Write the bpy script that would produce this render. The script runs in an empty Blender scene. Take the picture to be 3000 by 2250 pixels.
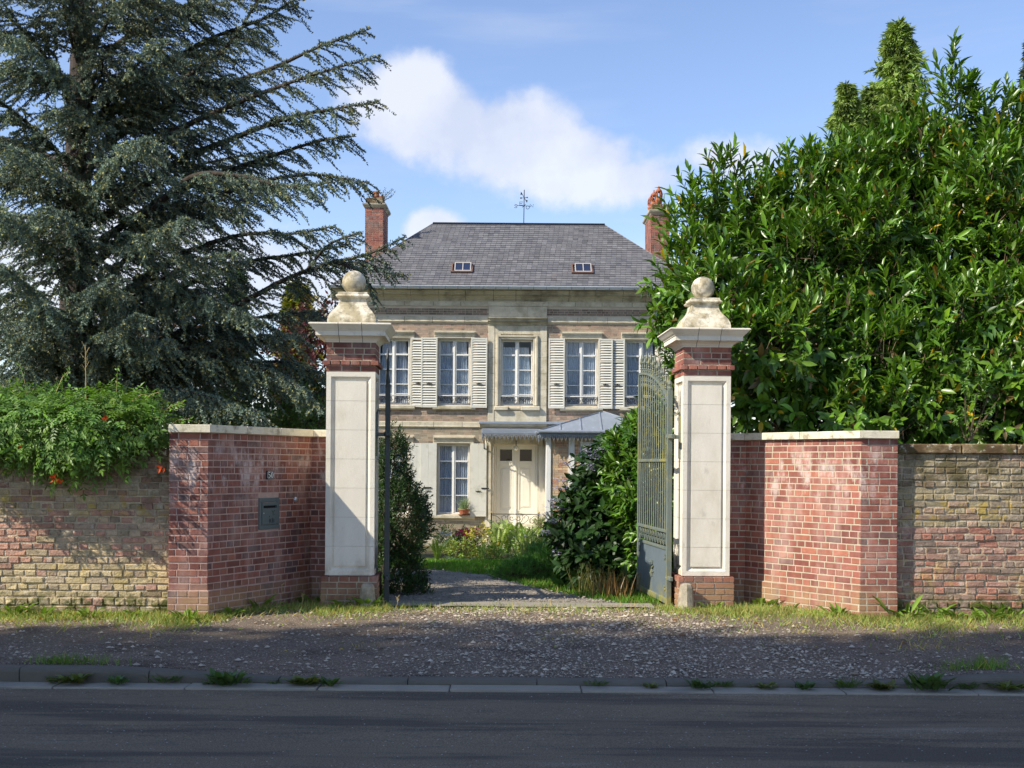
import bpy, math, random
import numpy as np
from mathutils import Vector, Matrix, noise as mnoise
R = math.radians
random.seed(7); np.random.seed(7)
S = bpy.context.scene
COL = S.collection

# ------------------------------------------------------------------ camera
FPX, CX, HY, ROLL = 3600.0, 1500.0, 1360.0, 0.0075      # focal length and horizon in photo pixels
CAMZ = 1.64
cam_d = bpy.data.cameras.new('camera'); cam = bpy.data.objects.new('camera', cam_d); COL.objects.link(cam)
cam_d.sensor_width = 36.0; cam_d.lens = 36.0 * FPX / 3000.0
cam_d.shift_y = (HY - 1125.0) / 3000.0
cam_d.clip_start = 0.1; cam_d.clip_end = 6000.0
cam.matrix_world = Matrix.Translation((0, 0, CAMZ)) @ Matrix.Rotation(R(90), 4, 'X') @ Matrix.Rotation(ROLL, 4, 'Z')
S.camera = cam

# ------------------------------------------------------------------ sun, sky, exposure
SUN_AZ, SUN_EL = R(64), R(39)           # azimuth measured from behind the camera towards the left
sx, sy, sz = -math.sin(SUN_AZ) * math.cos(SUN_EL), -math.cos(SUN_AZ) * math.cos(SUN_EL), math.sin(SUN_EL)
sd = bpy.data.lights.new('sun', 'SUN'); sd.energy = 5.0; sd.angle = R(0.53); sd.color = (1.0, 0.915, 0.78)
sun = bpy.data.objects.new('sun', sd); COL.objects.link(sun)
sun.rotation_euler = Vector((sx, sy, sz)).to_track_quat('Z', 'Y').to_euler()
sun.location = (-30, -30, 40)
W = bpy.data.worlds.new('World'); S.world = W; W.use_nodes = True
S.view_settings.view_transform = 'Standard'; S.view_settings.look = 'None'
S.view_settings.exposure = 0.5; S.view_settings.gamma = 1.0; S.view_settings.use_curve_mapping = False
S.render.engine = 'CYCLES'
S.cycles.use_denoising = True
S.cycles.max_bounces = 6; S.cycles.diffuse_bounces = 3; S.cycles.glossy_bounces = 2
S.cycles.transmission_bounces = 4; S.cycles.transparent_max_bounces = 8
S.cycles.use_adaptive_sampling = True; S.cycles.adaptive_threshold = 0.02

def build_world():
    nt = W.node_tree; nt.nodes.clear()
    N = nt.nodes.new; L = nt.links.new
    def math_(op, a, b=None, c=None):
        n = N('ShaderNodeMath'); n.operation = op
        for i, v in enumerate((a, b, c)):
            if v is None: continue
            if isinstance(v, (int, float)): n.inputs[i].default_value = v
            else: L(v, n.inputs[i])
        return n.outputs[0]
    out = N('ShaderNodeOutputWorld'); bg = N('ShaderNodeBackground'); bg.inputs['Strength'].default_value = 0.14
    sky = N('ShaderNodeTexSky'); sky.sky_type = 'NISHITA'; sky.sun_disc = False
    sky.sun_elevation = SUN_EL; sky.sun_rotation = math.atan2(sx, sy)
    sky.altitude = 100; sky.air_density = 1.0; sky.dust_density = 0.2; sky.ozone_density = 3.0
    tc = N('ShaderNodeTexCoord'); sep = N('ShaderNodeSeparateXYZ'); L(tc.outputs['Generated'], sep.inputs[0])
    az = math_('ARCTAN2', sep.outputs[0], sep.outputs[1])
    el = math_('ARCSINE', sep.outputs[2])
    ns = N('ShaderNodeTexNoise'); ns.inputs['Scale'].default_value = 10; ns.inputs['Detail'].default_value = 9; ns.inputs['Roughness'].default_value = 0.58
    L(tc.outputs['Generated'], ns.inputs['Vector'])
    n2 = N('ShaderNodeTexNoise'); n2.inputs['Scale'].default_value = 3.0; n2.inputs['Detail'].default_value = 3
    L(tc.outputs['Generated'], n2.inputs['Vector'])
    nz = math_('SUBTRACT', ns.outputs['Fac'], 0.5)
    # cumulus: centre and radius (degrees) of the lobes of each cloud in the sky
    def pix(dx, dy):
        px, py = dx * 1.3562, dy * 1.3562; u, v = px - CX, HY - py
        u0, v0 = u - v * ROLL, v + u * ROLL
        return math.atan2(u0, FPX), math.atan2(v0, math.hypot(u0, FPX))
    k = 1.3562 / FPX
    lobes = [(872, 245, 130, 95, 1.0), (965, 270, 195, 115, 1.05), (1095, 300, 220, 122, 1.05), (1230, 345, 215, 90, 1.0), (1380, 385, 170, 62, .85),
             (935, 492, 70, 48, 1.0), (1545, 345, 130, 45, .55), (420, 600, 480, 130, 1.0), (60, 560, 280, 120, .9), (1800, 640, 400, 120, .8),
             (-700, 500, 500, 160, 1.0), (2900, 480, 500, 150, .9)]
    best = None
    for (dx, dy, rx, ry, amt) in lobes:
        a, e = pix(dx, dy)
        qa = math_('DIVIDE', math_('SUBTRACT', az, a), rx * k)
        qe = math_('DIVIDE', math_('SUBTRACT', el, e), ry * k)
        d = math_('SQRT', math_('ADD', math_('MULTIPLY', qa, qa), math_('MULTIPLY', qe, qe)))
        v = math_('MULTIPLY', math_('SUBTRACT', 1.12, d), amt)
        best = v if best is None else math_('MAXIMUM', best, v)
    # the sky beyond: scattered cumulus everywhere from a slow noise
    far = math_('MULTIPLY', math_('SUBTRACT', n2.outputs['Fac'], 0.60), 4.0)
    front = math_('GREATER_THAN', sep.outputs[1], 0.55)
    far = math_('SUBTRACT', far, math_('MULTIPLY', front, 3.0))
    best = math_('MAXIMUM', best, far)
    cov = math_('ADD', best, math_('MULTIPLY', nz, 2.2))
    mr = N('ShaderNodeMapRange'); mr.interpolation_type = 'SMOOTHSTEP'
    mr.inputs['From Min'].default_value = 0.0; mr.inputs['From Max'].default_value = 0.52
    mr.inputs['To Min'].default_value = 0.0; mr.inputs['To Max'].default_value = 0.75
    L(cov, mr.inputs['Value'])
    # thin high cirrus
    mp = N('ShaderNodeMapping'); mp.inputs['Scale'].default_value = (3, 3, 22); mp.inputs['Rotation'].default_value = (0.1, 0.12, 0)
    L(tc.outputs['Generated'], mp.inputs['Vector'])
    n3 = N('ShaderNodeTexNoise'); n3.inputs['Scale'].default_value = 1.6; n3.inputs['Detail'].default_value = 6; L(mp.outputs[0], n3.inputs['Vector'])
    cm = N('ShaderNodeMapRange'); cm.interpolation_type = 'SMOOTHSTEP'; cm.inputs['From Min'].default_value = .5; cm.inputs['From Max'].default_value = .8; cm.inputs['To Max'].default_value = .2
    L(n3.outputs['Fac'], cm.inputs['Value'])
    fac = math_('MAXIMUM', mr.outputs[0], cm.outputs[0])
    # sunlit upper left of a cloud, softer grey-blue below
    shade = N('ShaderNodeMapRange'); shade.inputs['From Min'].default_value = 0.38; shade.inputs['From Max'].default_value = 0.60
    L(ns.outputs['Fac'], shade.inputs['Value'])
    cc = N('ShaderNodeMixRGB'); cc.inputs[1].default_value = (3.9, 4.1, 4.8, 1); cc.inputs[2].default_value = (5.1, 5.15, 5.4, 1)
    L(shade.outputs[0], cc.inputs[0])
    mx = N('ShaderNodeMixRGB'); L(fac, mx.inputs[0]); hs = N('ShaderNodeVectorMath'); hs.operation = 'MULTIPLY'; hs.inputs[1].default_value = (1.13, 1.04, 1.08); L(sky.outputs[0], hs.inputs[0]); L(hs.outputs[0], mx.inputs[1]); L(cc.outputs[0], mx.inputs[2])
    L(mx.outputs[0], bg.inputs[0]); L(bg.outputs[0], out.inputs[0])
build_world()

# ------------------------------------------------------------------ helpers
def at(px, py, Y):
    """world point at depth Y seen at photo pixel px, py"""
    u, v = px - CX, HY - py
    u0, v0 = u - v * ROLL, v + u * ROLL
    return Vector((u0 / FPX * Y, Y, CAMZ + v0 / FPX * Y))

def proj(p):
    u0, v0 = p[0] / p[1] * FPX, (p[2] - CAMZ) / p[1] * FPX
    return (CX + u0 + v0 * ROLL, HY - (v0 - u0 * ROLL))

def lin(r, g, b, k=1.0):
    f = lambda c: (c / 255 / 12.92 if c / 255 < .04045 else ((c / 255 + .055) / 1.055) ** 2.4) * k
    return (f(r), f(g), f(b))

WL = {}
def props(o, label=None, category=None, group=None, kind=None):
    if label: o['label'] = label
    if category: o['category'] = category
    if group: o['group'] = group
    if kind: o['kind'] = kind
    return o

def thing(name, loc, label, category, group=None, rz=0.0):
    o = bpy.data.objects.new(name, None); COL.objects.link(o); o.empty_display_size = .2
    o.location = loc; o.rotation_euler[2] = rz
    WL[o] = Vector(loc)
    return props(o, label, category, group)

def place(name, me, mat, parent=None, loc=None, rot=None, local=False):
    """link a mesh as one object; vertices are in world space unless local"""
    o = bpy.data.objects.new(name, me); COL.objects.link(o)
    if mat is not None and not me.materials: me.materials.append(mat)
    base = WL.get(parent, Vector((0, 0, 0))) if parent is not None else Vector((0, 0, 0))
    if local: base = Vector((0, 0, 0))
    if parent is not None: o.parent = parent
    if loc is not None:
        o.location = Vector(loc) - base
        WL[o] = Vector(loc) if not local else Vector((0, 0, 0))
    else:
        o.location = -base
        WL[o] = Vector((0, 0, 0))
    if rot is not None: o.rotation_euler = rot
    return o

class MB:
    def __init__(s): s.v = []; s.f = []; s.c = []; s.cc = None
    def add(s, vs, fs):
        n = len(s.v); s.v.extend([tuple(p) for p in vs])
        for f in fs: s.f.append(tuple(i + n for i in f)); s.c.append(s.cc)
    def quad(s, a, b, c, d): s.add([a, b, c, d], [(0, 1, 2, 3)])
    def box(s, x0, x1, y0, y1, z0, z1, T=None):
        vs = [(x, y, z) for x in (x0, x1) for y in (y0, y1) for z in (z0, z1)]
        if T is not None: vs = [T @ Vector(p) for p in vs]
        s.add(vs, [(0, 1, 3, 2), (4, 6, 7, 5), (0, 4, 5, 1), (2, 3, 7, 6), (0, 2, 6, 4), (1, 5, 7, 3)])
    def bbox(s, x0, x1, y0, y1, z0, z1, b=.01, T=None):
        """box with all edges chamfered"""
        xs, ys, zs = (x0, x1), (y0, y1), (z0, z1)
        vs = []; ix = {}
        for i in (0, 1):
            for j in (0, 1):
                for k in (0, 1):
                    bx, by, bz = (b if i == 0 else -b), (b if j == 0 else -b), (b if k == 0 else -b)
                    for a, p in enumerate(((xs[i], ys[j] + by, zs[k] + bz), (xs[i] + bx, ys[j], zs[k] + bz), (xs[i] + bx, ys[j] + by, zs[k]))):
                        ix[i, j, k, a] = len(vs); vs.append(p)
        fs = []
        for i in (0, 1):
            q = [ix[i, 0, 0, 0], ix[i, 1, 0, 0], ix[i, 1, 1, 0], ix[i, 0, 1, 0]]; fs.append(q if i else q[::-1])
            q = [ix[0, i, 0, 1], ix[0, i, 1, 1], ix[1, i, 1, 1], ix[1, i, 0, 1]]; fs.append(q if i else q[::-1])
            q = [ix[0, 0, i, 2], ix[1, 0, i, 2], ix[1, 1, i, 2], ix[0, 1, i, 2]]; fs.append(q if i else q[::-1])
        for i in (0, 1):
            for j in (0, 1):
                fs.append([ix[i, j, 0, 0], ix[i, j, 0, 1], ix[i, j, 1, 1], ix[i, j, 1, 0]])
                fs.append([ix[i, 0, j, 0], ix[i, 0, j, 2], ix[i, 1, j, 2], ix[i, 1, j, 0]])
                fs.append([ix[0, i, j, 1], ix[0, i, j, 2], ix[1, i, j, 2], ix[1, i, j, 1]])
                for k in (0, 1): fs.append([ix[i, j, k, 0], ix[i, j, k, 1], ix[i, j, k, 2]])
        if T is not None: vs = [T @ Vector(p) for p in vs]
        s.add(vs, fs)
    def prism(s, poly, z0, z1):
        """plan polygon extruded upwards"""
        n = len(poly)
        s.add([(p[0], p[1], z0) for p in poly] + [(p[0], p[1], z1) for p in poly],
              [tuple(range(n))[::-1], tuple(range(n, 2 * n))] + [(i, (i + 1) % n, n + (i + 1) % n, n + i) for i in range(n)])
    def profx(s, prof, x0, x1):
        """closed profile of (y, z) extruded along x"""
        n = len(prof)
        s.add([(x0, p[0], p[1]) for p in prof] + [(x1, p[0], p[1]) for p in prof],
              [tuple(range(n)), tuple(range(n, 2 * n))[::-1]] + [(i, n + i, n + (i + 1) % n, (i + 1) % n) for i in range(n)])
    def rsweep(s, prof, hw, hd, cap=True):
        """profile of (outset, z) swept round a rectangle, mitred"""
        n = len(prof); vs = []
        for (o, z) in prof:
            vs += [(-hw - o, -hd - o, z), (hw + o, -hd - o, z), (hw + o, hd + o, z), (-hw - o, hd + o, z)]
        fs = []
        for i in range(n - 1):
            for j in range(4):
                fs.append((4 * i + j, 4 * i + (j + 1) % 4, 4 * i + 4 + (j + 1) % 4, 4 * i + 4 + j))
        if cap: fs += [(3, 2, 1, 0), (4 * n - 4, 4 * n - 3, 4 * n - 2, 4 * n - 1)]
        s.add(vs, fs)
    def lathe(s, prof, c=(0, 0, 0), n=16):
        m = len(prof); vs = []
        for (r, z) in prof:
            for i in range(n):
                a = 2 * math.pi * i / n; vs.append((c[0] + r * math.cos(a), c[1] + r * math.sin(a), c[2] + z))
        fs = [(j * n + i, j * n + (i + 1) % n, (j + 1) * n + (i + 1) % n, (j + 1) * n + i) for j in range(m - 1) for i in range(n)]
        fs += [tuple(range(n))[::-1], tuple(range((m - 1) * n, m * n))]
        s.add(vs, fs)
    def tube(s, pts, r, n=6, r2=None, cap=True):
        pts = [Vector(p) for p in pts]; m = len(pts)
        if m < 2: return
        t0 = (pts[1] - pts[0]).normalized()
        up = Vector((0, 0, 1)) if abs(t0.z) < .9 else Vector((1, 0, 0))
        u = t0.cross(up).normalized(); vs = []
        for i, p in enumerate(pts):
            t = (pts[min(i + 1, m - 1)] - pts[max(i - 1, 0)])
            if t.length < 1e-9: t = t0
            t = t.normalized()
            u = (u - t * u.dot(t))
            u = u.normalized() if u.length > 1e-6 else t.orthogonal().normalized()
            w = t.cross(u); rr = r if r2 is None else r + (r2 - r) * i / (m - 1)
            for k in range(n):
                a = 2 * math.pi * (k + .5) / n; vs.append(p + (u * math.cos(a) + w * math.sin(a)) * rr)
        fs = [(j * n + i, j * n + (i + 1) % n, (j + 1) * n + (i + 1) % n, (j + 1) * n + i) for j in range(m - 1) for i in range(n)]
        if cap: fs += [tuple(range(n))[::-1], tuple(range((m - 1) * n, m * n))]
        s.add(vs, fs)
    def sphere(s, c, r, n=24, m=14, sz=1.0):
        s.lathe([(max(r * math.sin(math.pi * i / m), 1e-4), -r * sz * math.cos(math.pi * i / m)) for i in range(m + 1)], c, n)
    def mesh(s, name, smooth=False):
        me = bpy.data.meshes.new(name); me.from_pydata(s.v, [], s.f)
        if any(c is not None for c in s.c):
            a = me.attributes.new('Col', 'FLOAT_COLOR', 'CORNER'); arr = []
            for f, c in zip(s.f, s.c):
                c = c or (.5, .5, .5); arr.extend((c[0], c[1], c[2], 1.0) * len(f))
            a.data.foreach_set('color', arr)
        if smooth: me.polygons.foreach_set('use_smooth', [True] * len(me.polygons))
        me.update(); return me
    def build(s, name, mat, parent=None, smooth=False, local=False):
        return place(name, s.mesh(name, smooth), mat, parent, local=local)

def npmesh(name, V, F, col=None, smooth=False):
    V = np.asarray(V, np.float32); F = np.asarray(F, np.int32); k = F.shape[1]
    me = bpy.data.meshes.new(name)
    me.vertices.add(len(V)); me.vertices.foreach_set('co', V.ravel())
    me.loops.add(F.size); me.loops.foreach_set('vertex_index', F.ravel())
    me.polygons.add(len(F)); me.polygons.foreach_set('loop_start', np.arange(0, F.size, k, dtype=np.int32))
    if col is not None:
        a = me.attributes.new('Col', 'FLOAT_COLOR', 'POINT')
        c = np.ones((len(V), 4), np.float32); c[:, :3] = col; a.data.foreach_set('color', c.ravel())
    if smooth: me.polygons.foreach_set('use_smooth', np.ones(len(F), bool))
    me.update(calc_edges=True); me.validate(); return me

# ------------------------------------------------------------------ materials
def pm(name, col=(.5, .5, .5), var=.18, scale=6.0, rough=.75, bump=.25, bscale=60.0, src=None, stains=(), metal=0.0, spec=.4, transl=0.0, rvar=.1, bdist=.01, fine=.0, stretch=(1, 1, 1)):
    """procedural surface: base colour (constant, per object or per-face attribute) x two noises, stains with a shape of their own, noise relief"""
    m = bpy.data.materials.new(name); m.use_nodes = True; nt = m.node_tree; nt.nodes.clear()
    N = nt.nodes.new; L = nt.links.new
    out = N('ShaderNodeOutputMaterial'); b = N('ShaderNodeBsdfPrincipled')
    b.inputs['Metallic'].default_value = metal; b.inputs['Specular IOR Level'].default_value = spec
    geo = N('ShaderNodeNewGeometry'); pos = geo.outputs['Position']
    if stretch != (1, 1, 1):
        mp = N('ShaderNodeMapping'); mp.inputs['Scale'].default_value = stretch; L(pos, mp.inputs[0]); pos_s = mp.outputs[0]
    else: pos_s = pos
    def nz(sc, det=4, p=None, ro=.6):
        n = N('ShaderNodeTexNoise'); n.inputs['Scale'].default_value = sc; n.inputs['Detail'].default_value = det; n.inputs['Roughness'].default_value = ro
        L(p or pos, n.inputs['Vector']); return n.outputs['Fac']
    if src == 'obj':
        oi = N('ShaderNodeObjectInfo'); base = oi.outputs['Color']
    elif src == 'attr':
        an = N('ShaderNodeAttribute'); an.attribute_name = 'Col'; base = an.outputs['Color']
    else:
        rgb = N('ShaderNodeRGB'); rgb.outputs[0].default_value = (*col, 1); base = rgb.outputs[0]
    def scale_by(base, fac, lo, hi):
        mr = N('ShaderNodeMapRange'); mr.inputs['From Min'].default_value = .25; mr.inputs['From Max'].default_value = .75
        mr.inputs['To Min'].default_value = lo; mr.inputs['To Max'].default_value = hi; L(fac, mr.inputs['Value'])
        vm = N('ShaderNodeVectorMath'); vm.operation = 'SCALE'; L(base, vm.inputs[0]); L(mr.outputs[0], vm.inputs['Scale']); return vm.outputs[0]
    base = scale_by(base, nz(scale, 5, pos_s), 1 - var, 1 + var)
    if fine: base = scale_by(base, nz(bscale * 1.7, 3), 1 - fine, 1 + fine)
    for st in stains:
        c, sc, lo, hi, amt = st[:5]; f = nz(sc, 6, st[6] if len(st) > 6 else pos_s, .65)
        mr = N('ShaderNodeMapRange'); mr.interpolation_type = 'SMOOTHSTEP'
        mr.inputs['From Min'].default_value = lo; mr.inputs['From Max'].default_value = hi; mr.inputs['To Max'].default_value = amt
        L(f, mr.inputs['Value']); f = mr.outputs[0]
        if len(st) > 5 and st[5]:
            # band of heights (z0 rise, z1 full, z2 full, z3 end) in which the stain grows
            sp = N('ShaderNodeSeparateXYZ'); L(pos, sp.inputs[0]); z0, z1, z2, z3 = st[5]
            a = N('ShaderNodeMapRange'); a.inputs['From Min'].default_value = z0; a.inputs['From Max'].default_value = z1; L(sp.outputs[2], a.inputs['Value'])
            d = N('ShaderNodeMapRange'); d.inputs['From Min'].default_value = z3; d.inputs['From Max'].default_value = z2; L(sp.outputs[2], d.inputs['Value'])
            m1 = N('ShaderNodeMath'); m1.operation = 'MULTIPLY'; L(a.outputs[0], m1.inputs[0]); L(d.outputs[0], m1.inputs[1])
            m2 = N('ShaderNodeMath'); m2.operation = 'MULTIPLY'; L(m1.outputs[0], m2.inputs[0]); L(f, m2.inputs[1]); f = m2.outputs[0]
        mx = N('ShaderNodeMixRGB'); mx.inputs[2].default_value = (*c, 1); L(f, mx.inputs[0]); L(base, mx.inputs[1]); base = mx.outputs[0]
    L(base, b.inputs['Base Color'])
    rr = N('ShaderNodeMapRange'); rr.inputs['To Min'].default_value = rough - rvar; rr.inputs['To Max'].default_value = rough + rvar
    L(nz(scale * 2.3, 3), rr.inputs['Value']); L(rr.outputs[0], b.inputs['Roughness'])
    if bump:
        bp = N('ShaderNodeBump'); bp.inputs['Strength'].default_value = bump; bp.inputs['Distance'].default_value = bdist
        L(nz(bscale, 5), bp.inputs['Height']); L(bp.outputs[0], b.inputs['Normal'])
    sh = b.outputs[0]
    if transl:
        t = N('ShaderNodeBsdfTranslucent'); L(base, t.inputs[0]); ms = N('ShaderNodeMixShader'); ms.inputs[0].default_value = transl
        L(sh, ms.inputs[1]); L(t.outputs[0], ms.inputs[2]); sh = ms.outputs[0]
    L(sh, out.inputs[0]); return m

def leafmat(name, rough=.45, transl=.3, spec=.4, var=.25, scale=3.0, tcol=(1.15, 1.25, .45)):
    m = bpy.data.materials.new(name); m.use_nodes = True; nt = m.node_tree; nt.nodes.clear(); N = nt.nodes.new; L = nt.links.new
    out = N('ShaderNodeOutputMaterial'); b = N('ShaderNodeBsdfPrincipled'); b.inputs['Roughness'].default_value = rough; b.inputs['Specular IOR Level'].default_value = spec
    an = N('ShaderNodeAttribute'); an.attribute_name = 'Col'
    geo = N('ShaderNodeNewGeometry'); n = N('ShaderNodeTexNoise'); n.inputs['Scale'].default_value = scale; n.inputs['Detail'].default_value = 3
    L(geo.outputs['Position'], n.inputs['Vector'])
    mr = N('ShaderNodeMapRange'); mr.inputs['From Min'].default_value = .3; mr.inputs['From Max'].default_value = .7; mr.inputs['To Min'].default_value = 1 - var; mr.inputs['To Max'].default_value = 1 + var
    L(n.outputs['Fac'], mr.inputs['Value'])
    vm = N('ShaderNodeVectorMath'); vm.operation = 'SCALE'; L(an.outputs['Color'], vm.inputs[0]); L(mr.outputs[0], vm.inputs['Scale'])
    L(vm.outputs[0], b.inputs['Base Color'])
    tm = N('ShaderNodeVectorMath'); tm.operation = 'MULTIPLY'; tm.inputs[1].default_value = tcol; L(vm.outputs[0], tm.inputs[0])
    t = N('ShaderNodeBsdfTranslucent'); L(tm.outputs[0], t.inputs[0])
    ms = N('ShaderNodeMixShader'); ms.inputs[0].default_value = transl; L(b.outputs[0], ms.inputs[1]); L(t.outputs[0], ms.inputs[2]); L(ms.outputs[0], out.inputs[0])
    return m

M = {}
OCHRE = lin(150, 128, 45); MOSSG = lin(78, 82, 30); LICH = lin(205, 200, 180); DARKST = lin(60, 55, 45)
brick_st = [(lin(212, 198, 190), 6.5, .47, .66, .65, (1.1, 1.4, 1.74, 1.92)), (lin(196, 172, 162), 3.0, .44, .72, .4), (lin(70, 60, 56), 1.7, .55, .75, .5), (lin(158, 128, 94), 5, .30, .6, .8, (-.3, -.1, .20, .40))]
M['red_obj'] = pm('red_brick_single', src='obj', var=.22, scale=14, bump=.5, bscale=70, rough=.8, stains=brick_st, bdist=.008, fine=.16, stretch=(1, 1, .45))
M['red_attr'] = pm('red_brick_joined', src='attr', var=.22, scale=14, bump=.5, bscale=70, rough=.8, stains=brick_st, bdist=.008, fine=.16, stretch=(1, 1, .45))
old_st = [(lin(176, 150, 58), 7.0, .50, .62, .7, (1.02, 1.12, 1.24, 1.36)), (lin(190, 166, 92), 5.0, .48, .66, .5, (.22, .32, .50, .72)),
          (lin(92, 84, 52), 4.0, .4, .62, .85, (1.36, 1.48, 1.75, 1.9)), (MOSSG, 9.0, .42, .56, .95, (-.1, .0, .16, .30)), (lin(72, 62, 52), 3.0, .54, .74, .55), (lin(205, 196, 180), 8.5, .55, .70, .55), (lin(80, 66, 54), 22, .56, .68, .6)]
M['old_obj'] = pm('old_brick_single', src='obj', var=.3, scale=12, bump=.9, bscale=45, rough=.9, stains=old_st, bdist=.012, fine=.2)
M['old_attr'] = pm('old_brick_joined', src='attr', var=.3, scale=12, bump=.9, bscale=45, rough=.9, stains=old_st, bdist=.012, fine=.2)
M['mortar'] = pm('pale_mortar', lin(182, 170, 148), .15, 9, .92, .6, 90, fine=.12, stains=[(lin(150, 125, 95), 4, .4, .7, .6, (-.3, -.1, .16, .42))])
M['mortar_pink'] = pm('shaded_wing_mortar', lin(184, 156, 142), .15, 9, .92, .6, 90, fine=.12)  # look of the shaded left wing put into a pinker mortar colour
M['mortar_old'] = pm('old_lime_mortar', lin(186, 170, 142), .3, 8, .95, 1.0, 40, bdist=.02, fine=.2, stains=old_st[:4])
M['stone'] = pm('cream_limestone', lin(226, 219, 202), .07, 3, .75, .2, 55, stains=[(lin(186, 174, 148), 2.2, .46, .75, .5), (lin(140, 130, 112), 7, .58, .76, .35), (lin(150, 138, 108), 4, .4, .65, .6, (.2, .3, .42, .62))], fine=.05, stretch=(1, 1, .5))
M['stone_top'] = pm('weathered_limestone', lin(218, 210, 190), .1, 4, .8, .45, 45, fine=.12,
    stains=[(lin(156, 144, 110), 5.5, .38, .62, .85), (lin(104, 98, 80), 9, .46, .64, .7), (lin(165, 140, 60), 12, .58, .7, .5)])
M['coping'] = pm('coping_stone', lin(214, 206, 182), .1, 5, .82, .35, 50, fine=.08, stains=[(lin(120, 112, 88), 7, .5, .68, .75), (lin(165, 152, 95), 4, .5, .7, .4)])
M['coping_old'] = pm('mossy_coping_stone', lin(150, 130, 98), .2, 5, .9, .7, 35, fine=.2, stains=[(lin(80, 62, 38), 4, .32, .54, .95), (LICH, 14, .56, .66, .7), (MOSSG, 6, .5, .64, .8)])
M['hstone'] = pm('house_limestone', lin(204, 196, 174), .12, 3, .85, .3, 30, fine=.06, stains=[(lin(150, 140, 112), 2.0, .42, .7, .7), (lin(95, 86, 70), 5, .55, .75, .5)])
M['hcornice'] = pm('sooty_cornice_limestone', lin(186, 178, 154), .15, 3, .88, .3, 30, fine=.08, stains=[(lin(104, 98, 82), 1.6, .42, .68, .7), (lin(130, 122, 92), 6, .5, .7, .4)])
M['hjoint'] = pm('dark_joint', lin(78, 70, 58), .2, 8, .95, 0)
M['hbrick'] = pm('house_brickwork', src='attr', var=.14, scale=3, bump=.4, bscale=40, rough=.88, fine=.12, stains=[(lin(196, 186, 170), 3.4, .55, .78, .4), (lin(90, 74, 62), 1.3, .5, .75, .4)])
M['hmortar'] = pm('house_mortar', lin(198, 184, 160), .15, 4, .95, .4, 40)
M['slate'] = pm('roof_slate', src='attr', var=.16, scale=2.0, bump=.3, bscale=25, rough=.52, spec=.5, fine=.08, stains=[(lin(112, 96, 84), 1.4, .60, .74, .55)])
M['zinc'] = pm('zinc_sheet', lin(142, 151, 162), .08, 3, .5, .06, 20, metal=.25, spec=.5, stains=[(lin(190, 200, 212), 4, .5, .75, .4)])
M['zinc_light'] = pm('pale_zinc_gutter', lin(196, 203, 210), .06, 3, .5, .05, 20, metal=.1)
M['white'] = pm('white_paint', lin(226, 226, 220), .04, 4, .5, .06, 30, stains=[(lin(165, 160, 140), 5, .6, .8, .35)])
M['shutter'] = pm('weathered_white_shutter_paint', lin(208, 207, 195), .05, 5, .6, .08, 40, stains=[(lin(150, 150, 120), 3, .52, .75, .5), (lin(120, 115, 95), 16, .62, .74, .35)])
M['door'] = pm('cream_door_paint', lin(230, 227, 212), .03, 4, .42, .04, 30)
M['iron'] = pm('black_iron', lin(34, 35, 38), .2, 8, .5, .15, 80, spec=.5)
M['gate'] = pm('grey_green_gate_paint', lin(104, 114, 108), .12, 7, .55, .25, 60, spec=.4, stains=[(lin(150, 142, 60), 3.2, .45, .66, .75, (1.35, 1.7, 3.2, 3.6)), (lin(140, 132, 58), 9, .5, .68, .6), (lin(70, 78, 74), 3, .5, .7, .4), (lin(150, 142, 70), 5, .4, .6, .7, (-.3, -.1, .12, .3))])
M['gate_shaded'] = pm('shaded_gate_paint', lin(62, 68, 66), .15, 7, .55, .25, 60)  # gate paint darkened: shade on the left leaf put into the colour
M['gate_panel'] = pm('grey_gate_sheet', lin(98, 110, 118), .08, 4, .5, .1, 30, stains=[(lin(138, 132, 70), 4, .42, .62, .7, (-.3, -.1, .06, .3))])
M['dark_gap'] = pm('dark_gap', lin(22, 22, 22), .1, 5, .9, 0)
M['terracotta'] = pm('terracotta', lin(158, 92, 66), .12, 10, .8, .2, 60, stains=[(lin(150, 130, 70), 9, .5, .7, .6)])
M['kerb'] = pm('concrete_kerb', lin(100, 95, 85), .14, 6, .9, .6, 140, fine=.2, bdist=.004, stains=[(lin(84, 82, 74), 3, .45, .7, .7)])
M['gutterstone'] = pm('concrete_channel', lin(144, 138, 124), .1, 6, .9, .5, 140, fine=.18, bdist=.004, stains=[(lin(110, 108, 100), 3, .5, .7, .6)])
M['guard'] = pm('rough_guard_stone', lin(168, 158, 138), .2, 9, .9, .7, 60, fine=.18, stains=[(lin(110, 104, 86), 6, .45, .65, .7)])
M['bark'] = pm('dark_bark', lin(62, 54, 48), .3, 8, .92, .8, 25, bdist=.03)
M['twig'] = pm('twig_bark', lin(96, 80, 60), .3, 8, .9, .3, 60)
M['stalk'] = pm('dry_stalk', lin(170, 150, 100), .2, 12, .8, .2, 60)
M['mailbox'] = pm('grey_green_mailbox_paint', lin(92, 104, 102), .06, 8, .45, .08, 60)
M['enamel'] = pm('dark_enamel', lin(40, 46, 52), .06, 10, .25, 0)
M['enamel_white'] = pm('white_enamel', lin(222, 224, 220), .03, 10, .3, 0)
M['steel'] = pm('brushed_steel', lin(200, 204, 205), .06, 10, .35, .05, 90, metal=.7)
M['curtain'] = pm('grey_white_voile', lin(222, 222, 224), .14, 18, .9, .2, 120, transl=.3)
M['lace'] = pm('white_lace', lin(230, 230, 228), .45, 45, .9, .3, 120, transl=.3)
M['globe'] = pm('milk_glass', lin(235, 232, 215), .02, 5, .2, 0)
M['leaf'] = leafmat('garden_leaf')
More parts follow.
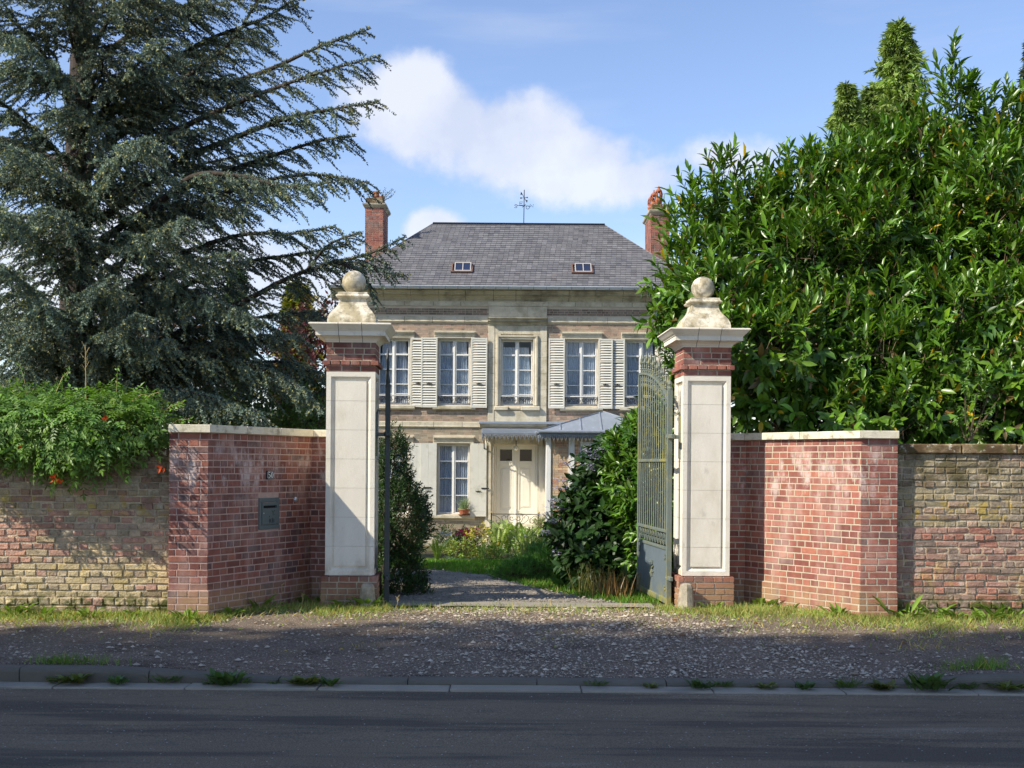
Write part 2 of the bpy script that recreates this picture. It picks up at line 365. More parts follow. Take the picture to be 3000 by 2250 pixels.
M['leaf_gloss'] = leafmat('glossy_laurel_leaf', rough=.33, transl=.24, spec=.5, var=.2, scale=2.2)
M['needle'] = leafmat('cedar_needle', rough=.55, transl=.12, spec=.35, var=.35, scale=1.2, tcol=(1.1, 1.15, .8))
M['cypress'] = leafmat('cypress_spray', rough=.6, transl=.2, spec=.3, var=.3, scale=1.5)
M['grass'] = leafmat('grass_blade', rough=.55, transl=.35, spec=.3, var=.3, scale=2.5)
M['petal'] = leafmat('petal', rough=.6, transl=.3, spec=.2, var=.1, tcol=(1, 1, 1))
M['asphalt'] = None
def glass_mat(name, tint=(.9, .95, 1.0), blue=0):
    m = bpy.data.materials.new(name); m.use_nodes = True; nt = m.node_tree; nt.nodes.clear(); N = nt.nodes.new; L = nt.links.new
    out = N('ShaderNodeOutputMaterial'); t = N('ShaderNodeBsdfTransparent'); t.inputs[0].default_value = (*tint, 1)
    g = N('ShaderNodeBsdfGlossy'); g.inputs['Roughness'].default_value = .02
    fr = N('ShaderNodeLayerWeight'); pw = N('ShaderNodeMath'); pw.operation = 'POWER'; pw.inputs[1].default_value = 4.0; L(fr.outputs['Facing'], pw.inputs[0])
    ad = N('ShaderNodeMath'); ad.operation = 'MULTIPLY_ADD'; ad.inputs[1].default_value = .85; ad.inputs[2].default_value = .035; L(pw.outputs[0], ad.inputs[0])
    geo = N('ShaderNodeNewGeometry'); n = N('ShaderNodeTexNoise'); n.inputs['Scale'].default_value = 4; L(geo.outputs['Position'], n.inputs[0])
    bp = N('ShaderNodeBump'); bp.inputs['Strength'].default_value = .05; bp.inputs['Distance'].default_value = .02; L(n.outputs['Fac'], bp.inputs['Height']); L(bp.outputs[0], g.inputs['Normal'])
    ms = N('ShaderNodeMixShader'); L(ad.outputs[0], ms.inputs[0]); L(t.outputs[0], ms.inputs[1]); L(g.outputs[0], ms.inputs[2]); L(ms.outputs[0], out.inputs[0])
    return m
M['glass'] = glass_mat('old_window_glass')
M['glass_dark'] = glass_mat('dark_door_glass', (.07, .08, .085))
# ------------------------------------------------------------------ ground, road, verge, kerb
def sstep(a, b, x):
    t = min(1, max(0, (x - a) / (b - a))); return t * t * (3 - 2 * t)
def kerb_top(x):
    return -0.118 + .078 * (1 - sstep(-3.5, -1.7, x)) + .07 * sstep(3.0, 4.1, x)
KY0, KY1, ROADZ = 9.97, 10.13, -0.165
def gz(x, y):
    if y < KY1: return ROADZ
    if y < 13.3:
        t = (y - KY1) / (13.3 - KY1); k = kerb_top(x) - .004
        return k + (0.02 - k) * t ** .9
    if y < 14.5: return .02 - .02 * (y - 13.3) / 1.2
    return max(-.0375 * (y - 14.5), -.92)

def sheet(name, xs, ys, zf, mat, kind='structure'):
    V = [(x, y, zf(x, y)) for y in ys for x in xs]; n = len(xs)
    F = [(j * n + i, j * n + i + 1, (j + 1) * n + i + 1, (j + 1) * n + i) for j in range(len(ys) - 1) for i in range(n - 1)]
    me = npmesh(name, V, F, smooth=True); o = place(name, me, mat); o['kind'] = kind; return o

def ground_material(name, cols, grain=90, stones=None, bump=.6, big=.5, patches=None, rough=.95):
    """earth: two tones on a slow noise, grain, optional pale stones on a voronoi, optional patches"""
    m = bpy.data.materials.new(name); m.use_nodes = True; nt = m.node_tree; nt.nodes.clear(); N = nt.nodes.new; L = nt.links.new
    out = N('ShaderNodeOutputMaterial'); b = N('ShaderNodeBsdfPrincipled'); b.inputs['Roughness'].default_value = rough; b.inputs['Specular IOR Level'].default_value = .25
    pos = N('ShaderNodeNewGeometry').outputs['Position']
    def nz(sc, det=5, vec=None):
        n = N('ShaderNodeTexNoise'); n.inputs['Scale'].default_value = sc; n.inputs['Detail'].default_value = det; n.inputs['Roughness'].default_value = .62; L(vec or pos, n.inputs['Vector']); return n.outputs['Fac']
    def mr(v, a, bb, lo=0, hi=1):
        n = N('ShaderNodeMapRange'); n.interpolation_type = 'SMOOTHSTEP'; n.inputs['From Min'].default_value = a; n.inputs['From Max'].default_value = bb; n.inputs['To Min'].default_value = lo; n.inputs['To Max'].default_value = hi; L(v, n.inputs['Value']); return n.outputs[0]
    def mix(f, a, c):
        n = N('ShaderNodeMixRGB')
        if isinstance(f, float): n.inputs[0].default_value = f
        else: L(f, n.inputs[0])
        for i, q in ((1, a), (2, c)):
            if isinstance(q, tuple): n.inputs[i].default_value = (*q, 1)
            else: L(q, n.inputs[i])
        return n.outputs[0]
    c = mix(mr(nz(big), .35, .65), cols[0], cols[1])
    for (pc, sc, lo, hi, amt, stretch) in (patches or []):
        mp = N('ShaderNodeMapping'); mp.inputs['Scale'].default_value = stretch; L(pos, mp.inputs[0])
        c = mix(mr(nz(sc, 6, mp.outputs[0]), lo, hi, 0, amt), c, pc)
    g = nz(grain, 3); h = g
    vm = N('ShaderNodeVectorMath'); vm.operation = 'SCALE'; L(c, vm.inputs[0]); L(mr(g, .3, .7, .5, 1.5), vm.inputs['Scale']); c = vm.outputs[0]
    if stones:
        sc, thr, scol = stones
        v = N('ShaderNodeTexVoronoi'); v.inputs['Scale'].default_value = sc; L(pos, v.inputs['Vector'])
        sepc = N('ShaderNodeSeparateColor'); L(v.outputs['Color'], sepc.inputs[0])
        pick = N('ShaderNodeMath'); pick.operation = 'GREATER_THAN'; L(sepc.outputs[0], pick.inputs[0]); pick.inputs[1].default_value = thr
        near = mr(v.outputs['Distance'], .42, .30)
        mm = N('ShaderNodeMath'); mm.operation = 'MULTIPLY'; L(pick.outputs[0], mm.inputs[0]); L(near, mm.inputs[1])
        c = mix(mm.outputs[0], c, scol)
        hh = N('ShaderNodeMath'); hh.operation = 'ADD'; L(h, hh.inputs[0]); L(mm.outputs[0], hh.inputs[1]); h = hh.outputs[0]
    L(c, b.inputs['Base Color'])
    bp = N('ShaderNodeBump'); bp.inputs['Strength'].default_value = bump; bp.inputs['Distance'].default_value = .012; L(h, bp.inputs['Height']); L(bp.outputs[0], b.inputs['Normal'])
    L(b.outputs[0], out.inputs[0]); return m
M['earth'] = ground_material('garden_earth', (lin(92, 82, 54), lin(70, 78, 38)), grain=40, big=.8)
M['asphalt'] = ground_material('worn_asphalt', (lin(122, 109, 90), lin(111, 99, 83)), grain=110, stones=(60, .985, lin(176, 176, 172)), bump=.5, big=.35,
    patches=[(lin(78, 72, 64), 1.4, .48, .60, .9, (.16, 1.3, 1)), (lin(92, 86, 76), 7, .52, .66, .6, (.35, 1.5, 1)), (lin(146, 138, 124), 2.1, .60, .74, .5, (.25, 1.6, 1))], rough=.85)
M['verge'] = ground_material('verge_earth', (lin(122, 107, 92), lin(108, 97, 86)), grain=70, stones=(60, .66, lin(160, 150, 134)), bump=.9, big=.7,
    patches=[(lin(78, 66, 56), 2.2, .5, .66, .7, (.6, 1, 1)), (lin(122, 112, 86), 1.5, .55, .7, .5, (1, 1, 1))])
M['drive'] = ground_material('drive_gravel', (lin(160, 150, 134), lin(138, 130, 116)), grain=60, stones=(48, .5, lin(184, 176, 160)), bump=1.0, big=.9,
    patches=[(lin(104, 98, 92), 1.6, .5, .66, .6, (1, 1, 1))])
M['far_verge'] = ground_material('far_verge_earth', (lin(110, 100, 80), lin(80, 92, 50)), grain=40)

def axis(lo, hi, fine_lo, fine_hi, st):
    a = list(np.arange(fine_lo, fine_hi + st / 2, st)); s = st; v = fine_lo; pre = []
    while v > lo: s *= 1.5; v -= s; pre.append(v)
    s = st; v = a[-1]; post = []
    while v < hi: s *= 1.5; v += s; post.append(v)
    return pre[::-1] + [float(q) for q in a] + post
def base_z(x, y):
    if y < 13.0: return -.32
    z = gz(x, y) - .012
    return z + .035 * mnoise.noise((x * .9, y * .9, 0)) * (1 if y > 15 else 0) * (.3 if y < 24 else 1)
sheet('ground', axis(-3000, 3000, -14, 14, .5), axis(-3000, 3000, 12.6, 46, .4), base_z, M['earth'])
sheet('road', [-400, -60, -20, -8, -4, 0, 4, 8, 20, 60, 400], [2.6, 4.0, 5.5, 7.0, 8.3, 9.2, 9.745], lambda x, y: ROADZ + .03 * math.sin((y - 2.6) / 7.1 * math.pi) - .004, M['asphalt'])
sheet('far_verge', [-400, -30, -10, 0, 10, 30, 400], [-60, -12, -4, 0, 2.55], lambda x, y: -.10 + (0.02 * (2.5 - y) if y > -4 else .13), M['far_verge'])
sheet('verge', axis(-200, 200, -7, 7, .1), [float(v) for v in np.arange(KY1 - .02, 14.3, .1)], lambda x, y: gz(x, y) + (.014 * mnoise.noise((x * 2.1, y * 2.1, 3)) + .006 * mnoise.noise((x * 8, y * 8, 1))) * min(1, (y - KY1 + .02) * 4), M['verge'])
# gravel drive, bending left past the flower bed
drv_l = [(-1.55, 13.9), (-1.5, 15), (-1.7, 17), (-2.2, 19), (-3.2, 21.5), (-5.5, 24)]
drv_r = [(1.62, 13.9), (1.05, 14.7), (.55, 16.2), (.05, 18.2), (-.45, 20.4), (-1.6, 22.3)]
def poly_at(P, t):
    k = t * (len(P) - 1); i = min(int(k), len(P) - 2); f = k - i
    return (P[i][0] + (P[i + 1][0] - P[i][0]) * f, P[i][1] + (P[i + 1][1] - P[i][1]) * f)
Vd, Fd = [], []
for j in range(61):
    a, b = poly_at(drv_l, j / 60), poly_at(drv_r, j / 60)
    for i in range(21):
        f = i / 20; x, y = a[0] + (b[0] - a[0]) * f, a[1] + (b[1] - a[1]) * f
        Vd.append((x, y, gz(x, y) + .022 + .012 * mnoise.noise((x * 1.6, y * 1.6, 5))))
for j in range(60):
    for i in range(20): q = j * 21 + i; Fd.append((q, q + 1, q + 22, q + 21))
drive = place('driveway', npmesh('driveway', Vd, Fd, smooth=True), M['drive']); drive['kind'] = 'structure'
th = MB(); th.bbox(-1.52, 1.64, 14.02, 14.36, -.12, .028, .008)
t_o = th.build('threshold', M['gutterstone']); t_o['kind'] = 'structure'

# kerb of one-metre stones and a channel of concrete slabs
kerb = bpy.data.objects.new('kerb', None); COL.objects.link(kerb); kerb['kind'] = 'structure'; WL[kerb] = Vector((0, 0, 0))
chan = bpy.data.objects.new('gutter_channel', None); COL.objects.link(chan); chan['kind'] = 'structure'; WL[chan] = Vector((0, 0, 0))
for i in range(-9, 9):
    x0, x1 = i * 1.05 + .22, i * 1.05 + 1.262
    m = MB(); n = 6; j = random.uniform(-.004, .004)
    for k in range(n + 1):
        x = x0 + (x1 - x0) * k / n; t = kerb_top(x) + j
        m.v += [(x, KY0 + j, -.3), (x, KY0 + j, t - .03), (x, KY0 + .008 + j, t - .010), (x, KY0 + .028 + j, t), (x, KY1 + j, t + .002), (x, KY1 + j, -.3)]
    for k in range(n):
        for q in range(6): m.f.append((k * 6 + q, k * 6 + 6 + q, k * 6 + 6 + (q + 1) % 6, k * 6 + (q + 1) % 6)); m.c.append(None)
    m.f += [(0, 1, 2, 3, 4, 5), tuple(range(n * 6 + 5, n * 6 - 1, -1))]; m.c += [None, None]
    m.build('kerb_stone', M['kerb'], kerb)
    m = MB(); s = .35; m.bbox(x0 + s, x1 + s, 9.745, KY0 - .004, -.32, ROADZ + .012 + random.uniform(-.003, .003), .006); m.build('channel_slab', M['gutterstone'], chan)

# ------------------------------------------------------------------ scatter helpers (numpy)
def unit(a): return a / np.maximum(np.linalg.norm(a, axis=-1, keepdims=True), 1e-9)
T_BROAD = (np.array([(0, 0, 0), (.3, -.40, .05), (.3, 0, -.02), (.3, .40, .05), (.65, -.42, .02), (.65, 0, -.05), (.65, .42, .02), (1, 0, -.16)], float),
           [(0, 2, 1), (0, 3, 2), (1, 2, 5), (1, 5, 4), (2, 3, 6), (2, 6, 5), (4, 5, 7), (5, 6, 7)])
T_LEAF = (np.array([(0, 0, 0), (.45, -.5, .05), (.45, 0, -.03), (.45, .5, .05), (1, 0, -.10)], float), [(0, 2, 1), (0, 3, 2), (1, 2, 4), (2, 3, 4)])
T_DIAM = (np.array([(0, 0, 0), (.45, -.5, 0), (.45, .5, 0), (1, 0, 0)], float), [(0, 2, 1), (1, 2, 3)])
T_BLADE = (np.array([(0, -.5, 0), (0, .5, 0), (.5, -.38, .03), (.5, .38, .03), (1, 0, -.12)], float), [(0, 1, 3), (0, 3, 2), (2, 3, 4)])
def leaves(P, D, U, Ln, Wd, T, col):
    """arrays of leaves: base P, direction D, up U, length, width -> V, F, C"""
    P, D, U = np.asarray(P, float), unit(np.asarray(D, float)), np.asarray(U, float)
    n = len(P); Sd = unit(np.cross(D, U)); Nn = np.cross(Sd, D)
    Ln = np.broadcast_to(np.asarray(Ln, float), (n,)); Wd = np.broadcast_to(np.asarray(Wd, float), (n,))
    tv, tf = T; k = len(tv)
    V = P[:, None] + D[:, None] * (tv[None, :, 0:1] * Ln[:, None, None]) + Sd[:, None] * (tv[None, :, 1:2] * Wd[:, None, None]) + Nn[:, None] * (tv[None, :, 2:3] * Ln[:, None, None])
    F = (np.arange(n)[:, None, None] * k + np.asarray(tf)[None]).reshape(-1, 3)
    C = np.repeat(np.asarray(col, float), k, axis=0)
    return V.reshape(-1, 3), F, C
def join(parts):
    V, F, C, o = [], [], [], 0
    for v, f, c in parts: V.append(v); F.append(f + o); C.append(c); o += len(v)
    return np.concatenate(V), np.concatenate(F), np.concatenate(C)
def tint(n, base, var=.25, hue=.08, rng=np.random):
    b = np.asarray(base, float)[None] * (1 + rng.uniform(-var, var, (n, 1)))
    return np.clip(b * (1 + rng.uniform(-hue, hue, (n, 3))), 0.002, 1)
def rdir(n, rng=np.random): return unit(rng.normal(size=(n, 3)))
# ------------------------------------------------------------------ brick walls by the gate
_bm = {}
def brick_mesh(w, h, d, var, rough):
    key = (round(w / .006), round(h / .004), round(d / .01), var, rough)
    if key in _bm: return _bm[key]
    rg = random.Random(hash(key) & 0xffff); b = .003 if not rough else .006; j = .0006 if not rough else .0045
    J = lambda: rg.uniform(-j, j)
    # front face at y = 0, back at y = d; front ring chamfered
    fr = [(sx * (w / 2 - b) + J(), J() * 1.2, sz_ * (h / 2 - b) + J()) for sx, sz_ in ((-1, -1), (1, -1), (1, 1), (-1, 1))]
    md = [(sx * (w / 2) + J(), b + abs(J()), sz_ * (h / 2) + J()) for sx, sz_ in ((-1, -1), (1, -1), (1, 1), (-1, 1))]
    bk = [(sx * (w / 2), d, sz_ * (h / 2)) for sx, sz_ in ((-1, -1), (1, -1), (1, 1), (-1, 1))]
    vs = fr + md + bk; fs = [(0, 1, 2, 3)]
    for i in range(4):
        k = (i + 1) % 4; fs += [(4 + i, 4 + k, k, i), (8 + i, 8 + k, 4 + k, 4 + i)]
    me = bpy.data.meshes.new('brick'); me.from_pydata(vs, [], fs); me.update()
    _bm[key] = (me, vs, fs); return _bm[key]

def lay(out, O, ang, length, z0, z1, course, palette, rough=False, proud=0.0, bond=0, st=.215, hd=.103, mj=.0125, holes=(), seed=1, depth=.05, clip_ends=True):
    """collect bricks of a wall face: alternate courses of stretchers and headers"""
    rg = random.Random(seed); A = (math.cos(ang), math.sin(ang)); Nn = (A[1], -A[0])
    n = int(round((z1 - z0) / course)); ch = (z1 - z0) / n
    for r in range(n):
        zc = z0 + (r + .5) * ch; L0 = (st if (r + bond) % 2 == 0 else hd)
        u = -rg.uniform(.0, .06) if (r + bond) % 2 else -(st / 2 + mj) * ((r // 2) % 2) - rg.uniform(0, .03)
        while u < length - .012:
            bl = L0 * (1 + rg.uniform(-.03, .03) * (3 if rough else 1))
            a, b = max(u, 0.0), min(u + bl, length); u += bl + mj * (1 + rg.uniform(-.2, .5) * (1 if rough else .3))
            if b - a < .018: continue
            if any(a < h[1] and b > h[0] and zc + ch / 2 > h[2] and zc - ch / 2 < h[3] for h in holes):
                # cut the brick round the hole
                for h in holes:
                    if a < h[1] and b > h[0] and zc + ch / 2 > h[2] and zc - ch / 2 < h[3]:
                        if h[0] - a > b - h[1]: b = min(b, h[0] - .006)
                        else: a = max(a, h[1] + .006)
                if b - a < .02: continue
            hh = ch - mj * (1 + (rg.uniform(-.25, .5) if rough else 0))
            uc = (a + b) / 2; pr = proud + rg.uniform(-.0015, .0015) * (4 if rough else 1)
            out.append(((O[0] + A[0] * uc + Nn[0] * pr, O[1] + A[1] * uc + Nn[1] * pr, zc + rg.uniform(-.001, .001) * (3 if rough else 1)), ang, b - a, hh, depth, palette(rg, uc, zc), rg.randrange(4), rough))

def apparent(b):
    (x, y, z) = b[0]
    if y < 1: return 0
    px, py = proj((x, y, z))
    if not (-20 < px < 3020 and -20 < py < 2270): return 0
    n = (math.sin(b[1]), -math.cos(b[1])); d = math.hypot(x, y); f = -(n[0] * x + n[1] * y) / d
    return max(f, 0) * b[2] * b[3] / d ** 2

def emit(parent, bricks, mo, ma, maxn=300, stuff='brickwork', rot=0.0, app=apparent):
    bricks = sorted(bricks, key=app, reverse=True)
    base = WL[parent]
    for i, (p, ang, w, h, d, c, var, rough) in enumerate(bricks[:maxn]):
        me = brick_mesh(w, h, d, var, rough)[0]
        if not me.materials: me.materials.append(mo)
        o = bpy.data.objects.new('brick', me); COL.objects.link(o); o.parent = parent
        o.location = Vector(p) - base; o.rotation_euler[2] = ang; o.color = (*c, 1)
        o.scale = (w / (round(w / .006) * .006), 1, 1)
    if len(bricks) > maxn:
        m = MB()
        for (p, ang, w, h, d, c, var, rough) in bricks[maxn:]:
            _, vs, fs = brick_mesh(w, h, d, var, rough); ca, sa = math.cos(ang), math.sin(ang)
            m.cc = c; m.add([(p[0] + x * ca - y * sa, p[1] + x * sa + y * ca, p[2] + z) for x, y, z in vs], fs)
        o = m.build(stuff, ma, parent); o['kind'] = 'stuff'

def red(rg, u, z):
    k = rg.random()
    c = lin(*((144, 88, 74) if k < .5 else (156, 99, 80) if k < .72 else (126, 74, 64) if k < .93 else (118, 88, 82)))
    f = rg.uniform(.78, 1.2); return tuple(q * f for q in c)
def red_shaded(rg, u, z):  # left wing and pillar bricks, their shade put into darker colours
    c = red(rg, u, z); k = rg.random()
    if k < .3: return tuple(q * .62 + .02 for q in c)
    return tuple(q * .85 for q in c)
def old_l(rg, u, z):
    k = rg.random(); band = mnoise.noise((u * .5, z * 3.2, 4))
    if .55 < z < 1.15 and k < .7: c = (178, 136, 116) if k < .45 else (176, 154, 128)
    elif z < .55 and k < .7: c = (190, 172, 134)
    else: c = random.Random(int(k * 1e6)).choice([(168, 152, 126), (160, 140, 120), (180, 160, 124), (166, 130, 112)])
    f = rg.uniform(.78, 1.15) * (1 + .15 * band); return tuple(q * f for q in lin(*c))
def old_r(rg, u, z):
    k = rg.random()
    if z < 1.0: c = rg.choice([(156, 122, 108), (162, 128, 112), (148, 122, 108), (146, 126, 112), (166, 116, 98)])
    else: c = rg.choice([(154, 142, 114), (160, 146, 114), (146, 132, 110), (160, 136, 114)])
    f = rg.uniform(.75, 1.12); return tuple(q * f for q in lin(*c))

def wing(name, pts, label, seed, pal, holes=(), flip=False, mat_m='mortar'):
    """wing wall: pts = plan points along the face (return, bend, corner, pier end), outward on the right hand when walking along"""
    base = Vector((pts[2 if not flip else 1][0], pts[2 if not flip else 1][1], 0))
    root = thing(name, base, label, 'wall', 'curved-in red brick wing walls beside the gate')
    bricks = []; thick = .3
    def offs(P, d):
        """offset polyline sideways (positive = outward)"""
        res = []
        for i, p in enumerate(P):
            ns = []
            for a, b in ((i - 1, i), (i, i + 1)):
                if a < 0 or b >= len(P): continue
                t = Vector((P[b][0] - P[a][0], P[b][1] - P[a][1])).normalized(); ns.append(Vector((t.y, -t.x)))
            n = ns[0] if len(ns) == 1 else (ns[0] + ns[1]).normalized()
            k = 1 / max(n.dot(ns[0]), .3); res.append((p[0] + n.x * d * k, p[1] + n.y * d * k))
        return res
    core = MB(); f, bk = offs(pts, -.004), offs(pts, -thick); core.prism(f + bk[::-1], -.15, 1.95)
    f, bk = offs(pts, .026), offs(pts, -thick + .01); core.prism(f + bk[::-1], -.15, .30)
    core.build('mortar_core', M[mat_m], root)
    for i in range(len(pts) - 1):
        a, b = pts[i], pts[i + 1]; L_ = math.hypot(b[0] - a[0], b[1] - a[1]); ang = math.atan2(b[1] - a[1], b[0] - a[0])
        hs = holes if holes and i == holes[0] else None
        lay(bricks, a, ang, L_, .30, 1.945, .0705, pal, seed=seed + i, bond=i, holes=hs[1] if hs else ())
        po = offs(pts, .03); a, b = po[i], po[i + 1]; L_ = math.hypot(b[0] - a[0], b[1] - a[1])
        lay(bricks, a, ang, L_, -.05, .30, .0705, pal, seed=seed + 9 + i, bond=i + 1)
    emit(root, bricks, M['red_obj'], M['red_attr'], 300)
    # coping stones, mitred at the bends
    f, bk = offs(pts, .045), offs(pts, -thick - .045)
    k = 0
    for i in range(len(pts) - 1):
        nseg = 2 if i == 1 else 1
        if len(pts) == 4 and flip and i == 1: nseg = 3
        for s in range(nseg):
            g = .0015
            l4 = lambda P, t: (P[i][0] + (P[i + 1][0] - P[i][0]) * t, P[i][1] + (P[i + 1][1] - P[i][1]) * t)
            t0, t1 = s / nseg + g, (s + 1) / nseg - g
            m = MB(); zt = 2.028 + random.uniform(-.002, .002); q = [l4(f, t0), l4(f, t1), l4(bk, t1), l4(bk, t0)]
            m.prism(q, 1.948, zt - .006)
            cx_, cy_ = sum(p[0] for p in q) / 4, sum(p[1] for p in q) / 4
            q2 = [(p[0] + (cx_ - p[0]) * .012, p[1] + (cy_ - p[1]) * .02) for p in q]
            n0 = len(m.v) - 4
            m.v += [(p[0], p[1], zt) for p in q2]
            for e in range(4): m.f.append((n0 + e, n0 + (e + 1) % 4, n0 + 4 + (e + 1) % 4, n0 + 4 + e)); m.c.append(None)
            m.f.append((n0 + 4, n0 + 5, n0 + 6, n0 + 7)); m.c.append(None)
            m.build('coping_stone', M['coping'], root)
    return root

RW = [(2.50, 14.62), (2.776, 14.60), (3.747, 13.19), (4.14, 13.19)]
LW = [(-3.57, 12.80), (-3.165, 12.80), (-2.36, 14.46), (-2.06, 14.46)]
def on_wall(px, py, a, b):
    """where the sight line of a photo pixel meets the wall through plan points a, b -> distance along, height"""
    d = at(px, py, 1.0) - Vector((0, 0, CAMZ)); t = Vector((b[0] - a[0], b[1] - a[1])); L_ = t.length; t /= L_
    # s*d.xy = a + u*t
    det = d.x * (-t.y) - d.y * (-t.x); s = (a[0] * (-t.y) - a[1] * (-t.x)) / det
    p = Vector((d.x * s, d.y * s)); return (p - Vector(a)).dot(t), CAMZ + d.z * s
mu0, mz1 = on_wall(758, 1459, LW[1], LW[2]); mu1, _ = on_wall(816, 1500, LW[1], LW[2]); _, mz0 = on_wall(787, 1550, LW[1], LW[2])
wing('brick_wing_wall', RW, 'sunlit red brick wing wall with pale coping right of the gate, lit full in the face', 11, red)
wing('brick_wing_wall', LW, 'shaded red brick wing wall left of the gate carrying the mailbox and number plate', 31, red_shaded, mat_m='mortar_pink', holes=(1, [(mu0, mu1, mz0, mz1)]), flip=True)

def old_wall(name, x0, x1, y, ztop, pal, label, seed, clip=None, cop=None):
    root = thing(name, ((x0 + x1) / 2, y, 0), label, 'wall')
    m = MB(); m.box(x0, x1, y + .012, y + .36, -.2, ztop); m.box(x0, x1, y - .012, y + .36, -.2, .20); m.build('mortar_core', M['mortar_old'], root)
    br = []; lay(br, (x0, y), 0.0, x1 - x0, .20, ztop, .0715, pal, rough=True, seed=seed, mj=.013, depth=.06)
    lay(br, (x0, y), 0.0, x1 - x0, -.05, .20, .0715, pal, rough=True, seed=seed + 5, proud=.028, bond=1, mj=.013, depth=.06)
    emit(root, br, M['old_obj'], M['old_attr'], 300)
    u = x0
    rg = random.Random(seed)
    while u < x1 - .05:
        e = min(u + rg.uniform(.55, .75), x1)
        m = MB(); m.bbox(u + .003, e - .003, y - .035, y + .40, ztop + .002, ztop + cop + rg.uniform(-.006, .006), .014); m.build('coping_stone', M['coping_old'], root); u = e
    return root
old_wall('old_brick_wall', -12.0, -3.575, 12.98, 1.70, old_l, 'weathered yellow-brown brick garden wall under the creeper at the left', 51, cop=.075)
old_wall('old_brick_wall', 4.150, 12.0, 13.30, 1.785, old_r, 'weathered brown brick garden wall with yellow lichen and mossy coping at the right', 77, cop=.11)

# ------------------------------------------------------------------ gate pillars
def panel_h(e):
    """moulded frame of the sunk panel: depth against distance from its edge"""
    K = [(-1, 0), (0, 0), (.001, -.010), (.014, -.016), (.024, -.026), (.036, -.036), (.048, -.036), (.050, -.014), (9, -.014)]
    for (a, ha), (b, hb) in zip(K, K[1:]):
        if a <= e <= b: return ha + (hb - ha) * (e - a) / (b - a)
    return 0
def pillar(name, cx, cy, rz, label):
    root = thing(name, (cx, cy, 0), label, 'gate pillar', 'stone and brick gate pillars', rz=rz)
    hw, hd = .275, .30
    WL[root] = Vector((0, 0, 0))                # children are in the pillar's own frame
    m = MB(); m.box(-hw - .036, hw + .036, -hd - .036, hd + .036, -.2, .355); m.box(-hw + .045, hw - .045, -hd + .045, hd - .045, .355, 2.672); m.box(-hw + .004, hw - .004, -hd + .004, hd - .004, 2.672, 3.02)
    m.build('mortar_core', M['mortar'], root)
    br = []
    def ring(z0, z1, o, bond, seed, course=.068, st=.2):
        a, b = hw + o, hd + o
        for q, (O, ang, L_) in enumerate((((-a, -b), 0, 2 * a), ((a, -b), math.pi / 2, 2 * b), ((-a, b), -math.pi / 2, 2 * b))):
            lay(br, O, ang, L_, z0, z1, course, red if cx > 0 else red_shaded, seed=seed + q, bond=bond + q, st=st, hd=.098)
    ring(-.05, .37, .045, 0, 5 + int(cx * 10)); ring(2.672, 2.738, .0, 0, 15); ring(2.738, 2.800, .034, 1, 25); ring(2.800, 3.005, .0, 0, 35)
    emit(root, br, M['red_obj'], M['red_attr'], 300, app=lambda b: 1 if abs(b[1]) < 2 else 0)
    # seven blocks of cream stone with the sunk panel running through them
    z0, z1, n = .372, 2.670, 7; ch = (z1 - z0) / n; pz0, pz1 = z0 + .055, z1 - .055
    ks = [0, .001, .014, .024, .036, .048, .050]
    for b in range(n):
        a0, a1 = z0 + b * ch + .0014, z0 + (b + 1) * ch - .0014
        zs = sorted({a0, a1} | {z for k in ks for z in (pz0 + k, pz1 - k) if a0 < z < a1})
        m = MB()
        def face(hu, off, fn):
            us = [-hu] + [-hu + .052 + k for k in ks] + [hu - .052 - k for k in ks[::-1]] + [hu]
            vs = [fn(u, off + panel_h(min(u + hu - .052, hu - .052 - u, z - pz0, pz1 - z)), z) for z in zs for u in us]; w = len(us)
            m.add(vs, [(j * w + i, j * w + i + 1, (j + 1) * w + i + 1, (j + 1) * w + i) for j in range(len(zs) - 1) for i in range(w - 1)])
        face(hw, hd, lambda u, h, z: (u, -h, z)); face(hw, hd, lambda u, h, z: (-u, h, z))
        face(hd, hw, lambda u, h, z: (h, u, z)); face(hd, hw, lambda u, h, z: (-h, -u, z))
        q = .045 if b < n - 1 else 0; m.quad((-hw + q, -hd + q, a1), (hw - q, -hd + q, a1), (hw - q, hd - q, a1), (-hw + q, hd - q, a1)); q = .045 if b else 0; m.quad((-hw + q, -hd + q, a0), (-hw + q, hd - q, a0), (hw - q, hd - q, a0), (hw - q, -hd + q, a0))
        m.build('stone_block', M['stone'], root)
    # moulded cap
    prof = [(-.02, 3.000), (.004, 3.000), (.006, 3.012), (.018, 3.020), (.026, 3.034), (.050, 3.054), (.066, 3.060), (.066, 3.066), (.112, 3.068), (.112, 3.118), (.122, 3.122), (.124, 3.130), (.140, 3.142), (.160, 3.165), (.176, 3.182), (.184, 3.188), (.184, 3.200), (.172, 3.206), (0, 3.214)]
    m = MB(); m.rsweep(prof, hw, hd); m.build('cap', M['stone'], root)
    for jx in (-.13, .13):
        m = MB(); pts = [(o, z) for o, z in prof[1:-1]]
        for (o0, za), (o1, zb) in zip(pts, pts[1:]):
            m.quad((jx - .0025, -hd - o0 - .0012, za), (jx + .0025, -hd - o0 - .0012, za), (jx + .0025, -hd - o1 - .0012, zb), (jx - .0025, -hd - o1 - .0012, zb))
        m.build('mortar_joint', M['hjoint'], root)
    # bell-shaped pedestal, slab, ball
    bell = [(-.012, 3.212), (-.002, 3.216), (.0, 3.25), (-.006, 3.29), (-.022, 3.325), (-.048, 3.362), (-.078, 3.395), (-.100, 3.425), (-.113, 3.455), (-.120, 3.485), (-.122, 3.515), (-.112, 3.520), (-.092, 3.528), (-.084, 3.538), (-.086, 3.550), (-.100, 3.560), (-.106, 3.566), (-.106, 3.582), (-.112, 3.588)]
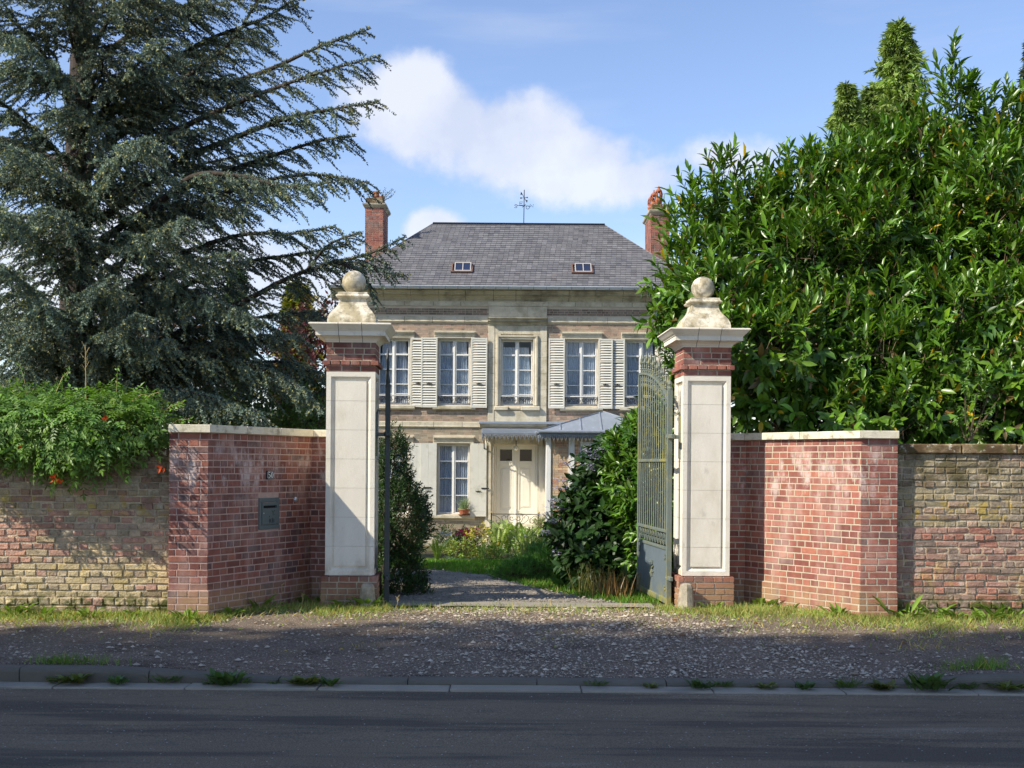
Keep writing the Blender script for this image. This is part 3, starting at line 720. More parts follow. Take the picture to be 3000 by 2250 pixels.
    m = MB(); m.rsweep([(o + 0.0, z) for o, z in bell], hw, hd - .02); m.build('pedestal', M['stone_top'], root)
    m = MB(); m.sphere((0, 0, 3.588 + .131), .137, 32, 20); m.build('ball', M['stone_top'], root, smooth=True)
    return root
pillar('gate_pillar', 2.225, 14.42, R(2.0), 'sunlit cream stone gate pillar with ball finial right of the entrance')
pillar('gate_pillar', -1.835, 14.16, R(2.0), 'dapple-shaded cream stone gate pillar with ball finial left of the entrance')
for x, y, lab in ((1.99, 13.97, 'tapered stone guard post against the right gate pillar'), (-1.60, 13.71, 'tapered stone guard post against the left gate pillar, in shade')):
    m = MB(); n = 8
    prof = [(.105, -.12), (.098, .02), (.088, .13), (.078, .25), (.066, .285), (.045, .298), (.001, .302)]
    m.lathe(prof, (x, y, 0), n); o = m.build('guard_stone', M['guard'], None)
    props(o, lab, 'guard stone', 'guard stones at the foot of the pillars')

# ------------------------------------------------------------------ iron gate leaves
def arch(t): return 2.33 + .5 * (1 - (1 - t) ** 2) ** .75
def spiral(c, r0, r1, a0, turns, n=14, ax='xz', y=0):
    pts = []
    for i in range(n + 1):
        t = i / n; r = r0 + (r1 - r0) * t; a = a0 + turns * 2 * math.pi * t
        pts.append((c[0] + r * math.cos(a), y, c[1] + r * math.sin(a)))
    return pts
def gate_leaf(hx, hy, fx, fy, z, label, paint='gate'):
    ang = math.atan2(fy - hy, fx - hx); Wd = math.hypot(fx - hx, fy - hy)
    root = thing('gate_leaf', (hx, hy, z), label, 'gate leaf', 'wrought iron gate leaves standing open', rz=ang); WL[root] = Vector((0, 0, 0))
    def part(nm, fn, mat='gate', smooth=False, parent=root):
        m = MB(); fn(m); o = m.build(nm, M[paint if mat == 'gate' else mat], parent, smooth=smooth); return o
    part('stile', lambda m: (m.bbox(-.03, .03, -.03, .03, 0, 2.52, .004), m.lathe([(.03, 2.52), (.034, 2.54), (.02, 2.56), (.03, 2.59), (.012, 2.63), (.001, 2.65)], (0, 0, 0), 8)))
    part('stile', lambda m: m.bbox(Wd - .045, Wd, -.022, .022, 0, arch(1), .004))
    part('rail', lambda m: m.bbox(.03, Wd - .045, -.025, .025, .02, .085, .004))
    for zz in (.665, .865, 1.70): part('rail', lambda m: m.bbox(.03, Wd - .045, -.02, .02, zz - .018, zz + .018, .003))
    part('sheet_panel', lambda m: m.box(.03, Wd - .045, -.006, .006, .085, .647), 'gate_panel')
    fr = part('rail', lambda m: m.tube([(Wd * t - .0, 0, arch(t)) for t in [i / 20 for i in range(1, 21)]], .022, 4))
    nb = 14
    for i in range(nb):
        t = (i + .75) / (nb + .5); x = Wd * t; top = arch(t) + (.20 if i % 2 else .25)
        def bar(m):
            m.tube([(x, 0, .88), (x, 0, 1.685)], .0095, 6); m.tube([(x, 0, 1.715), (x, 0, top - .08)], .0095, 6)
            m.lathe([(.012, -.10), (.016, -.09), (.008, -.075), (.022, -.035), (.012, .01), (.001, .07)], (x, 0, top - .02), 6)
            m.lathe([(.01, 0), (.017, .01), (.01, .02)], (x, 0, arch(t) + .05), 6)
        part('bar', bar)
    def sc(m):
        for i in range(nb - 1):
            t = (i + 1.25) / (nb + .5); x = Wd * t; a = arch(t)
            for s in (-1, 1):
                m.tube([(x + s * p[0], p[1], p[2]) for p in spiral((.024, a - .07), .026, .008, math.pi, 1.2, 12)], .006, 4)
                m.tube([(x + s * p[0], p[1], p[2]) for p in spiral((.024, a - .15), .022, .008, math.pi, -1.2, 12)], .006, 4)
                m.tube([(x + s * p[0], p[1], p[2]) for p in spiral((.024, a + .05), .022, .008, math.pi, 1.1, 10)], .005, 4)
    part('scrollwork', sc)['kind'] = 'stuff'
    nf = 11
    for i in range(nf):
        x = .03 + (Wd - .075) * (i + .5) / nf
        def fz(m):
            m.tube(spiral((x, .765), .066, .066, 0, 1, 16), .007, 4, cap=False)
            for s in (-1, 1):
                m.tube(spiral((x, .765 + s * .03), .026, .010, s * math.pi / 2, 1.3, 12), .006, 4)
        part('frieze_scroll', fz)['kind'] = 'stuff'
    def rosette(m, x, z_, r, n):
        for k in range(n):
            a = 2 * math.pi * k / n
            for q in (-1, 1):
                m.tube([(x + math.cos(a) * r * .2, q * .008, z_ + math.sin(a) * r * .2), (x + math.cos(a + .18) * r * .6, q * .022, z_ + math.sin(a + .18) * r * .6), (x + math.cos(a) * r, q * .012, z_ + math.sin(a) * r)], r * .16, 4, r2=r * .06)
        m.sphere((x, 0, z_), .022, 8, 6)
    part('rosette', lambda m: rosette(m, Wd * .5, .37, .115, 9))
    for xx in (.13, Wd - .15):
        for zz in (.19, .56): part('rosette', lambda m: rosette(m, xx, zz, .05, 6))
    def hinge(m):
        m.bbox(-.20, -.02, -.025, .025, 1.62 + .33, 2.00, .006)
        m.sphere((-.0, 0, 1.975), .042, 8, 6)
    part('hinge_arm', hinge, 'gate')
    part('hinge_arm', lambda m: (m.bbox(-.16, -.02, -.02, .02, .30, .35, .006), m.sphere((0, 0, .325), .04, 8, 6)))
    return root
gate_leaf(1.835, 14.34, 1.665, 16.10, -.0, 'grey-green iron gate leaf with lichen standing open at the right pillar')
gate_leaf(-1.435, 14.16, -1.625, 15.94, -.0, 'shade-darkened iron gate leaf seen edge-on, open at the left pillar', 'gate_shaded')
for (x, y, s, lab) in ((1.96, 14.36, -1, 'scrolled iron hinge plate on the right pillar'), (-1.565, 14.18, 1, 'scrolled iron hinge plate on the left pillar')):
    m = MB(); m.bbox(x - .012, x + .012, y - .03, y + .03, 1.72, 2.22, .004); m.tube([(x, y, 2.2), (x - .02 * -s, y - .02, 2.26), (x - .045 * -s, y - .02, 2.24)], .012, 5)
    m.bbox(min(x, x + s * .10), max(x, x + s * .10), y - .022, y + .022, 1.95, 1.995, .004)
    o = m.build('hinge_plate', M['gate']); props(o, lab, 'hinge', 'iron hinge plates on the gate pillars')

# ------------------------------------------------------------------ mailbox, number plate, doorbell on the left wing wall
aW, bW = LW[1], LW[2]; wang = math.atan2(bW[1] - aW[1], bW[0] - aW[0]); wt = Vector((math.cos(wang), math.sin(wang))); wn = Vector((wt.y, -wt.x))
def wall_thing(name, u, z, label, cat):
    p = Vector(aW) + wt * u
    o = thing(name, (p.x, p.y, z), label, cat, rz=wang); WL[o] = Vector((0, 0, 0)); return o
uc = (mu0 + mu1) / 2; w2 = (mu1 - mu0) / 2; hB = mz1 - mz0
mbx = wall_thing('mailbox', uc, mz0, 'grey-green steel mailbox with deer cut-out set in the shaded red wall', 'mailbox')
def fr(m):
    m.bbox(-w2, w2, -.012, .16, 0, .05, .003); m.bbox(-w2, w2, -.012, .16, hB - .045, hB, .003); m.bbox(-w2, -w2 + .038, -.012, .16, .05, hB - .045, .003); m.bbox(w2 - .038, w2, -.012, .16, .05, hB - .045, .003)
m = MB(); fr(m); m.build('frame', M['mailbox'], mbx)
m = MB(); dx0, dx1, dz0, dz1 = -w2 + .042, w2 - .042, .054, hB - .05
sl0, sl1 = dx0 + .02, dx1 - .02; sz0, sz1 = dz1 - .066, dz1 - .038
m.bbox(dx0, dx1, -.020, .0, dz0, sz0, .002); m.bbox(dx0, dx1, -.020, .0, sz1, dz1, .002); m.box(dx0, sl0, -.0195, .0, sz0, sz1); m.box(sl1, dx1, -.0195, .0, sz0, sz1)
door = m.build('door', M['mailbox'], mbx)
m = MB(); m.box(sl0, sl1, -.004, .0, sz0, sz1); m.build('slot', M['dark_gap'], door)
m = MB(); m.lathe([(.008, 0), (.008, .004)], (0, 0, 0), 10); me = m.mesh('lock'); o = place('lock', me, M['steel'], door, local=True); o.location = (dx0 + .022, -.0205, sz0 - .055); o.rotation_euler[0] = R(90)
# deer cut-out: dark openings for antlers, head, neck shade, tail and four legs
def cut(polys):
    m = MB(); s = (sz0 - dz0 - .035) / .205
    for P in polys: m.add([(x * s * 1.45 + .022, -.0212, z * s + (dz0 + .014)) for x, z in P], [tuple(range(len(P)))])
    return m
deer = [[(.022, .165), (.036, .17), (.034, .157), (.022, .152)], [(.003, .192), (.016, .178), (.030, .172), (.03, .18), (.018, .187), (.008, .2)], [(.06, .195), (.05, .18), (.038, .172), (.036, .18), (.046, .187), (.052, .2)],
        [(.028, .15), (.036, .15), (.032, .12), (.024, .118)], [(.046, .128), (.056, .138), (.056, .124)], [(-.04, .12), (-.03, .11), (-.028, .095), (-.036, .09)],
        [(-.038, .07), (-.028, .07), (-.026, .0), (-.034, .0)], [(-.006, .072), (-.024, .042), (-.006, .0), (.002, .0), (-.014, .042), (.002, .072)], [(.014, .078), (.024, .078), (.026, .0), (.018, .0)], [(.038, .07), (.046, .07), (.048, .0), (.040, .0)]]
cut(deer).build('deer_cutout', M['dark_gap'], door)['kind'] = 'stuff'
pu, pz = on_wall(790, 1391.5, aW, bW); pl = wall_thing('number_plate', pu, pz, 'dark enamel house number plate reading 50 on the shaded red wall', 'number plate')
hs = .048; pl.scale[0] = 1.38
m = MB(); m.bbox(-hs, hs, -.016, .004, -hs * .98, hs * .98, .004); m.build('plate', M['enamel'], pl)
m = MB(); q = hs - .007
ring_ = [(-q + .01, q), (q - .01, q), (q, q - .01), (q, -q + .01), (q - .01, -q), (-q + .01, -q), (-q, -q + .01), (-q, q - .01), (-q + .01, q)]
m.tube([(x, -.0165, z) for x, z in ring_], .0016, 4); m.build('border', M['enamel_white'], pl)
def glyph(pl, polys, nm):
    m = MB()
    for outer, inner in polys:
        n = len(outer)
        if inner:
            m.add([(x, -.0172, z) for x, z in outer + inner], [(i, (i + 1) % n, n + (i + 1) % n, n + i) for i in range(n)])
        else: m.add([(x, -.0172, z) for x, z in outer], [tuple(range(n))])
    m.build(nm, M['enamel_white'], pl)
el = lambda cx, rx, rz, n=20: [(cx + rx * math.cos(2 * math.pi * i / n), rz * math.sin(2 * math.pi * i / n)) for i in range(n)]
glyph(pl, [(el(.017, .0155, .034), el(.017, .0065, .029))], 'digit_zero')
five = [([(-.030, .033), (-.008, .033), (-.006, .026), (-.026, .026)], None), ([(-.030, .033), (-.0265, .033), (-.0265, .002), (-.030, .002)], None)]
nA = 14; arc = [(-.019 + .0155 * math.cos(a), -.013 + .0205 * math.sin(a)) for a in [math.pi * .75 - (math.pi * 1.62) * i / nA for i in range(nA + 1)]]
arc2 = [(-.0195 + .0065 * math.cos(a), -.013 + .0165 * math.sin(a)) for a in [math.pi * .75 - (math.pi * 1.62) * i / nA for i in range(nA + 1)]]
for i in range(nA): five.append(([arc[i], arc[i + 1], arc2[i + 1], arc2[i]], None))
glyph(pl, five, 'digit_five')
bu, bz = on_wall(864.5, 1463, aW, bW); bell = wall_thing('doorbell', bu, bz, 'small round steel doorbell on the shaded red wall beside the mailbox', 'doorbell')
m = MB(); m.lathe([(.030, 0), (.030, .01), (.024, .02), (.012, .027), (.001, .029)], (0, 0, 0), 16); o = place('cover', m.mesh('cover', True), M['steel'], bell, local=True); o.rotation_euler[0] = R(90)
# ------------------------------------------------------------------ house
HY0 = 38.0; HX = .15; HW = 5.45; GZ0 = -.92
house = thing('house', (HX, HY0, GZ0), 'brick and stone two-storey house with slate roof behind the gate', 'house')
def hp(nm, fn, mat, parent=house, smooth=False, kind=None):
    m = MB(); fn(m); o = m.build(nm, M[mat], parent, smooth=smooth)
    if kind: o['kind'] = kind
    return o
WXC = [-3.68, -1.805, .135, 2.125, 3.98]; WH = .50
UP = [(c - WH, c + WH, 3.46, 5.49) for c in WXC]
GR = [(c - WH, c + WH, .08, 2.24) for c in WXC[:2]]
DOOR = (.12 - .68, .12 + .68, -.5, 2.26)
OPEN = UP + GR + [DOOR]
XL, XR = HX - HW, HX + HW
def cells(x0, x1, z0, z1, holes):
    xs = sorted({x0, x1} | {v for h in holes for v in h[:2] if x0 < v < x1}); zs = sorted({z0, z1} | {v for h in holes for v in h[2:4] if z0 < v < z1})
    for i in range(len(xs) - 1):
        for j in range(len(zs) - 1):
            cx, cz = (xs[i] + xs[i + 1]) / 2, (zs[j] + zs[j + 1]) / 2
            if not any(h[0] < cx < h[1] and h[2] < cz < h[3] for h in holes): yield xs[i], xs[i + 1], zs[j], zs[j + 1]
def core(m):
    y0, y1 = HY0 + .004, HY0 + .34
    P = lambda x, y, z: (x, y, z)
    for a, b, c, d in cells(XL + .006, XR - .006, GZ0 - .3, 6.7, OPEN): m.quad((a, y0, c), (b, y0, c), (b, y0, d), (a, y0, d)); m.quad((a, y1, c), (a, y1, d), (b, y1, d), (b, y1, c))
    for a, b, c, d in OPEN:
        m.quad((a, y0, c), (a, y0, d), (a, y1, d), (a, y1, c)); m.quad((b, y0, c), (b, y1, c), (b, y1, d), (b, y0, d)); m.quad((a, y0, d), (b, y0, d), (b, y1, d), (a, y1, d)); m.quad((a, y0, c), (a, y1, c), (b, y1, c), (b, y0, c))
    m.box(XL + .006, XL + .35, HY0 + .007, HY0 + 7.0, GZ0 - .3, 6.69); m.box(XR - .35, XR - .006, HY0 + .007, HY0 + 7.0, GZ0 - .3, 6.69); m.box(XL + .36, XR - .36, HY0 + 6.7, HY0 + 7.0, GZ0 - .3, 6.69)
    m.box(XL + .36, XR - .36, HY0 + .345, HY0 + 6.69, 2.62, 2.90); m.box(XL + .36, XR - .36, HY0 + .345, HY0 + 6.69, 6.1, 6.3)
hp('wall', core, 'hmortar')
# stone zones keep bricks away
ST = [(XL, XR, 6.51, 7), (XL, XR, 5.98, 6.20), (XL, XR, 2.75, 2.94), (-.76, 1.05, 2.75, 7), (-.86, 1.10, GZ0, 2.8)]
ST += [(a - .15, b + .15, 5.48, 5.74) for a, b, c, d in UP] + [(a - .15, b + .15, 2.24, 2.50) for a, b, c, d in GR] + [(a - .16, b + .16, c - .16, c) for a, b, c, d in UP + GR]
ST += [(a - .09, b + .09, c, d) for a, b, c, d in UP + GR]
def hbr(m):
    rg = random.Random(3); z = GZ0 - .1; r = 0; ch = .0685
    while z < 6.6:
        u = XL - (.06 if r % 2 else 0)
        while u < XR:
            w = .215 if (r % 2 == 0 or rg.random() < .25) else .105
            a, b = max(u, XL), min(u + w, XR); u += w + .010
            for s in ST + OPEN:
                if a < s[1] and b > s[0] and z + ch > s[2] and z < s[3]:
                    if s[0] - a > b - s[1]: b = min(b, s[0])
                    else: a = max(a, s[1])
            if b - a < .03: continue
            k = rg.random(); c = (170, 149, 129) if k < .4 else (160, 143, 124) if k < .7 else (148, 128, 112) if k < .88 else (180, 150, 130)
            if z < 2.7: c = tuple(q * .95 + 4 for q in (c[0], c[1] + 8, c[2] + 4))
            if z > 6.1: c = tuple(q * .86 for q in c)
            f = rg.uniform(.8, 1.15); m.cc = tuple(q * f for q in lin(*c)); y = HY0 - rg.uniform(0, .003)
            z0, z1 = z + .005, z + ch - .005; yb = HY0 + .008
            m.add([(a, y, z0), (b, y, z0), (b, y, z1), (a, y, z1), (a, yb, z0), (b, yb, z0), (b, yb, z1), (a, yb, z1)], [(0, 1, 2, 3), (0, 4, 5, 1), (1, 5, 6, 2), (2, 6, 7, 3), (3, 7, 4, 0)])
        z += ch; r += 1
hp('brickwork', hbr, 'hbrick', kind='stuff')
def stones(nm, prof, x0, x1, step, mat, seed, jit=.12):
    """course of separate stones cut to one profile of (outset, z)"""
    rg = random.Random(seed); u = x0
    while u < x1 - .05:
        e = min(u + step * rg.uniform(1 - jit, 1 + jit), x1)
        if x1 - e < step * .3: e = x1
        hp(nm, lambda m: m.profx([(HY0 - o, z) for o, z in prof], u + .006, e - .006), mat); u = e
JO = MB()
def joint_back(x0, x1, d, z0, z1): JO.box(x0, x1, HY0 - d, HY0 + .012, z0, z1)
corn = [(-.02, 6.66), (.03, 6.66), (.035, 6.70), (.07, 6.73), (.09, 6.76), (.15, 6.79), (.17, 6.80), (.17, 6.845), (.27, 6.85), (.275, 6.90), (.31, 6.925), (.33, 6.955), (.33, 6.985), (-.02, 6.985)]
stones('cornice_stone', corn, XL - .32, XR + .32, .78, 'hcornice', 5); joint_back(XL - .2, XR + .2, .02, 6.67, 6.98)
stones('architrave_stone', [(-.01, 6.52), (.028, 6.52), (.028, 6.66), (-.01, 6.66)], XL, -.77, .9, 'hstone', 6); stones('architrave_stone', [(-.01, 6.52), (.028, 6.52), (.028, 6.66), (-.01, 6.66)], 1.06, XR, .9, 'hstone', 7)
band = [(-.01, 5.99), (.022, 5.99), (.026, 6.01), (.055, 6.03), (.06, 6.05), (.04, 6.06), (.04, 6.195), (.03, 6.20), (-.01, 6.20)]
stones('band_stone', band, XL, -.77, .95, 'hstone', 8); stones('band_stone', band, 1.06, XR, .95, 'hstone', 9)
band2 = [(-.01, 2.76), (.02, 2.76), (.05, 2.785), (.05, 2.80), (.035, 2.81), (.035, 2.925), (.025, 2.935), (-.01, 2.935)]
stones('band_stone', band2, XL, -.99, .95, 'hstone', 10); stones('band_stone', band2, 1.06, XR, .95, 'hstone', 12)
joint_back(XL, XR, .012, 6.53, 6.65); joint_back(XL, XR, .012, 6.0, 6.19); joint_back(XL, XR, .01, 2.77, 2.93)
# central bay: flat stone strip with entablature, little cornice and moulded window surround
def blocks(nm, x0, x1, z0, z1, d, n, mat='hstone', seed=0):
    for i in range(n):
        a, b = z0 + (z1 - z0) * i / n, z0 + (z1 - z0) * (i + 1) / n
        hp(nm, lambda m: m.bbox(x0, x1, HY0 - d, HY0 + .03, a + .003, b - .003, .004), mat)
cxd = WXC[2]
blocks('bay_stone', -.76, cxd - .70, 2.95, 5.93, .04, 6); blocks('bay_stone', cxd + .70, 1.05, 2.95, 5.93, .04, 6)
blocks('bay_stone', cxd - .695, cxd - .505, 3.40, 5.66, .03, 5); blocks('bay_stone', cxd + .505, cxd + .695, 3.40, 5.66, .03, 5)
for i in range(5):
    a = cxd - .695 + 1.39 * i / 5
    hp('lintel_stone', lambda m: m.add([(a + .003 + (i - 2.5) * .0, HY0 - .03, 5.665), (a + .275, HY0 - .03, 5.665), (a + .275, HY0 - .03, 5.925), (a + .003, HY0 - .03, 5.925), (a + .003, HY0 + .03, 5.665), (a + .275, HY0 + .03, 5.665), (a + .275, HY0 + .03, 5.925), (a + .003, HY0 + .03, 5.925)], [(0, 1, 2, 3), (0, 4, 5, 1), (1, 5, 6, 2), (2, 6, 7, 3), (3, 7, 4, 0)]), 'hstone')
hp('bay_stone', lambda m: m.bbox(cxd - .695, cxd + .695, HY0 - .03, HY0 + .03, 2.95, 3.29, .004), 'hstone')
for i in range(3):
    a = -.76 + 1.81 * i / 3; hp('entablature_stone', lambda m: m.bbox(a + .003, a + .60, HY0 - .05, HY0 + .03, 6.19, 6.52, .004), 'hstone')
hp('entablature_stone', lambda m: m.profx([(HY0 - o, z) for o, z in [(-.01, 6.525), (.07, 6.525), (.075, 6.62), (.09, 6.655), (-.01, 6.655)]], -.78, 1.07), 'hstone')
pc = [(-.01, 5.93), (.05, 5.93), (.06, 5.97), (.09, 6.0), (.10, 6.04), (.19, 6.05), (.195, 6.10), (.235, 6.13), (.24, 6.165), (-.01, 6.19)]
hp('bay_cornice', lambda m: m.profx([(HY0 - o, z) for o, z in pc], -.76, 1.05), 'hcornice')
def surround(cx_, z0, z1, hw, mat, name='window_surround'):
    """moulded architrave round an opening"""
    pr = [(0, 0), (0, .05), (.02, .062), (.055, .062), (.07, .075), (.085, .092), (.13, .092), (.14, .0)]   # (outset from opening, proud)
    def f(m):
        vs = []
        for (o, d) in pr:
            y = HY0 - d; vs += [(cx_ - hw - o, y, z0), (cx_ - hw - o, y, z1 + o), (cx_ + hw + o, y, z1 + o), (cx_ + hw + o, y, z0)]
        fs = [(4 * i + j, 4 * i + j + 1, 4 * i + 5 + j, 4 * i + 4 + j) for i in range(len(pr) - 1) for j in range(3)]
        m.add(vs, fs)
    hp(name, f, mat)
surround(cxd, 3.46, 5.49, .50, 'hstone')
def hood(cx_, z, mat='hstone'):
    pr = [(-.01, 0), (.03, 0), (.03, .05), (.045, .055), (.05, .10), (.075, .12), (.085, .15), (.10, .16), (.10, .20), (-.01, .205)]
    hp('window_hood', lambda m: (m.profx([(HY0 - o, z + h) for o, h in pr], cx_ - .62, cx_ + .62), m.box(cx_ - .621, cx_ - .56, HY0 - .055, HY0 + .01, z - .06, z - .001), m.box(cx_ + .56, cx_ + .621, HY0 - .055, HY0 + .01, z - .06, z - .001)), mat)
for i, c in enumerate(WXC):
    if i != 2: hood(c, 5.53)
for c in WXC[:2]: hood(c, 2.28)
def sill(cx_, z, broken=False):
    if broken:
        hp('window_sill', lambda m: m.bbox(cx_ - .70, cx_ - .26, HY0 - .14, HY0 + .1, z - .14, z - .01, .02), 'hstone'); hp('window_sill', lambda m: m.bbox(cx_ + .12, cx_ + .72, HY0 - .14, HY0 + .1, z - .14, z - .01, .02), 'hstone')
        hp('window_sill', lambda m: m.bbox(cx_ - .259, cx_ + .119, HY0 - .06, HY0 + .1, z - .13, z - .02, .03), 'hstone')
    else: hp('window_sill', lambda m: m.profx([(HY0 - o, z + h) for o, h in [(-.1, -.14), (.06, -.14), (.09, -.11), (.11, -.10), (.11, -.02), (.0, .0), (-.1, .01)]], cx_ - .66, cx_ + .66), 'hstone')
for i, c in enumerate(WXC): sill(c, 3.44, i == 2)
for c in WXC[:2]: sill(c, .07)
# plinth of the house
hp('plinth', lambda m: (m.box(XL - .02, -.87, HY0 - .03, HY0 + .02, GZ0 - .2, -.62), m.box(1.10, XR + .02, HY0 - .03, HY0 + .02, GZ0 - .2, -.62)), 'hstone')
o = JO.build('joint_backing', M['hjoint'], house)

# windows
def window(cx_, z0, z1, rows, upper):
    y0 = HY0 + .13
    w = hp('window', lambda m: (m.bbox(cx_ - WH, cx_ - WH + .034, y0, y0 + .06, z0, z1, .004), m.bbox(cx_ + WH - .034, cx_ + WH, y0, y0 + .06, z0, z1, .004), m.bbox(cx_ - WH + .034, cx_ + WH - .034, y0, y0 + .06, z1 - .055, z1, .004), m.bbox(cx_ - WH + .034, cx_ + WH - .034, y0 - .012, y0 + .06, z0, z0 + .06, .004)), 'white')
    def sash(m):
        m.bbox(cx_ - .062, cx_ + .062, y0 - .012, y0 + .05, z0 + .061, z1 - .056, .004)
        m.bbox(cx_ - .018, cx_ + .018, y0 - .03, y0 - .0125, z0 + .061, z1 - .056, .004)
        for s in (-1, 1): a, b = sorted((cx_ + s * (WH - .035), cx_ + s * (WH - .066))); m.bbox(a, b, y0 - .008, y0 + .05, z0 + .061, z1 - .056, .003)
    s = hp('sash', sash, 'white', w)
    for k, (zb, th) in enumerate(rows):
        for s_ in (-1, 1):
            a, b = sorted((cx_ + s_ * .0625, cx_ + s_ * (WH - .0665))); hp('glazing_bar', lambda m: m.bbox(a, b, y0 - .006 - (th > .03) * .012, y0 + .04, zb - th / 2, zb + th / 2, .003), 'white', w)
    zs = [z0 + .06] + [r[0] for r in rows] + [z1 - .06]
    for za, zb in zip(zs, zs[1:]):
        for s_ in (-1, 1):
            a, b = sorted((cx_ + s_ * .06, cx_ + s_ * (WH - .06))); hp('pane', lambda m: m.quad((a, y0 + .02, za), (b, y0 + .02, za), (b, y0 + .02, zb), (a, y0 + .02, zb)), 'glass', w)
    if upper:
        def rail(m):
            y = HY0 - .02; zr = z0 + .27
            m.bbox(cx_ - WH, cx_ + WH, y - .02, y + .02, zr, zr + .03, .004)
        hp('handrail', rail, 'white', w)
        def sc(m):
            y = HY0 - .02; zr = z0 + .17
            for s_ in (-1, 1):
                for k in range(3):
                    x = cx_ + s_ * (.08 + k * .155); m.tube([(p[0], y, p[2]) for p in spiral((x, zr), .062, .014, math.pi * (k % 2), 1.6 * s_, 16)], .012, 4)
                    m.tube([(p[0], y, p[2]) for p in spiral((x + s_ * .075, zr + .045), .035, .01, 0, -1.2 * s_, 10)], .009, 4)
                m.tube([(cx_ + s_ * .45, y, zr - .05), (cx_ + s_ * .49, y, zr - .02), (cx_ + s_ * .49, y, zr + .09)], .01, 4)
            m.tube([(cx_ - .49, y, zr + .095), (cx_ + .49, y, zr + .095)], .008, 4)
        hp('window_grille', sc, 'iron', w)
    return w
for i, c in enumerate(WXC): window(c, 3.46, 5.49, [(5.02, .05), (4.56, .028), (4.10, .028), (3.80, .028)], True)
for i, c in enumerate(WXC[:2]): window(c, .08, 2.24, [(1.72, .05), (1.19, .028), (.66, .028)], False)
CURT = ['net curtain behind the leftmost upper window beside the left pillar', 'pale net curtain behind the upper window left of the central bay', 'white lace curtain behind the central upper window',
        'pale net curtain behind the upper window right of the central bay', 'net curtain behind the rightmost upper window above the gate leaf', 'grey curtain behind the ground floor window half hidden by the shrub', 'grey curtain behind the ground floor window with the potted plant']
def curtain(cx_, z0, z1, label, lace):
    root = thing('curtain', (cx_, HY0 + .215, z0), label, 'curtain', 'curtains behind the house windows')
    for s in (-1, 1):
        V, n = [], 60; ph = random.uniform(0, 6)
        gap = random.choice((0, .02, .05, .16))
        for k in range(2):
            for i in range(n + 1):
                t = i / n; x = cx_ + s * (gap * .3 + (WH - .03 - gap) * t) if k else cx_ + s * (.01 + (WH - .04) * t)
                V.append((x, HY0 + .215 + .020 * math.sin(t * 44 + ph) + .012 * math.sin(t * 17 + ph * 2), z1 if k else z0))
        F = [(i, i + 1, n + 2 + i, n + 1 + i) for i in range(n)]
        me = npmesh('drape', V, F, smooth=True); place('drape', me, M['lace' if lace else 'curtain'], root)
for i, (a, b, c, d) in enumerate(UP): curtain(WXC[i], c + .02, d - (.22 if i == 2 else .03), CURT[i], i == 2)
for i, (a, b, c, d) in enumerate(GR): curtain(WXC[i], c + .02, d - .03, CURT[5 + i], False)

# shutters
_slat = {}
def shutter(x0, x1, z0, z1, y, louvre, tilt=0.0, latch=True):
    s = hp('shutter', lambda m: (m.bbox(x0, x0 + .045, y - .032, y, z0, z1, .003), m.bbox(x1 - .045, x1, y - .032, y, z0, z1, .003), m.bbox(x0 + .0455, x1 - .0455, y - .031, y - .001, z1 - .06, z1 - .002, .003), m.bbox(x0 + .0455, x1 - .0455, y - .031, y - .001, z0 + .002, z0 + .075, .003),
        m.bbox(x0 + .0455, x1 - .0455, y - .031, y - .001, z0 + (z1 - z0) * .66, z0 + (z1 - z0) * .66 + .05, .003), m.bbox(x0 + .0455, x1 - .0455, y - .031, y - .001, z0 + (z1 - z0) * .33, z0 + (z1 - z0) * .33 + .05, .003)) if louvre else
        (m.bbox(x0, (x0 + x1) / 2 - .001, y - .03, y, z0 + .17, z1, .003), m.bbox((x0 + x1) / 2 + .001, x1, y - .03, y, z0 + .17, z1, .003), m.bbox(x0, x1, y - .034, y, z0, z0 + .168, .004), m.box(x0 + .05, x1 - .05, y - .038, y - .0305, z0 + .155, z0 + .185)), 'shutter')
    if louvre:
        w = x1 - x0 - .085; key = round(w, 3)
        if key not in _slat:
            m = MB(); T = Matrix.Rotation(R(-27), 4, 'X'); m.box(-w / 2, w / 2, -.0045, .0045, -.032, .032, T); me = m.mesh('slat'); me.materials.append(M['shutter']); _slat[key] = me
        rails = [z0 + .075, z0 + (z1 - z0) * .33, z0 + (z1 - z0) * .66, z1 - .06]
        z = z0 + .10
        while z < z1 - .08:
            if not any(r - .012 < z < r + .062 for r in rails[1:3]):
                o = bpy.data.objects.new('slat', _slat[key]); COL.objects.link(o); o.parent = s; o.location = ((x0 + x1) / 2, y - .016, z)
            z += .079
    else:
        pass
    if latch:
        def lt(m):
            xc = (x0 + x1) / 2; zz = z0 + (z1 - z0) * .345
            m.bbox(xc - .08, xc + .08, y - .052, y - .0345, zz - .008, zz + .012, .003); m.bbox(xc - .02, xc + .02, y - .058, y - .0525, zz - .014, zz + .018, .003)
        hp('latch', lt, 'iron', s)
    return s
SH = .50
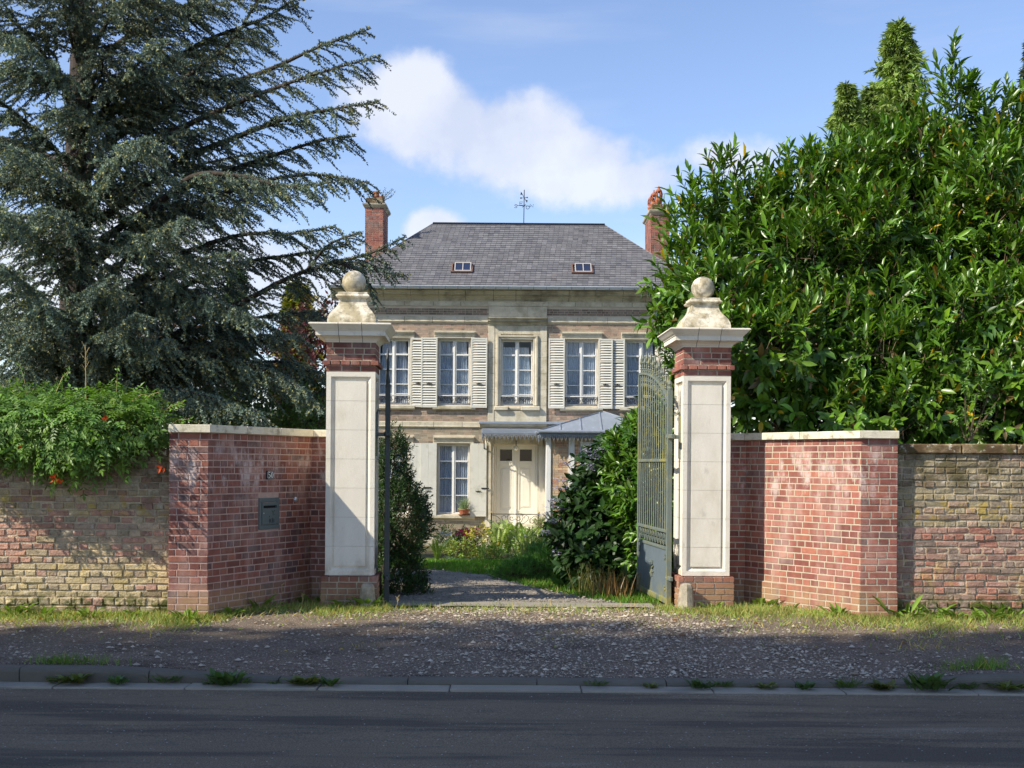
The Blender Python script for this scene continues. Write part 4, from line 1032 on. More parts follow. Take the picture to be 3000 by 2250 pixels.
for i, c in enumerate(WXC):
    if i == 2: continue
    zl, zu = 3.37, 5.53
    if i == 0: shutter(c + WH + .02, c + WH + .02 + SH, zl + .01, zu - .01, HY0 - .035, True)
    elif i == 1: shutter(c - WH - .02 - SH, c - WH - .02, zl, zu, HY0 - .085, True); shutter(c + WH + .02, c + WH + .02 + SH, zl, zu, HY0 - .095, True)
    elif i == 3: shutter(c - WH - .02 - SH, c - WH - .02, zl, zu, HY0 - .095, True); shutter(c + WH + .02, c + WH + .02 + SH - .06, zl, zu, HY0 - .085, True)
    else: shutter(c - WH - .02 - SH + .04, c - WH - .02, zl, zu, HY0 - .040, True); shutter(c + WH + .02, c + WH + .02 + SH, zl, zu, HY0 - .085, True)
for i, c in enumerate(WXC[:2]):
    zl, zu = .02, 2.27
    if i == 0: shutter(c + WH + .02, c + WH + .02 + SH - .05, zl, zu, HY0 - .035, False)
    else: shutter(c - WH - .02 - SH, c - WH - .02, zl, zu, HY0 - .080, False); shutter(c + WH + .02, c + WH + .02 + SH, zl, zu, HY0 - .085, False)
for (x, z) in ((-2.58, .90), (-.80, .89)): hp('shutter_bar', lambda m: m.bbox(x - .14, x + .10, HY0 - .135, HY0 - .116, z - .02, z + .02, .004), 'iron')

# front door with surround
dx0, dx1, dz0, dz1 = DOOR
hp('door_surround', lambda m: (m.bbox(dx0 - .27, dx0 - .002, HY0 - .06, HY0 + .16, -.52, 2.74, .012), m.bbox(dx1 + .002, dx1 + .25, HY0 - .06, HY0 + .16, -.52, 2.74, .012), m.bbox(dx0 - .001, dx1 + .001, HY0 - .05, HY0 + .16, 2.262, 2.74, .012), m.bbox(dx0 - .16, dx0 - .08, HY0 - .09, HY0 - .061, -.4, 2.40, .01), m.bbox(dx1 + .08, dx1 + .16, HY0 - .09, HY0 - .061, -.4, 2.40, .01)), 'hstone')
dY = HY0 + .20
def dframe(m):
    m.bbox(dx0 + .002, dx0 + .07, dY - .06, dY + .06, dz0, dz1, .005); m.bbox(dx1 - .07, dx1 - .002, dY - .06, dY + .06, dz0, dz1, .005); m.bbox(dx0 + .071, dx1 - .071, dY - .06, dY + .06, dz1 - .06, dz1, .005)
dr = hp('door', dframe, 'door')
for s in (-1, 1):
    a, b = sorted((.12 + s * .008, .12 + s * .605))
    def leaf(m):
        m.box(a, b, dY, dY + .04, dz0, 1.70)
        st = .11
        for (q0, q1) in ((a, a + st), (b - st, b)): m.bbox(q0, q1, dY - .02, dY - .0005, dz0, dz1 - .062, .004)
        for z0_, z1_ in ((dz0, dz0 + .2), (.10, .22), (1.60, 1.74), (dz1 - .16, dz1 - .062)): m.bbox(a + st + .0005, b - st - .0005, dY - .02, dY - .0005, z0_, z1_, .004)
        for z0_, z1_ in ((dz0 + .24, .06), (.28, 1.54)):
            for g, pr_ in ((.03, .008), (.07, .016)): m.bbox(a + st + g, b - st - g, dY - pr_, dY - .0004, z0_ + g * .6, z1_ - g * .6, .006)
    lf = hp('door_leaf', leaf, 'door', dr)
    hp('door_pane', lambda m: m.quad((a + .10, dY + .01, 1.73), (b - .10, dY + .01, 1.73), (b - .10, dY + .01, dz1 - .15), (a + .10, dY + .01, dz1 - .15)), 'glass_dark', dr)
hp('door_astragal', lambda m: m.bbox(.12 - .03, .12 + .03, dY - .045, dY - .021, dz0, dz1 - .062, .006), 'door', dr)
hp('door_handle', lambda m: (m.tube([(.15, dY - .06, .17), (.25, dY - .06, .17)], .011, 6), m.bbox(.135, .165, dY - .05, dY - .021, .06, .24, .004)), 'steel', dr)
hp('door_shutter', lambda m: m.bbox(dx1 + .03, dx1 + .24, HY0 - .11, HY0 - .08, -.42, 2.2, .004), 'shutter')
lamp = thing('globe_lamp', (.12, HY0 - .12, 2.12), 'white globe lamp hanging above the cream front door', 'lamp')
m = MB(); m.sphere((.12, HY0 - .12, 2.13), .085, 20, 12); m.build('globe', M['globe'], lamp, smooth=True)
m = MB(); m.tube([(.12, HY0 - .12, 2.2), (.12, HY0 - .12, 2.34), (.12, HY0 - .045, 2.36)], .014, 6); m.build('bracket', M['iron'], lamp)

# roof: slates laid in rows on the four slopes
EX0, EX1, EY0, EY1, EZ = XL - .34, XR + .34, HY0 - .36, HY0 + 7.3, 7.05
RX0, RX1, RY, RZ = HX - 2.86, HX + 2.90, HY0 + 3.45, 9.74
roof = hp('roof', lambda m: (m.add([(EX0, EY0, EZ - .03), (EX1, EY0, EZ - .03), (EX1, EY1, EZ - .03), (EX0, EY1, EZ - .03), (RX0, RY, RZ - .03), (RX1, RY, RZ - .03)], [(0, 1, 5, 4), (1, 2, 5), (2, 3, 4, 5), (3, 0, 4), (3, 2, 1, 0)])), 'hjoint')
def slates(m, A, B, C, D, rows, w, seed):
    """A-B eave, D-C ridge"""
    rg = random.Random(seed); A, B, C, D = map(Vector, (A, B, C, D)); n = (B - A).cross(D - A).normalized()
    for r in range(rows):
        s0, s1 = r / rows, (r + 1.25) / rows; s1 = min(s1, 1.0)
        P, Q = A.lerp(D, s0), B.lerp(C, s0); P1, Q1 = A.lerp(D, s1), B.lerp(C, s1)
        ex = (Q - P).normalized(); L0 = (Q - P).length; off = (P1 - P).dot(ex); L1 = (Q1 - P1).length
        up = (P1 - P) - ex * off; u = -w * (.5 * (r % 2)) - rg.uniform(0, .02)
        while u < L0:
            a, b = u + .004, u + w - .004 * rg.random(); u += w
            a0, b0 = max(a, 0), min(b, L0); a1, b1 = max(a, off), min(b, off + L1)
            if b0 - a0 < .01: continue
            if b1 - a1 < .0: a1 = b1 = min(max((a0 + b0) / 2, off), off + L1)
            k = rg.random(); c = (107, 106, 107) if k < .6 else (115, 114, 114) if k < .85 else (97, 96, 98); f = rg.uniform(.9, 1.1); m.cc = tuple(q * f for q in lin(*c))
            h = .020 + rg.uniform(-.003, .004); h1 = .003; tl = rg.uniform(-.006, .006)
            m.add([P + ex * a0 + n * h + up * tl, P + ex * b0 + n * h + up * tl, P + ex * b1 + up + n * h1, P + ex * a1 + up + n * h1, P + ex * a0 + n * .001 + up * tl, P + ex * b0 + n * .001 + up * tl], [(0, 1, 2, 3), (4, 5, 1, 0), (4, 0, 3), (1, 5, 2)])
def front_slates(m): slates(m, (EX0, EY0, EZ), (EX1, EY0, EZ), (RX1, RY, RZ), (RX0, RY, RZ), 30, .165, 1)
for fn, nm in ((front_slates, 'slates'), (lambda m: slates(m, (EX1, EY0, EZ), (EX1, EY1, EZ), (RX1, RY, RZ), (RX1, RY, RZ), 30, .165, 2), 'slates'), (lambda m: slates(m, (EX0, EY1, EZ), (EX0, EY0, EZ), (RX0, RY, RZ), (RX0, RY, RZ), 30, .165, 4), 'slates')):
    o = hp(nm, fn, 'slate', roof); o['kind'] = 'stuff'
hp('ridge_capping', lambda m: m.profx([(RY - .09, RZ - .04), (RY, RZ + .045), (RY + .09, RZ - .04)], RX0 - .02, RX1 + .02), 'slate', roof)
for a, b in (((EX0, EY0, EZ), (RX0, RY, RZ)), ((EX1, EY0, EZ), (RX1, RY, RZ))):
    def hipcap(m): m.cc = lin(100, 100, 104); m.tube([a, b], .022, 5)
    hp('hip_capping', hipcap, 'slate', roof)
# roof lights
sl = (Vector((0, RY, RZ)) - Vector((0, EY0, EZ))); pitch = math.atan2(sl.z, sl.y)
for X, px in ((-1.62, 0), (2.16, 1)):
    t = .265; p = Vector((X, EY0, EZ)).lerp(Vector((X, RY, RZ)), t)
    T = Matrix.Translation(p) @ Matrix.Rotation(pitch, 4, 'X')
    def fr_(m):
        for a in ((-.34, .34, -.30, -.25), (-.34, .34, .25, .30)): m.box(a[0], a[1], a[2], a[3], 0.0, .07, T)
        for a in ((-.34, -.29, -.249, .249), (.29, .34, -.249, .249)): m.box(a[0], a[1], a[2], a[3], 0.0, .0695, T)
    M.setdefault('rust', pm('brown_flashing', lin(110, 84, 72), .2, 6, .7, .1, 40))
    sk = hp('roof_light', fr_, 'rust', roof)
    T2 = T @ Matrix.Translation((0.03, 0, .06)) @ Matrix.Rotation(R(7), 4, 'X')
    def fr2(m):
        for a in ((-.26, .26, -.24, -.20), (-.26, .26, .20, .24), (-.26, -.23, -.199, .199), (.23, .26, -.199, .199), (-.014, .014, -.199, .199)): m.box(*a, 0, .04, T2)
    M.setdefault('oldwhite', pm('dirty_white_paint', lin(170, 166, 160), .1, 8, .6, .05, 40)); hp('frame', fr2, 'oldwhite', sk)
    M.setdefault('skyglass', pm('dark_roof_glass', lin(40, 48, 70), .05, 3, .06, 0, spec=.9, rvar=.02))
    hp('pane', lambda m: m.box(-.23, .23, -.2, .2, .01, .02, T2), 'skyglass', sk)
# gutter with straps
def gut(m):
    prof = [(EY0 - .02 - .09 + .09 * math.cos(a), 7.065 + .09 * math.sin(a)) for a in [math.pi + math.pi * i / 8 for i in range(9)]]
    n = len(prof)
    m.add([(EX0, p[0], p[1]) for p in prof] + [(EX1, p[0], p[1]) for p in prof], [(i, n + i, n + i + 1, i + 1) for i in range(n - 1)])
    m.tube([(EX0, prof[0][0] - .004, prof[0][1]), (EX1, prof[0][0] - .004, prof[0][1])], .011, 6)
g = hp('gutter', gut, 'zinc_light')
u = EX0 + .1
while u < EX1:
    hp('gutter_strap', lambda m: m.tube([(u, EY0 - .02 - .09 + .097 * math.cos(a), 7.065 + .097 * math.sin(a)) for a in [math.pi + math.pi * i / 6 for i in range(7)]], .016, 4), 'zinc', g); u += .385

# chimneys
def chimney(x0, x1, y0, y1, zb, zt, pots, lantern):
    c = hp('chimney', lambda m: m.box(x0 + .006, x1 - .006, y0 + .006, y1 - .006, zb, zt), 'mortar')
    def br(m):
        rg = random.Random(int(x0 * 10)); ch = .0705; z = zb; r = 0
        while z < zt - .03:
            for (O, A, Lw, nn) in (((x0, y0), (1, 0), x1 - x0, (0, -1)), ((x1, y0), (0, 1), y1 - y0, (1, 0)), ((x0, y1), (0, -1), y1 - y0, (-1, 0))):
                u = -.11 * (r % 2)
                k = 0
                while u < Lw:
                    w = .215 if (k + r) % 3 else .105; k += 1
                    a, b = max(u, 0) , min(u + w, Lw); u += w + .016
                    if b - a < .02: continue
                    cc = red(rg, 0, 0); m.cc = cc; z0_, z1_ = z + .008, min(z + ch - .007, zt)
                    q = lambda s, d, zz: (O[0] + A[0] * s + nn[0] * d, O[1] + A[1] * s + nn[1] * d, zz)
                    m.add([q(a, 0, z0_), q(b, 0, z0_), q(b, 0, z1_), q(a, 0, z1_), q(a, -.01, z0_), q(b, -.01, z0_), q(b, -.01, z1_), q(a, -.01, z1_)], [(0, 1, 2, 3), (0, 4, 5, 1), (1, 5, 6, 2), (2, 6, 7, 3), (3, 7, 4, 0)])
            z += ch; r += 1
    o = hp('brickwork', br, 'red_attr', c); o['kind'] = 'stuff'
    mx, my, hx, hy = (x0 + x1) / 2, (y0 + y1) / 2, (x1 - x0) / 2, (y1 - y0) / 2
    def crown(m):
        k = MB(); k.rsweep([(-.01, zt), (.01, zt), (.03, zt + .03), (.05, zt + .05), (.075, zt + .07), (.09, zt + .11), (.09, zt + .135), (0, zt + .15)], hx, hy); m.add([(p[0] + mx, p[1] + my, p[2]) for p in k.v], k.f)
    hp('crown', crown, 'hcornice', c)
    hp('crown_block', lambda m: m.bbox(x0 + .02, x1 - .02, y0 + .05, y1 - .05, zt + .152, zt + .34, .02), 'coping_old', c)
    for (px, py, s) in pots:
        zz = zt + .335
        def pot(m):
            if not lantern: m.lathe([(.11 * s, 0), (.112 * s, .12), (.10 * s, .14), (.10 * s, .17), (.125 * s, .22), (.125 * s, .24), (.10 * s, .24)], (px, py, zz), 16)
            else:
                m.lathe([(.10, 0), (.11, .12), (.13, .17), (.13, .19), (.10, .20), (.10, .26), (.12, .28)], (px, py, zz), 14)
                for k in range(6):
                    a = k * math.pi / 3; m.tube([(px + .105 * math.cos(a), py + .105 * math.sin(a), zz + .27), (px + .11 * math.cos(a), py + .11 * math.sin(a), zz + .40), (px + .07 * math.cos(a), py + .07 * math.sin(a), zz + .50)], .022, 5)
                m.lathe([(.115, .44), (.10, .50), (.05, .56), (.02, .60), (.025, .63), (.001, .66)], (px, py, zz), 14)
        hp('chimney_pot', pot, 'terracotta', c, smooth=True)
chimney(-4.84, -4.25, 40.0, 41.5, 6.6, 9.96, [(-4.52, 40.3, 1.0), (-4.42, 41.0, .95)], False)
chimney(4.50, 5.10, 40.2, 42.1, 6.6, 9.86, [(4.77, 40.5, 1), (4.68, 41.1, 1), (4.66, 41.7, 1)], True)
hp('tie_rod', lambda m: m.tube([(-4.25, 40.4, 8.62), (-3.7, 40.4, 8.62)], .02, 5), 'iron'); hp('tie_rod', lambda m: m.tube([(4.50, 40.6, 8.5), (4.0, 40.6, 8.5)], .02, 5), 'iron')
# weather vane
VX = .335; VZ = RZ
def vane(m):
    m.tube([(VX, RY, VZ - .05), (VX + .01, RY, VZ + 1.16)], .014, 6)
    for a in (R(12), R(102)):
        d = (math.cos(a) * .25, math.sin(a) * .25); z = VZ + .60; m.tube([(VX - d[0], RY - d[1], z + .02), (VX + d[0], RY + d[1], z + .02)], .009, 5)
    m.sphere((VX, RY, VZ + .62), .03, 8, 6)
vn = hp('weather_vane', vane, 'iron')
def letter(strokes, x, z, k=.055):
    def f(m):
        for st in strokes: m.tube([(x + p[0] * k, RY - .02, z + p[1] * k) for p in st], .010, 4)
    hp('compass_letter', f, 'iron', vn)
letter([[(1, 1), (-1, 1), (-1, -1), (1, -1)], [(-1, 0), (.6, 0)]], VX - .09, VZ + .69); letter([[(-1, -1), (-1, 1), (1, -1), (1, 1)]], VX + .26, VZ + .62)
letter([[(math.cos(a), math.sin(a)) for a in [i * math.pi / 6 for i in range(13)]]], VX + .13, VZ + .56); letter([[(.9, .7), (.3, 1), (-.6, .9), (-.8, .4), (0, 0), (.8, -.4), (.6, -.9), (-.4, -1), (-.9, -.7)]], VX - .27, VZ + .60)
hp('arrow', lambda m: (m.tube([(VX - .10, RY, VZ + 1.08), (VX + .10, RY, VZ + .74)], .009, 5), m.add([(VX + .10, RY - .006, VZ + .72), (VX + .06, RY - .006, VZ + .82), (VX + .13, RY - .006, VZ + .80)], [(0, 1, 2)]), m.add([(VX - .10, RY - .006, VZ + 1.10), (VX - .12, RY - .006, VZ + .98), (VX - .04, RY - .006, VZ + 1.0)], [(0, 1, 2)]), m.tube([(VX - .10, RY, VZ + .88), (VX + .11, RY, VZ + .90)], .009, 5), m.sphere((VX - .1, RY, VZ + .88), .03, 6, 5), m.sphere((VX + .11, RY, VZ + .9), .025, 6, 5)), 'iron', vn)

# zinc ledge and canopy with fretwork over the door, landing and steps
hp('zinc_ledge', lambda m: m.bbox(-1.03, 1.75, HY0 - .26, HY0 + .0, 2.875, 2.955, .01), 'zinc')
hp('ledge_cornice', lambda m: m.profx([(HY0 - o, z) for o, z in [(-.01, 2.76), (.07, 2.76), (.12, 2.80), (.18, 2.83), (.22, 2.872), (-.01, 2.872)]], -1.0, 1.06), 'hcornice')
canopy = hp('canopy', lambda m: (m.bbox(-.92, .84, 37.02, 37.30, 2.56, 2.71, .012), m.box(-.91, .83, 37.301, 37.93, 2.62, 2.70)), 'zinc')
def fret(m, P, Q, z, step=.115):
    """hanging fretwork: scalloped motif repeated between two plan points"""
    P, Q = Vector((*P, z)), Vector((*Q, z)); d = Q - P; n = max(1, int(d.length / step)); d /= n; e = d.normalized()
    for i in range(n):
        c = P + d * (i + .5); w = d.length * .5
        pt = lambda u, v: c + e * (u * w) + Vector((0, 0, v))
        m.tube([pt(-1, -.03), pt(-.55, -.085), pt(0, -.055), pt(.55, -.085), pt(1, -.03)], .010, 4)
        m.tube([pt(0, -.05), pt(-.45, -.10), pt(0, -.17), pt(.45, -.10), pt(0, -.05)], .010, 4); m.tube([pt(0, -.15), pt(0, -.20)], .016, 4, r2=.003)
        m.tube([pt(-1, -.012), pt(1, -.012)], .016, 4); m.tube([pt(-.5, -.02), pt(-.5, -.08)], .012, 4); m.tube([pt(.5, -.02), pt(.5, -.08)], .012, 4)
o = hp('fretwork', lambda m: (fret(m, (-.92, 37.03), (.80, 37.03), 2.56), fret(m, (-.905, 37.93), (-.905, 37.05), 2.56)), 'zinc', canopy); o['kind'] = 'stuff'
hp('canopy_bracket', lambda m: (m.tube([(-.86, 37.96, 2.05), (-.86, 37.8, 2.2), (-.86, 37.5, 2.45), (-.86, 37.1, 2.56)], .02, 6), m.tube([(-.86, 37.96, 2.55), (-.86, 37.1, 2.56)], .02, 6)), 'iron', canopy)
hp('landing', lambda m: (m.bbox(-.75, .98, 36.45, HY0 - .065, GZ0 - .1, -.51, .012), m.bbox(-.5, .75, 36.12, 36.44, GZ0 - .1, -.66, .012), m.bbox(-.5, .75, 35.80, 36.11, GZ0 - .1, -.80, .012)), 'hstone')
rl = thing('iron_railing', (.105, 36.55, -.51), 'low black scrolled iron railing in front of the cream door', 'railing')
def rpart(nm, fn): m = MB(); fn(m); m.build(nm, M['iron'], rl)
for xx in (-.60, .81):
    rpart('post', lambda m: m.bbox(xx - .016, xx + .016, 36.534, 36.566, -.52, .18, .003)); m = MB(); m.sphere((xx, 36.55, .205), .03, 8, 6); m.build('knob', M['stalk'], rl)
for zz in (.155, -.40): rpart('rail', lambda m: m.bbox(-.584, .794, 36.536, 36.564, zz - .012, zz + .012, .003))
def scr(m):
    y = 36.55; P = lambda pts: m.tube([(p[0], y, p[2]) for p in pts], .009, 5)
    for s in (-1, 1):
        c = .105; f = lambda x, z: (c + s * x, y, z)
        P([f(.05, -.30), f(.02, -.2), f(.12, -.14), f(.26, -.12), f(.38, -.02), f(.40, .08), f(.33, .12), f(.27, .08), f(.29, .03)])
        P([f(.69, -.38), f(.60, -.30), f(.50, -.18), f(.42, -.20), f(.42, -.28), f(.48, -.30)]); P([f(.69, .12), f(.56, .1), f(.44, .0), f(.44, -.09), f(.52, -.12), f(.57, -.06), f(.53, -.02)])
        P([f(.0, .02), f(.08, -.04), f(.16, 0), f(.14, .07), f(.08, .07), f(.08, .03)]); P([f(.0, -.34), f(.1, -.38), f(.3, -.34), f(.34, -.26), f(.28, -.22), f(.24, -.27)]); P([f(.20, .14), f(.24, .05), f(.18, -.08), f(.1, -.12)])
rpart('scrollwork', scr)

# garden porch with zinc roof right of the door
porch = thing('garden_porch', (2.6, 37, GZ0), 'brick garden porch with hipped zinc roof and fretwork, right of the front door', 'porch')
PX0, PX1, PY0, PY1, PZ, AX, AY, AZ = .80, 4.42, 35.75, HY0 - .27, 2.63, 2.72, 36.95, 3.24
pp = lambda nm, fn, mat, parent=porch: hp(nm, fn, mat, parent)
A_ = (AX, AY, AZ); A2 = (AX + .15, HY0 - .28, AZ - .05)
pr = pp('roof', lambda m: m.add([(PX0, PY0, PZ), (PX1, PY0, PZ), (PX1, PY1, PZ), (PX0, PY1, PZ), A_, A2], [(0, 1, 4), (1, 2, 5, 4), (3, 0, 4, 5), (0, 3, 2, 1)]), 'zinc')
def seam(m, P, Q): m.tube([Vector(P) + Vector((0, -.005, .012)), Vector(Q) + Vector((0, -.005, .012))], .020, 4)
for i in range(1, 6):
    x = PX0 + (PX1 - PX0) * i / 6
    f = 1 - abs(x - AX) / (AX - PX0 if x < AX else PX1 - AX)
    hpnt = (x, PY0 + (AY - PY0) * f, PZ + (AZ - PZ) * f); pp('seam', lambda m: seam(m, (x, PY0, PZ), hpnt), 'zinc', pr)
pp('hip_seam', lambda m: seam(m, (PX0, PY0, PZ), A_), 'zinc', pr); pp('hip_seam', lambda m: seam(m, (PX1, PY0, PZ), A_), 'zinc', pr)
for i in range(1, 3):
    y = PY0 + (AY - PY0) * i / 3; f = i / 3; pp('seam', lambda m: seam(m, (PX0, y, PZ), (PX0 + (AX - PX0) * f, y, PZ + (AZ - PZ) * f)), 'zinc', pr)
pp('gutter', lambda m: (m.tube([(PX0 - .03, PY0 - .04, PZ - .03), (PX1 + .03, PY0 - .04, PZ - .03)], .055, 8), m.tube([(PX0 - .04, PY0 - .03, PZ - .03), (PX0 - .04, PY1, PZ - .03)], .055, 8)), 'zinc')
pp('fascia', lambda m: (m.box(PX0, PX1, PY0 + .02, PY0 + .05, PZ - .16, PZ - .02), m.box(PX0, PX0 + .03, PY0 + .051, PY1, PZ - .16, PZ - .02)), 'zinc')
o = pp('fretwork', lambda m: (fret(m, (PX0, PY0 + .01), (PX1, PY0 + .01), PZ - .12), fret(m, (PX0 - .01, PY1), (PX0 - .01, PY0 + .02), PZ - .12)), 'zinc'); o['kind'] = 'stuff'
FY = PY0 + .30
for (a, b) in ((1.00, 1.14), (1.66, 1.83), (4.12, 4.28)): pp('post', lambda m: m.bbox(a, b, FY - .03, FY + .12, GZ0 - .05, PZ - .05, .006), 'white')
def pbrick(m):
    rg = random.Random(8); z = GZ0; r = 0
    while z < PZ - .1:
        u = 1.15 - .11 * (r % 2)
        for (lo, hi) in ((1.142, 1.655), (1.835, 1.985)):
            u = lo - .11 * (r % 2)
            while u < hi:
                w = .215 if rg.random() < .6 else .105; a, b = max(u, lo), min(u + w, hi); u += w + .01
                if b - a < .03: continue
                c = rg.choice([(198, 164, 132), (206, 178, 140), (186, 140, 112), (190, 168, 138)]); f = rg.uniform(.85, 1.1); m.cc = tuple(q * f for q in lin(*c))
                m.box(a, b, FY + .004, FY + .08, z + .005, z + .0635)
        z += .0685; r += 1
    
o = pp('brickwork', pbrick, 'hbrick'); o['kind'] = 'stuff'
pp('wall', lambda m: (m.box(1.10, 1.99, FY + .012, FY + .14, GZ0 - .1, PZ - .1), m.box(1.02, 1.12, FY + .14, HY0 - .1, GZ0 - .1, PZ - .1), m.box(1.99, 4.2, FY + .02, FY + .14, GZ0 - .1, .0), m.box(1.99, 4.2, FY + .02, FY + .14, 2.32, PZ - .1), m.box(4.13, 4.25, FY + .14, HY0 - .1, GZ0 - .1, PZ - .1)), 'hmortar')
def pwin(m):
    for a in ((2.0, 2.09, 0, 2.31), (4.02, 4.115, 0, 2.31), (2.98, 3.05, .09, 2.20)): m.bbox(a[0], a[1], FY - .0, FY + .08, a[2], a[3], .005)
    m.bbox(2.091, 4.019, FY, FY + .08, 2.20, 2.31, .005); m.bbox(2.091, 4.019, FY, FY + .08, 0, .089, .005); m.bbox(2.091, 4.019, FY - .02, FY + .06, 1.55, 1.60, .004)
pw = pp('window', pwin, 'white')
pp('pane', lambda m: m.quad((2.05, FY + .05, .05), (4.06, FY + .05, .05), (4.06, FY + .05, 2.25), (2.05, FY + .05, 2.25)), 'glass', pw)
cu = thing('curtain', (3.0, FY + .3, .1), 'white net curtain behind the garden porch window', 'curtain', 'curtains behind the house windows')
V = []; n = 120
for k in range(2):
    for i in range(n + 1): V.append((2.03 + 2.05 * i / n, FY + .3 + .02 * math.sin(i * .9), 2.25 if k else .1))
place('drape', npmesh('drape', V, [(i, i + 1, n + 2 + i, n + 1 + i) for i in range(n)], smooth=True), M['curtain'], cu)
# ------------------------------------------------------------------ trees
def catmull(P, n):
    P = [Vector(p) for p in P]; P = [P[0] * 2 - P[1]] + P + [P[-1] * 2 - P[-2]]; out = []
    segs = len(P) - 3
    for i in range(segs):
        a, b, c, d = P[i:i + 4]
        for k in range(n):
            t = k / n; out.append(.5 * ((2 * b) + (c - a) * t + (2 * a - 5 * b + 4 * c - d) * t * t + (3 * b - a - 3 * c + d) * t ** 3))
    out.append(P[-2]); return out

def cedar():
    rg = np.random.RandomState(21)
    base = at(225, 1560, 19.4); base.z = gz(0, 19.4)
    root = thing('cedar_tree', base, 'huge blue-green cedar with drooping sprays spreading over the left of the garden', 'tree')
    m = MB(); tp = catmull([base - Vector((0, 0, .2)), at(215, 1250, 19.4), at(222, 900, 19.4), at(228, 500, 19.5), at(240, 100, 19.6), at(250, -500, 19.6)], 8)
    m.tube(tp, .33, 12, r2=.12); m.build('trunk', M['bark'], root, smooth=True)
    limbs = [ # photo pixel x, y, depth at start and end, spread of the side branches, density
        ([(240, 560), (304, 418), (450, 282), (586, 200), (683, 114), (760, -10), (830, -120)], 19.3, 18.0, 1.0, 1),
        ([(300, 430), (500, 300), (760, 215), (930, 140), (1085, 84)], 19.2, 17.3, .95, 1),
        ([(280, 520), (480, 400), (700, 300), (900, 225), (1100, 168)], 19.0, 17.0, .95, 1),
        ([(300, 640), (504, 483), (651, 418), (841, 347), (976, 320), (1108, 298)], 19.2, 16.8, .9, 1),
        ([(300, 700), (520, 560), (760, 470), (930, 415), (1040, 400)], 19.6, 17.6, 1.0, 1),
        ([(280, 760), (480, 640), (700, 550), (900, 512), (1075, 536)], 19.2, 17.2, 1.0, 1),
        ([(250, 800), (420, 640), (560, 520), (700, 515), (830, 545), (955, 538)], 18.6, 15.7, .9, 1.1),
        ([(300, 900), (500, 760), (700, 690), (860, 685), (980, 664)], 19.0, 17.4, 1.0, 1),
        ([(260, 1100), (430, 1030), (600, 930), (721, 880), (846, 814), (976, 770), (1085, 743), (1188, 694)], 19.0, 17.0, .85, 1),
        ([(976, 770), (1060, 775), (1130, 800), (1180, 806)], 17.4, 16.9, .35, 1), ([(976, 770), (1040, 790), (1085, 850), (1100, 905)], 17.4, 16.8, .3, .8), ([(900, 790), (960, 720), (1030, 690), (1062, 684)], 17.4, 16.8, .4, .9),
        ([(300, 1000), (520, 850), (720, 770), (880, 745), (1010, 720)], 19.6, 18.0, .9, 1),
        ([(250, 1050), (450, 1000), (650, 950), (830, 920), (945, 915)], 19.4, 17.8, 1.0, 1.1), ([(250, 1150), (450, 1110), (650, 1075), (820, 1060), (930, 1090)], 19.6, 17.8, 1.0, 1.2), ([(250, 1120), (420, 1060), (600, 1010), (760, 985), (880, 990)], 18.8, 17.0, 1.0, 1.2),
        ([(250, 200), (420, 80), (600, 0), (800, -60), (1000, -90)], 19.5, 18.0, 1.0, 1), ([(240, 100), (400, -60), (620, -160)], 19.5, 18.5, 1.2, 1), ([(250, 330), (420, 230), (600, 120), (760, 60), (880, -10)], 19.6, 18.6, 1.0, 1),
        ([(230, 700), (200, 560), (120, 480), (20, 430)], 19.2, 15.6, 1.1, 1.1), ([(225, 760), (300, 560), (380, 440), (430, 405)], 19.2, 15.5, 1.0, 1.1), ([(225, 900), (150, 760), (60, 650), (-50, 600)], 19.2, 15.5, 1.1, 1.1),
        ([(230, 950), (330, 800), (450, 690), (550, 640)], 19.2, 15.6, 1.0, 1.1), ([(225, 1000), (120, 880), (30, 800), (-60, 760)], 19.2, 15.6, 1.1, 1.1), ([(225, 1050), (260, 920), (300, 850), (330, 810)], 19.2, 15.6, 1.0, 1.1), ([(235, 1000), (420, 860), (560, 770), (690, 740)], 19.2, 16.2, 1.0, 1.1),
        ([(225, 500), (100, 380), (0, 300), (-120, 260)], 19.3, 17.0, 1.2, 1), ([(230, 400), (180, 250), (100, 150), (0, 100)], 19.3, 16.4, 1.2, 1), ([(230, 450), (330, 280), (420, 170), (500, 120)], 19.3, 16.6, 1.1, 1), ([(235, 250), (300, 90), (380, -20), (420, -80)], 19.4, 16.8, 1.1, 1), ([(225, 300), (120, 150), (20, 50), (-100, 0)], 19.4, 17.2, 1.2, 1), ([(240, 150), (180, 0), (120, -120)], 19.5, 17.0, 1.2, 1),
        ([(240, 600), (420, 520), (640, 470), (800, 440)], 19.6, 22.5, 1.1, .9), ([(230, 500), (60, 420), (-100, 380)], 19.6, 22.0, 1.2, .9), ([(240, 300), (420, 200), (600, 130), (820, 60)], 19.6, 22.5, 1.1, .9), ([(230, 900), (400, 860), (560, 850), (700, 840)], 19.6, 22.0, 1.1, .9), ([(220, 950), (100, 930), (-40, 900)], 19.6, 21.5, 1.1, .9), ([(230, 700), (100, 640), (-40, 640)], 19.6, 21.0, 1.1, .9),
        ([(260, 1080), (450, 1040), (660, 1050), (830, 1110), (930, 1190)], 18.6, 16.6, 1.0, 1.2), ([(260, 1150), (420, 1130), (600, 1160), (760, 1220)], 18.4, 16.2, .9, 1.2), ([(260, 900), (440, 860), (600, 880), (740, 930)], 18.8, 16.4, .9, 1.1),
        ([(225, 1120), (120, 1020), (0, 970)], 19.2, 16.6, 1.1, 1.2), ([(225, 1150), (330, 1060), (430, 1010), (500, 1000)], 19.2, 16.4, 1.0, 1.2), ([(225, 1200), (150, 1120), (60, 1080)], 19.0, 16.6, 1.1, 1.1)]
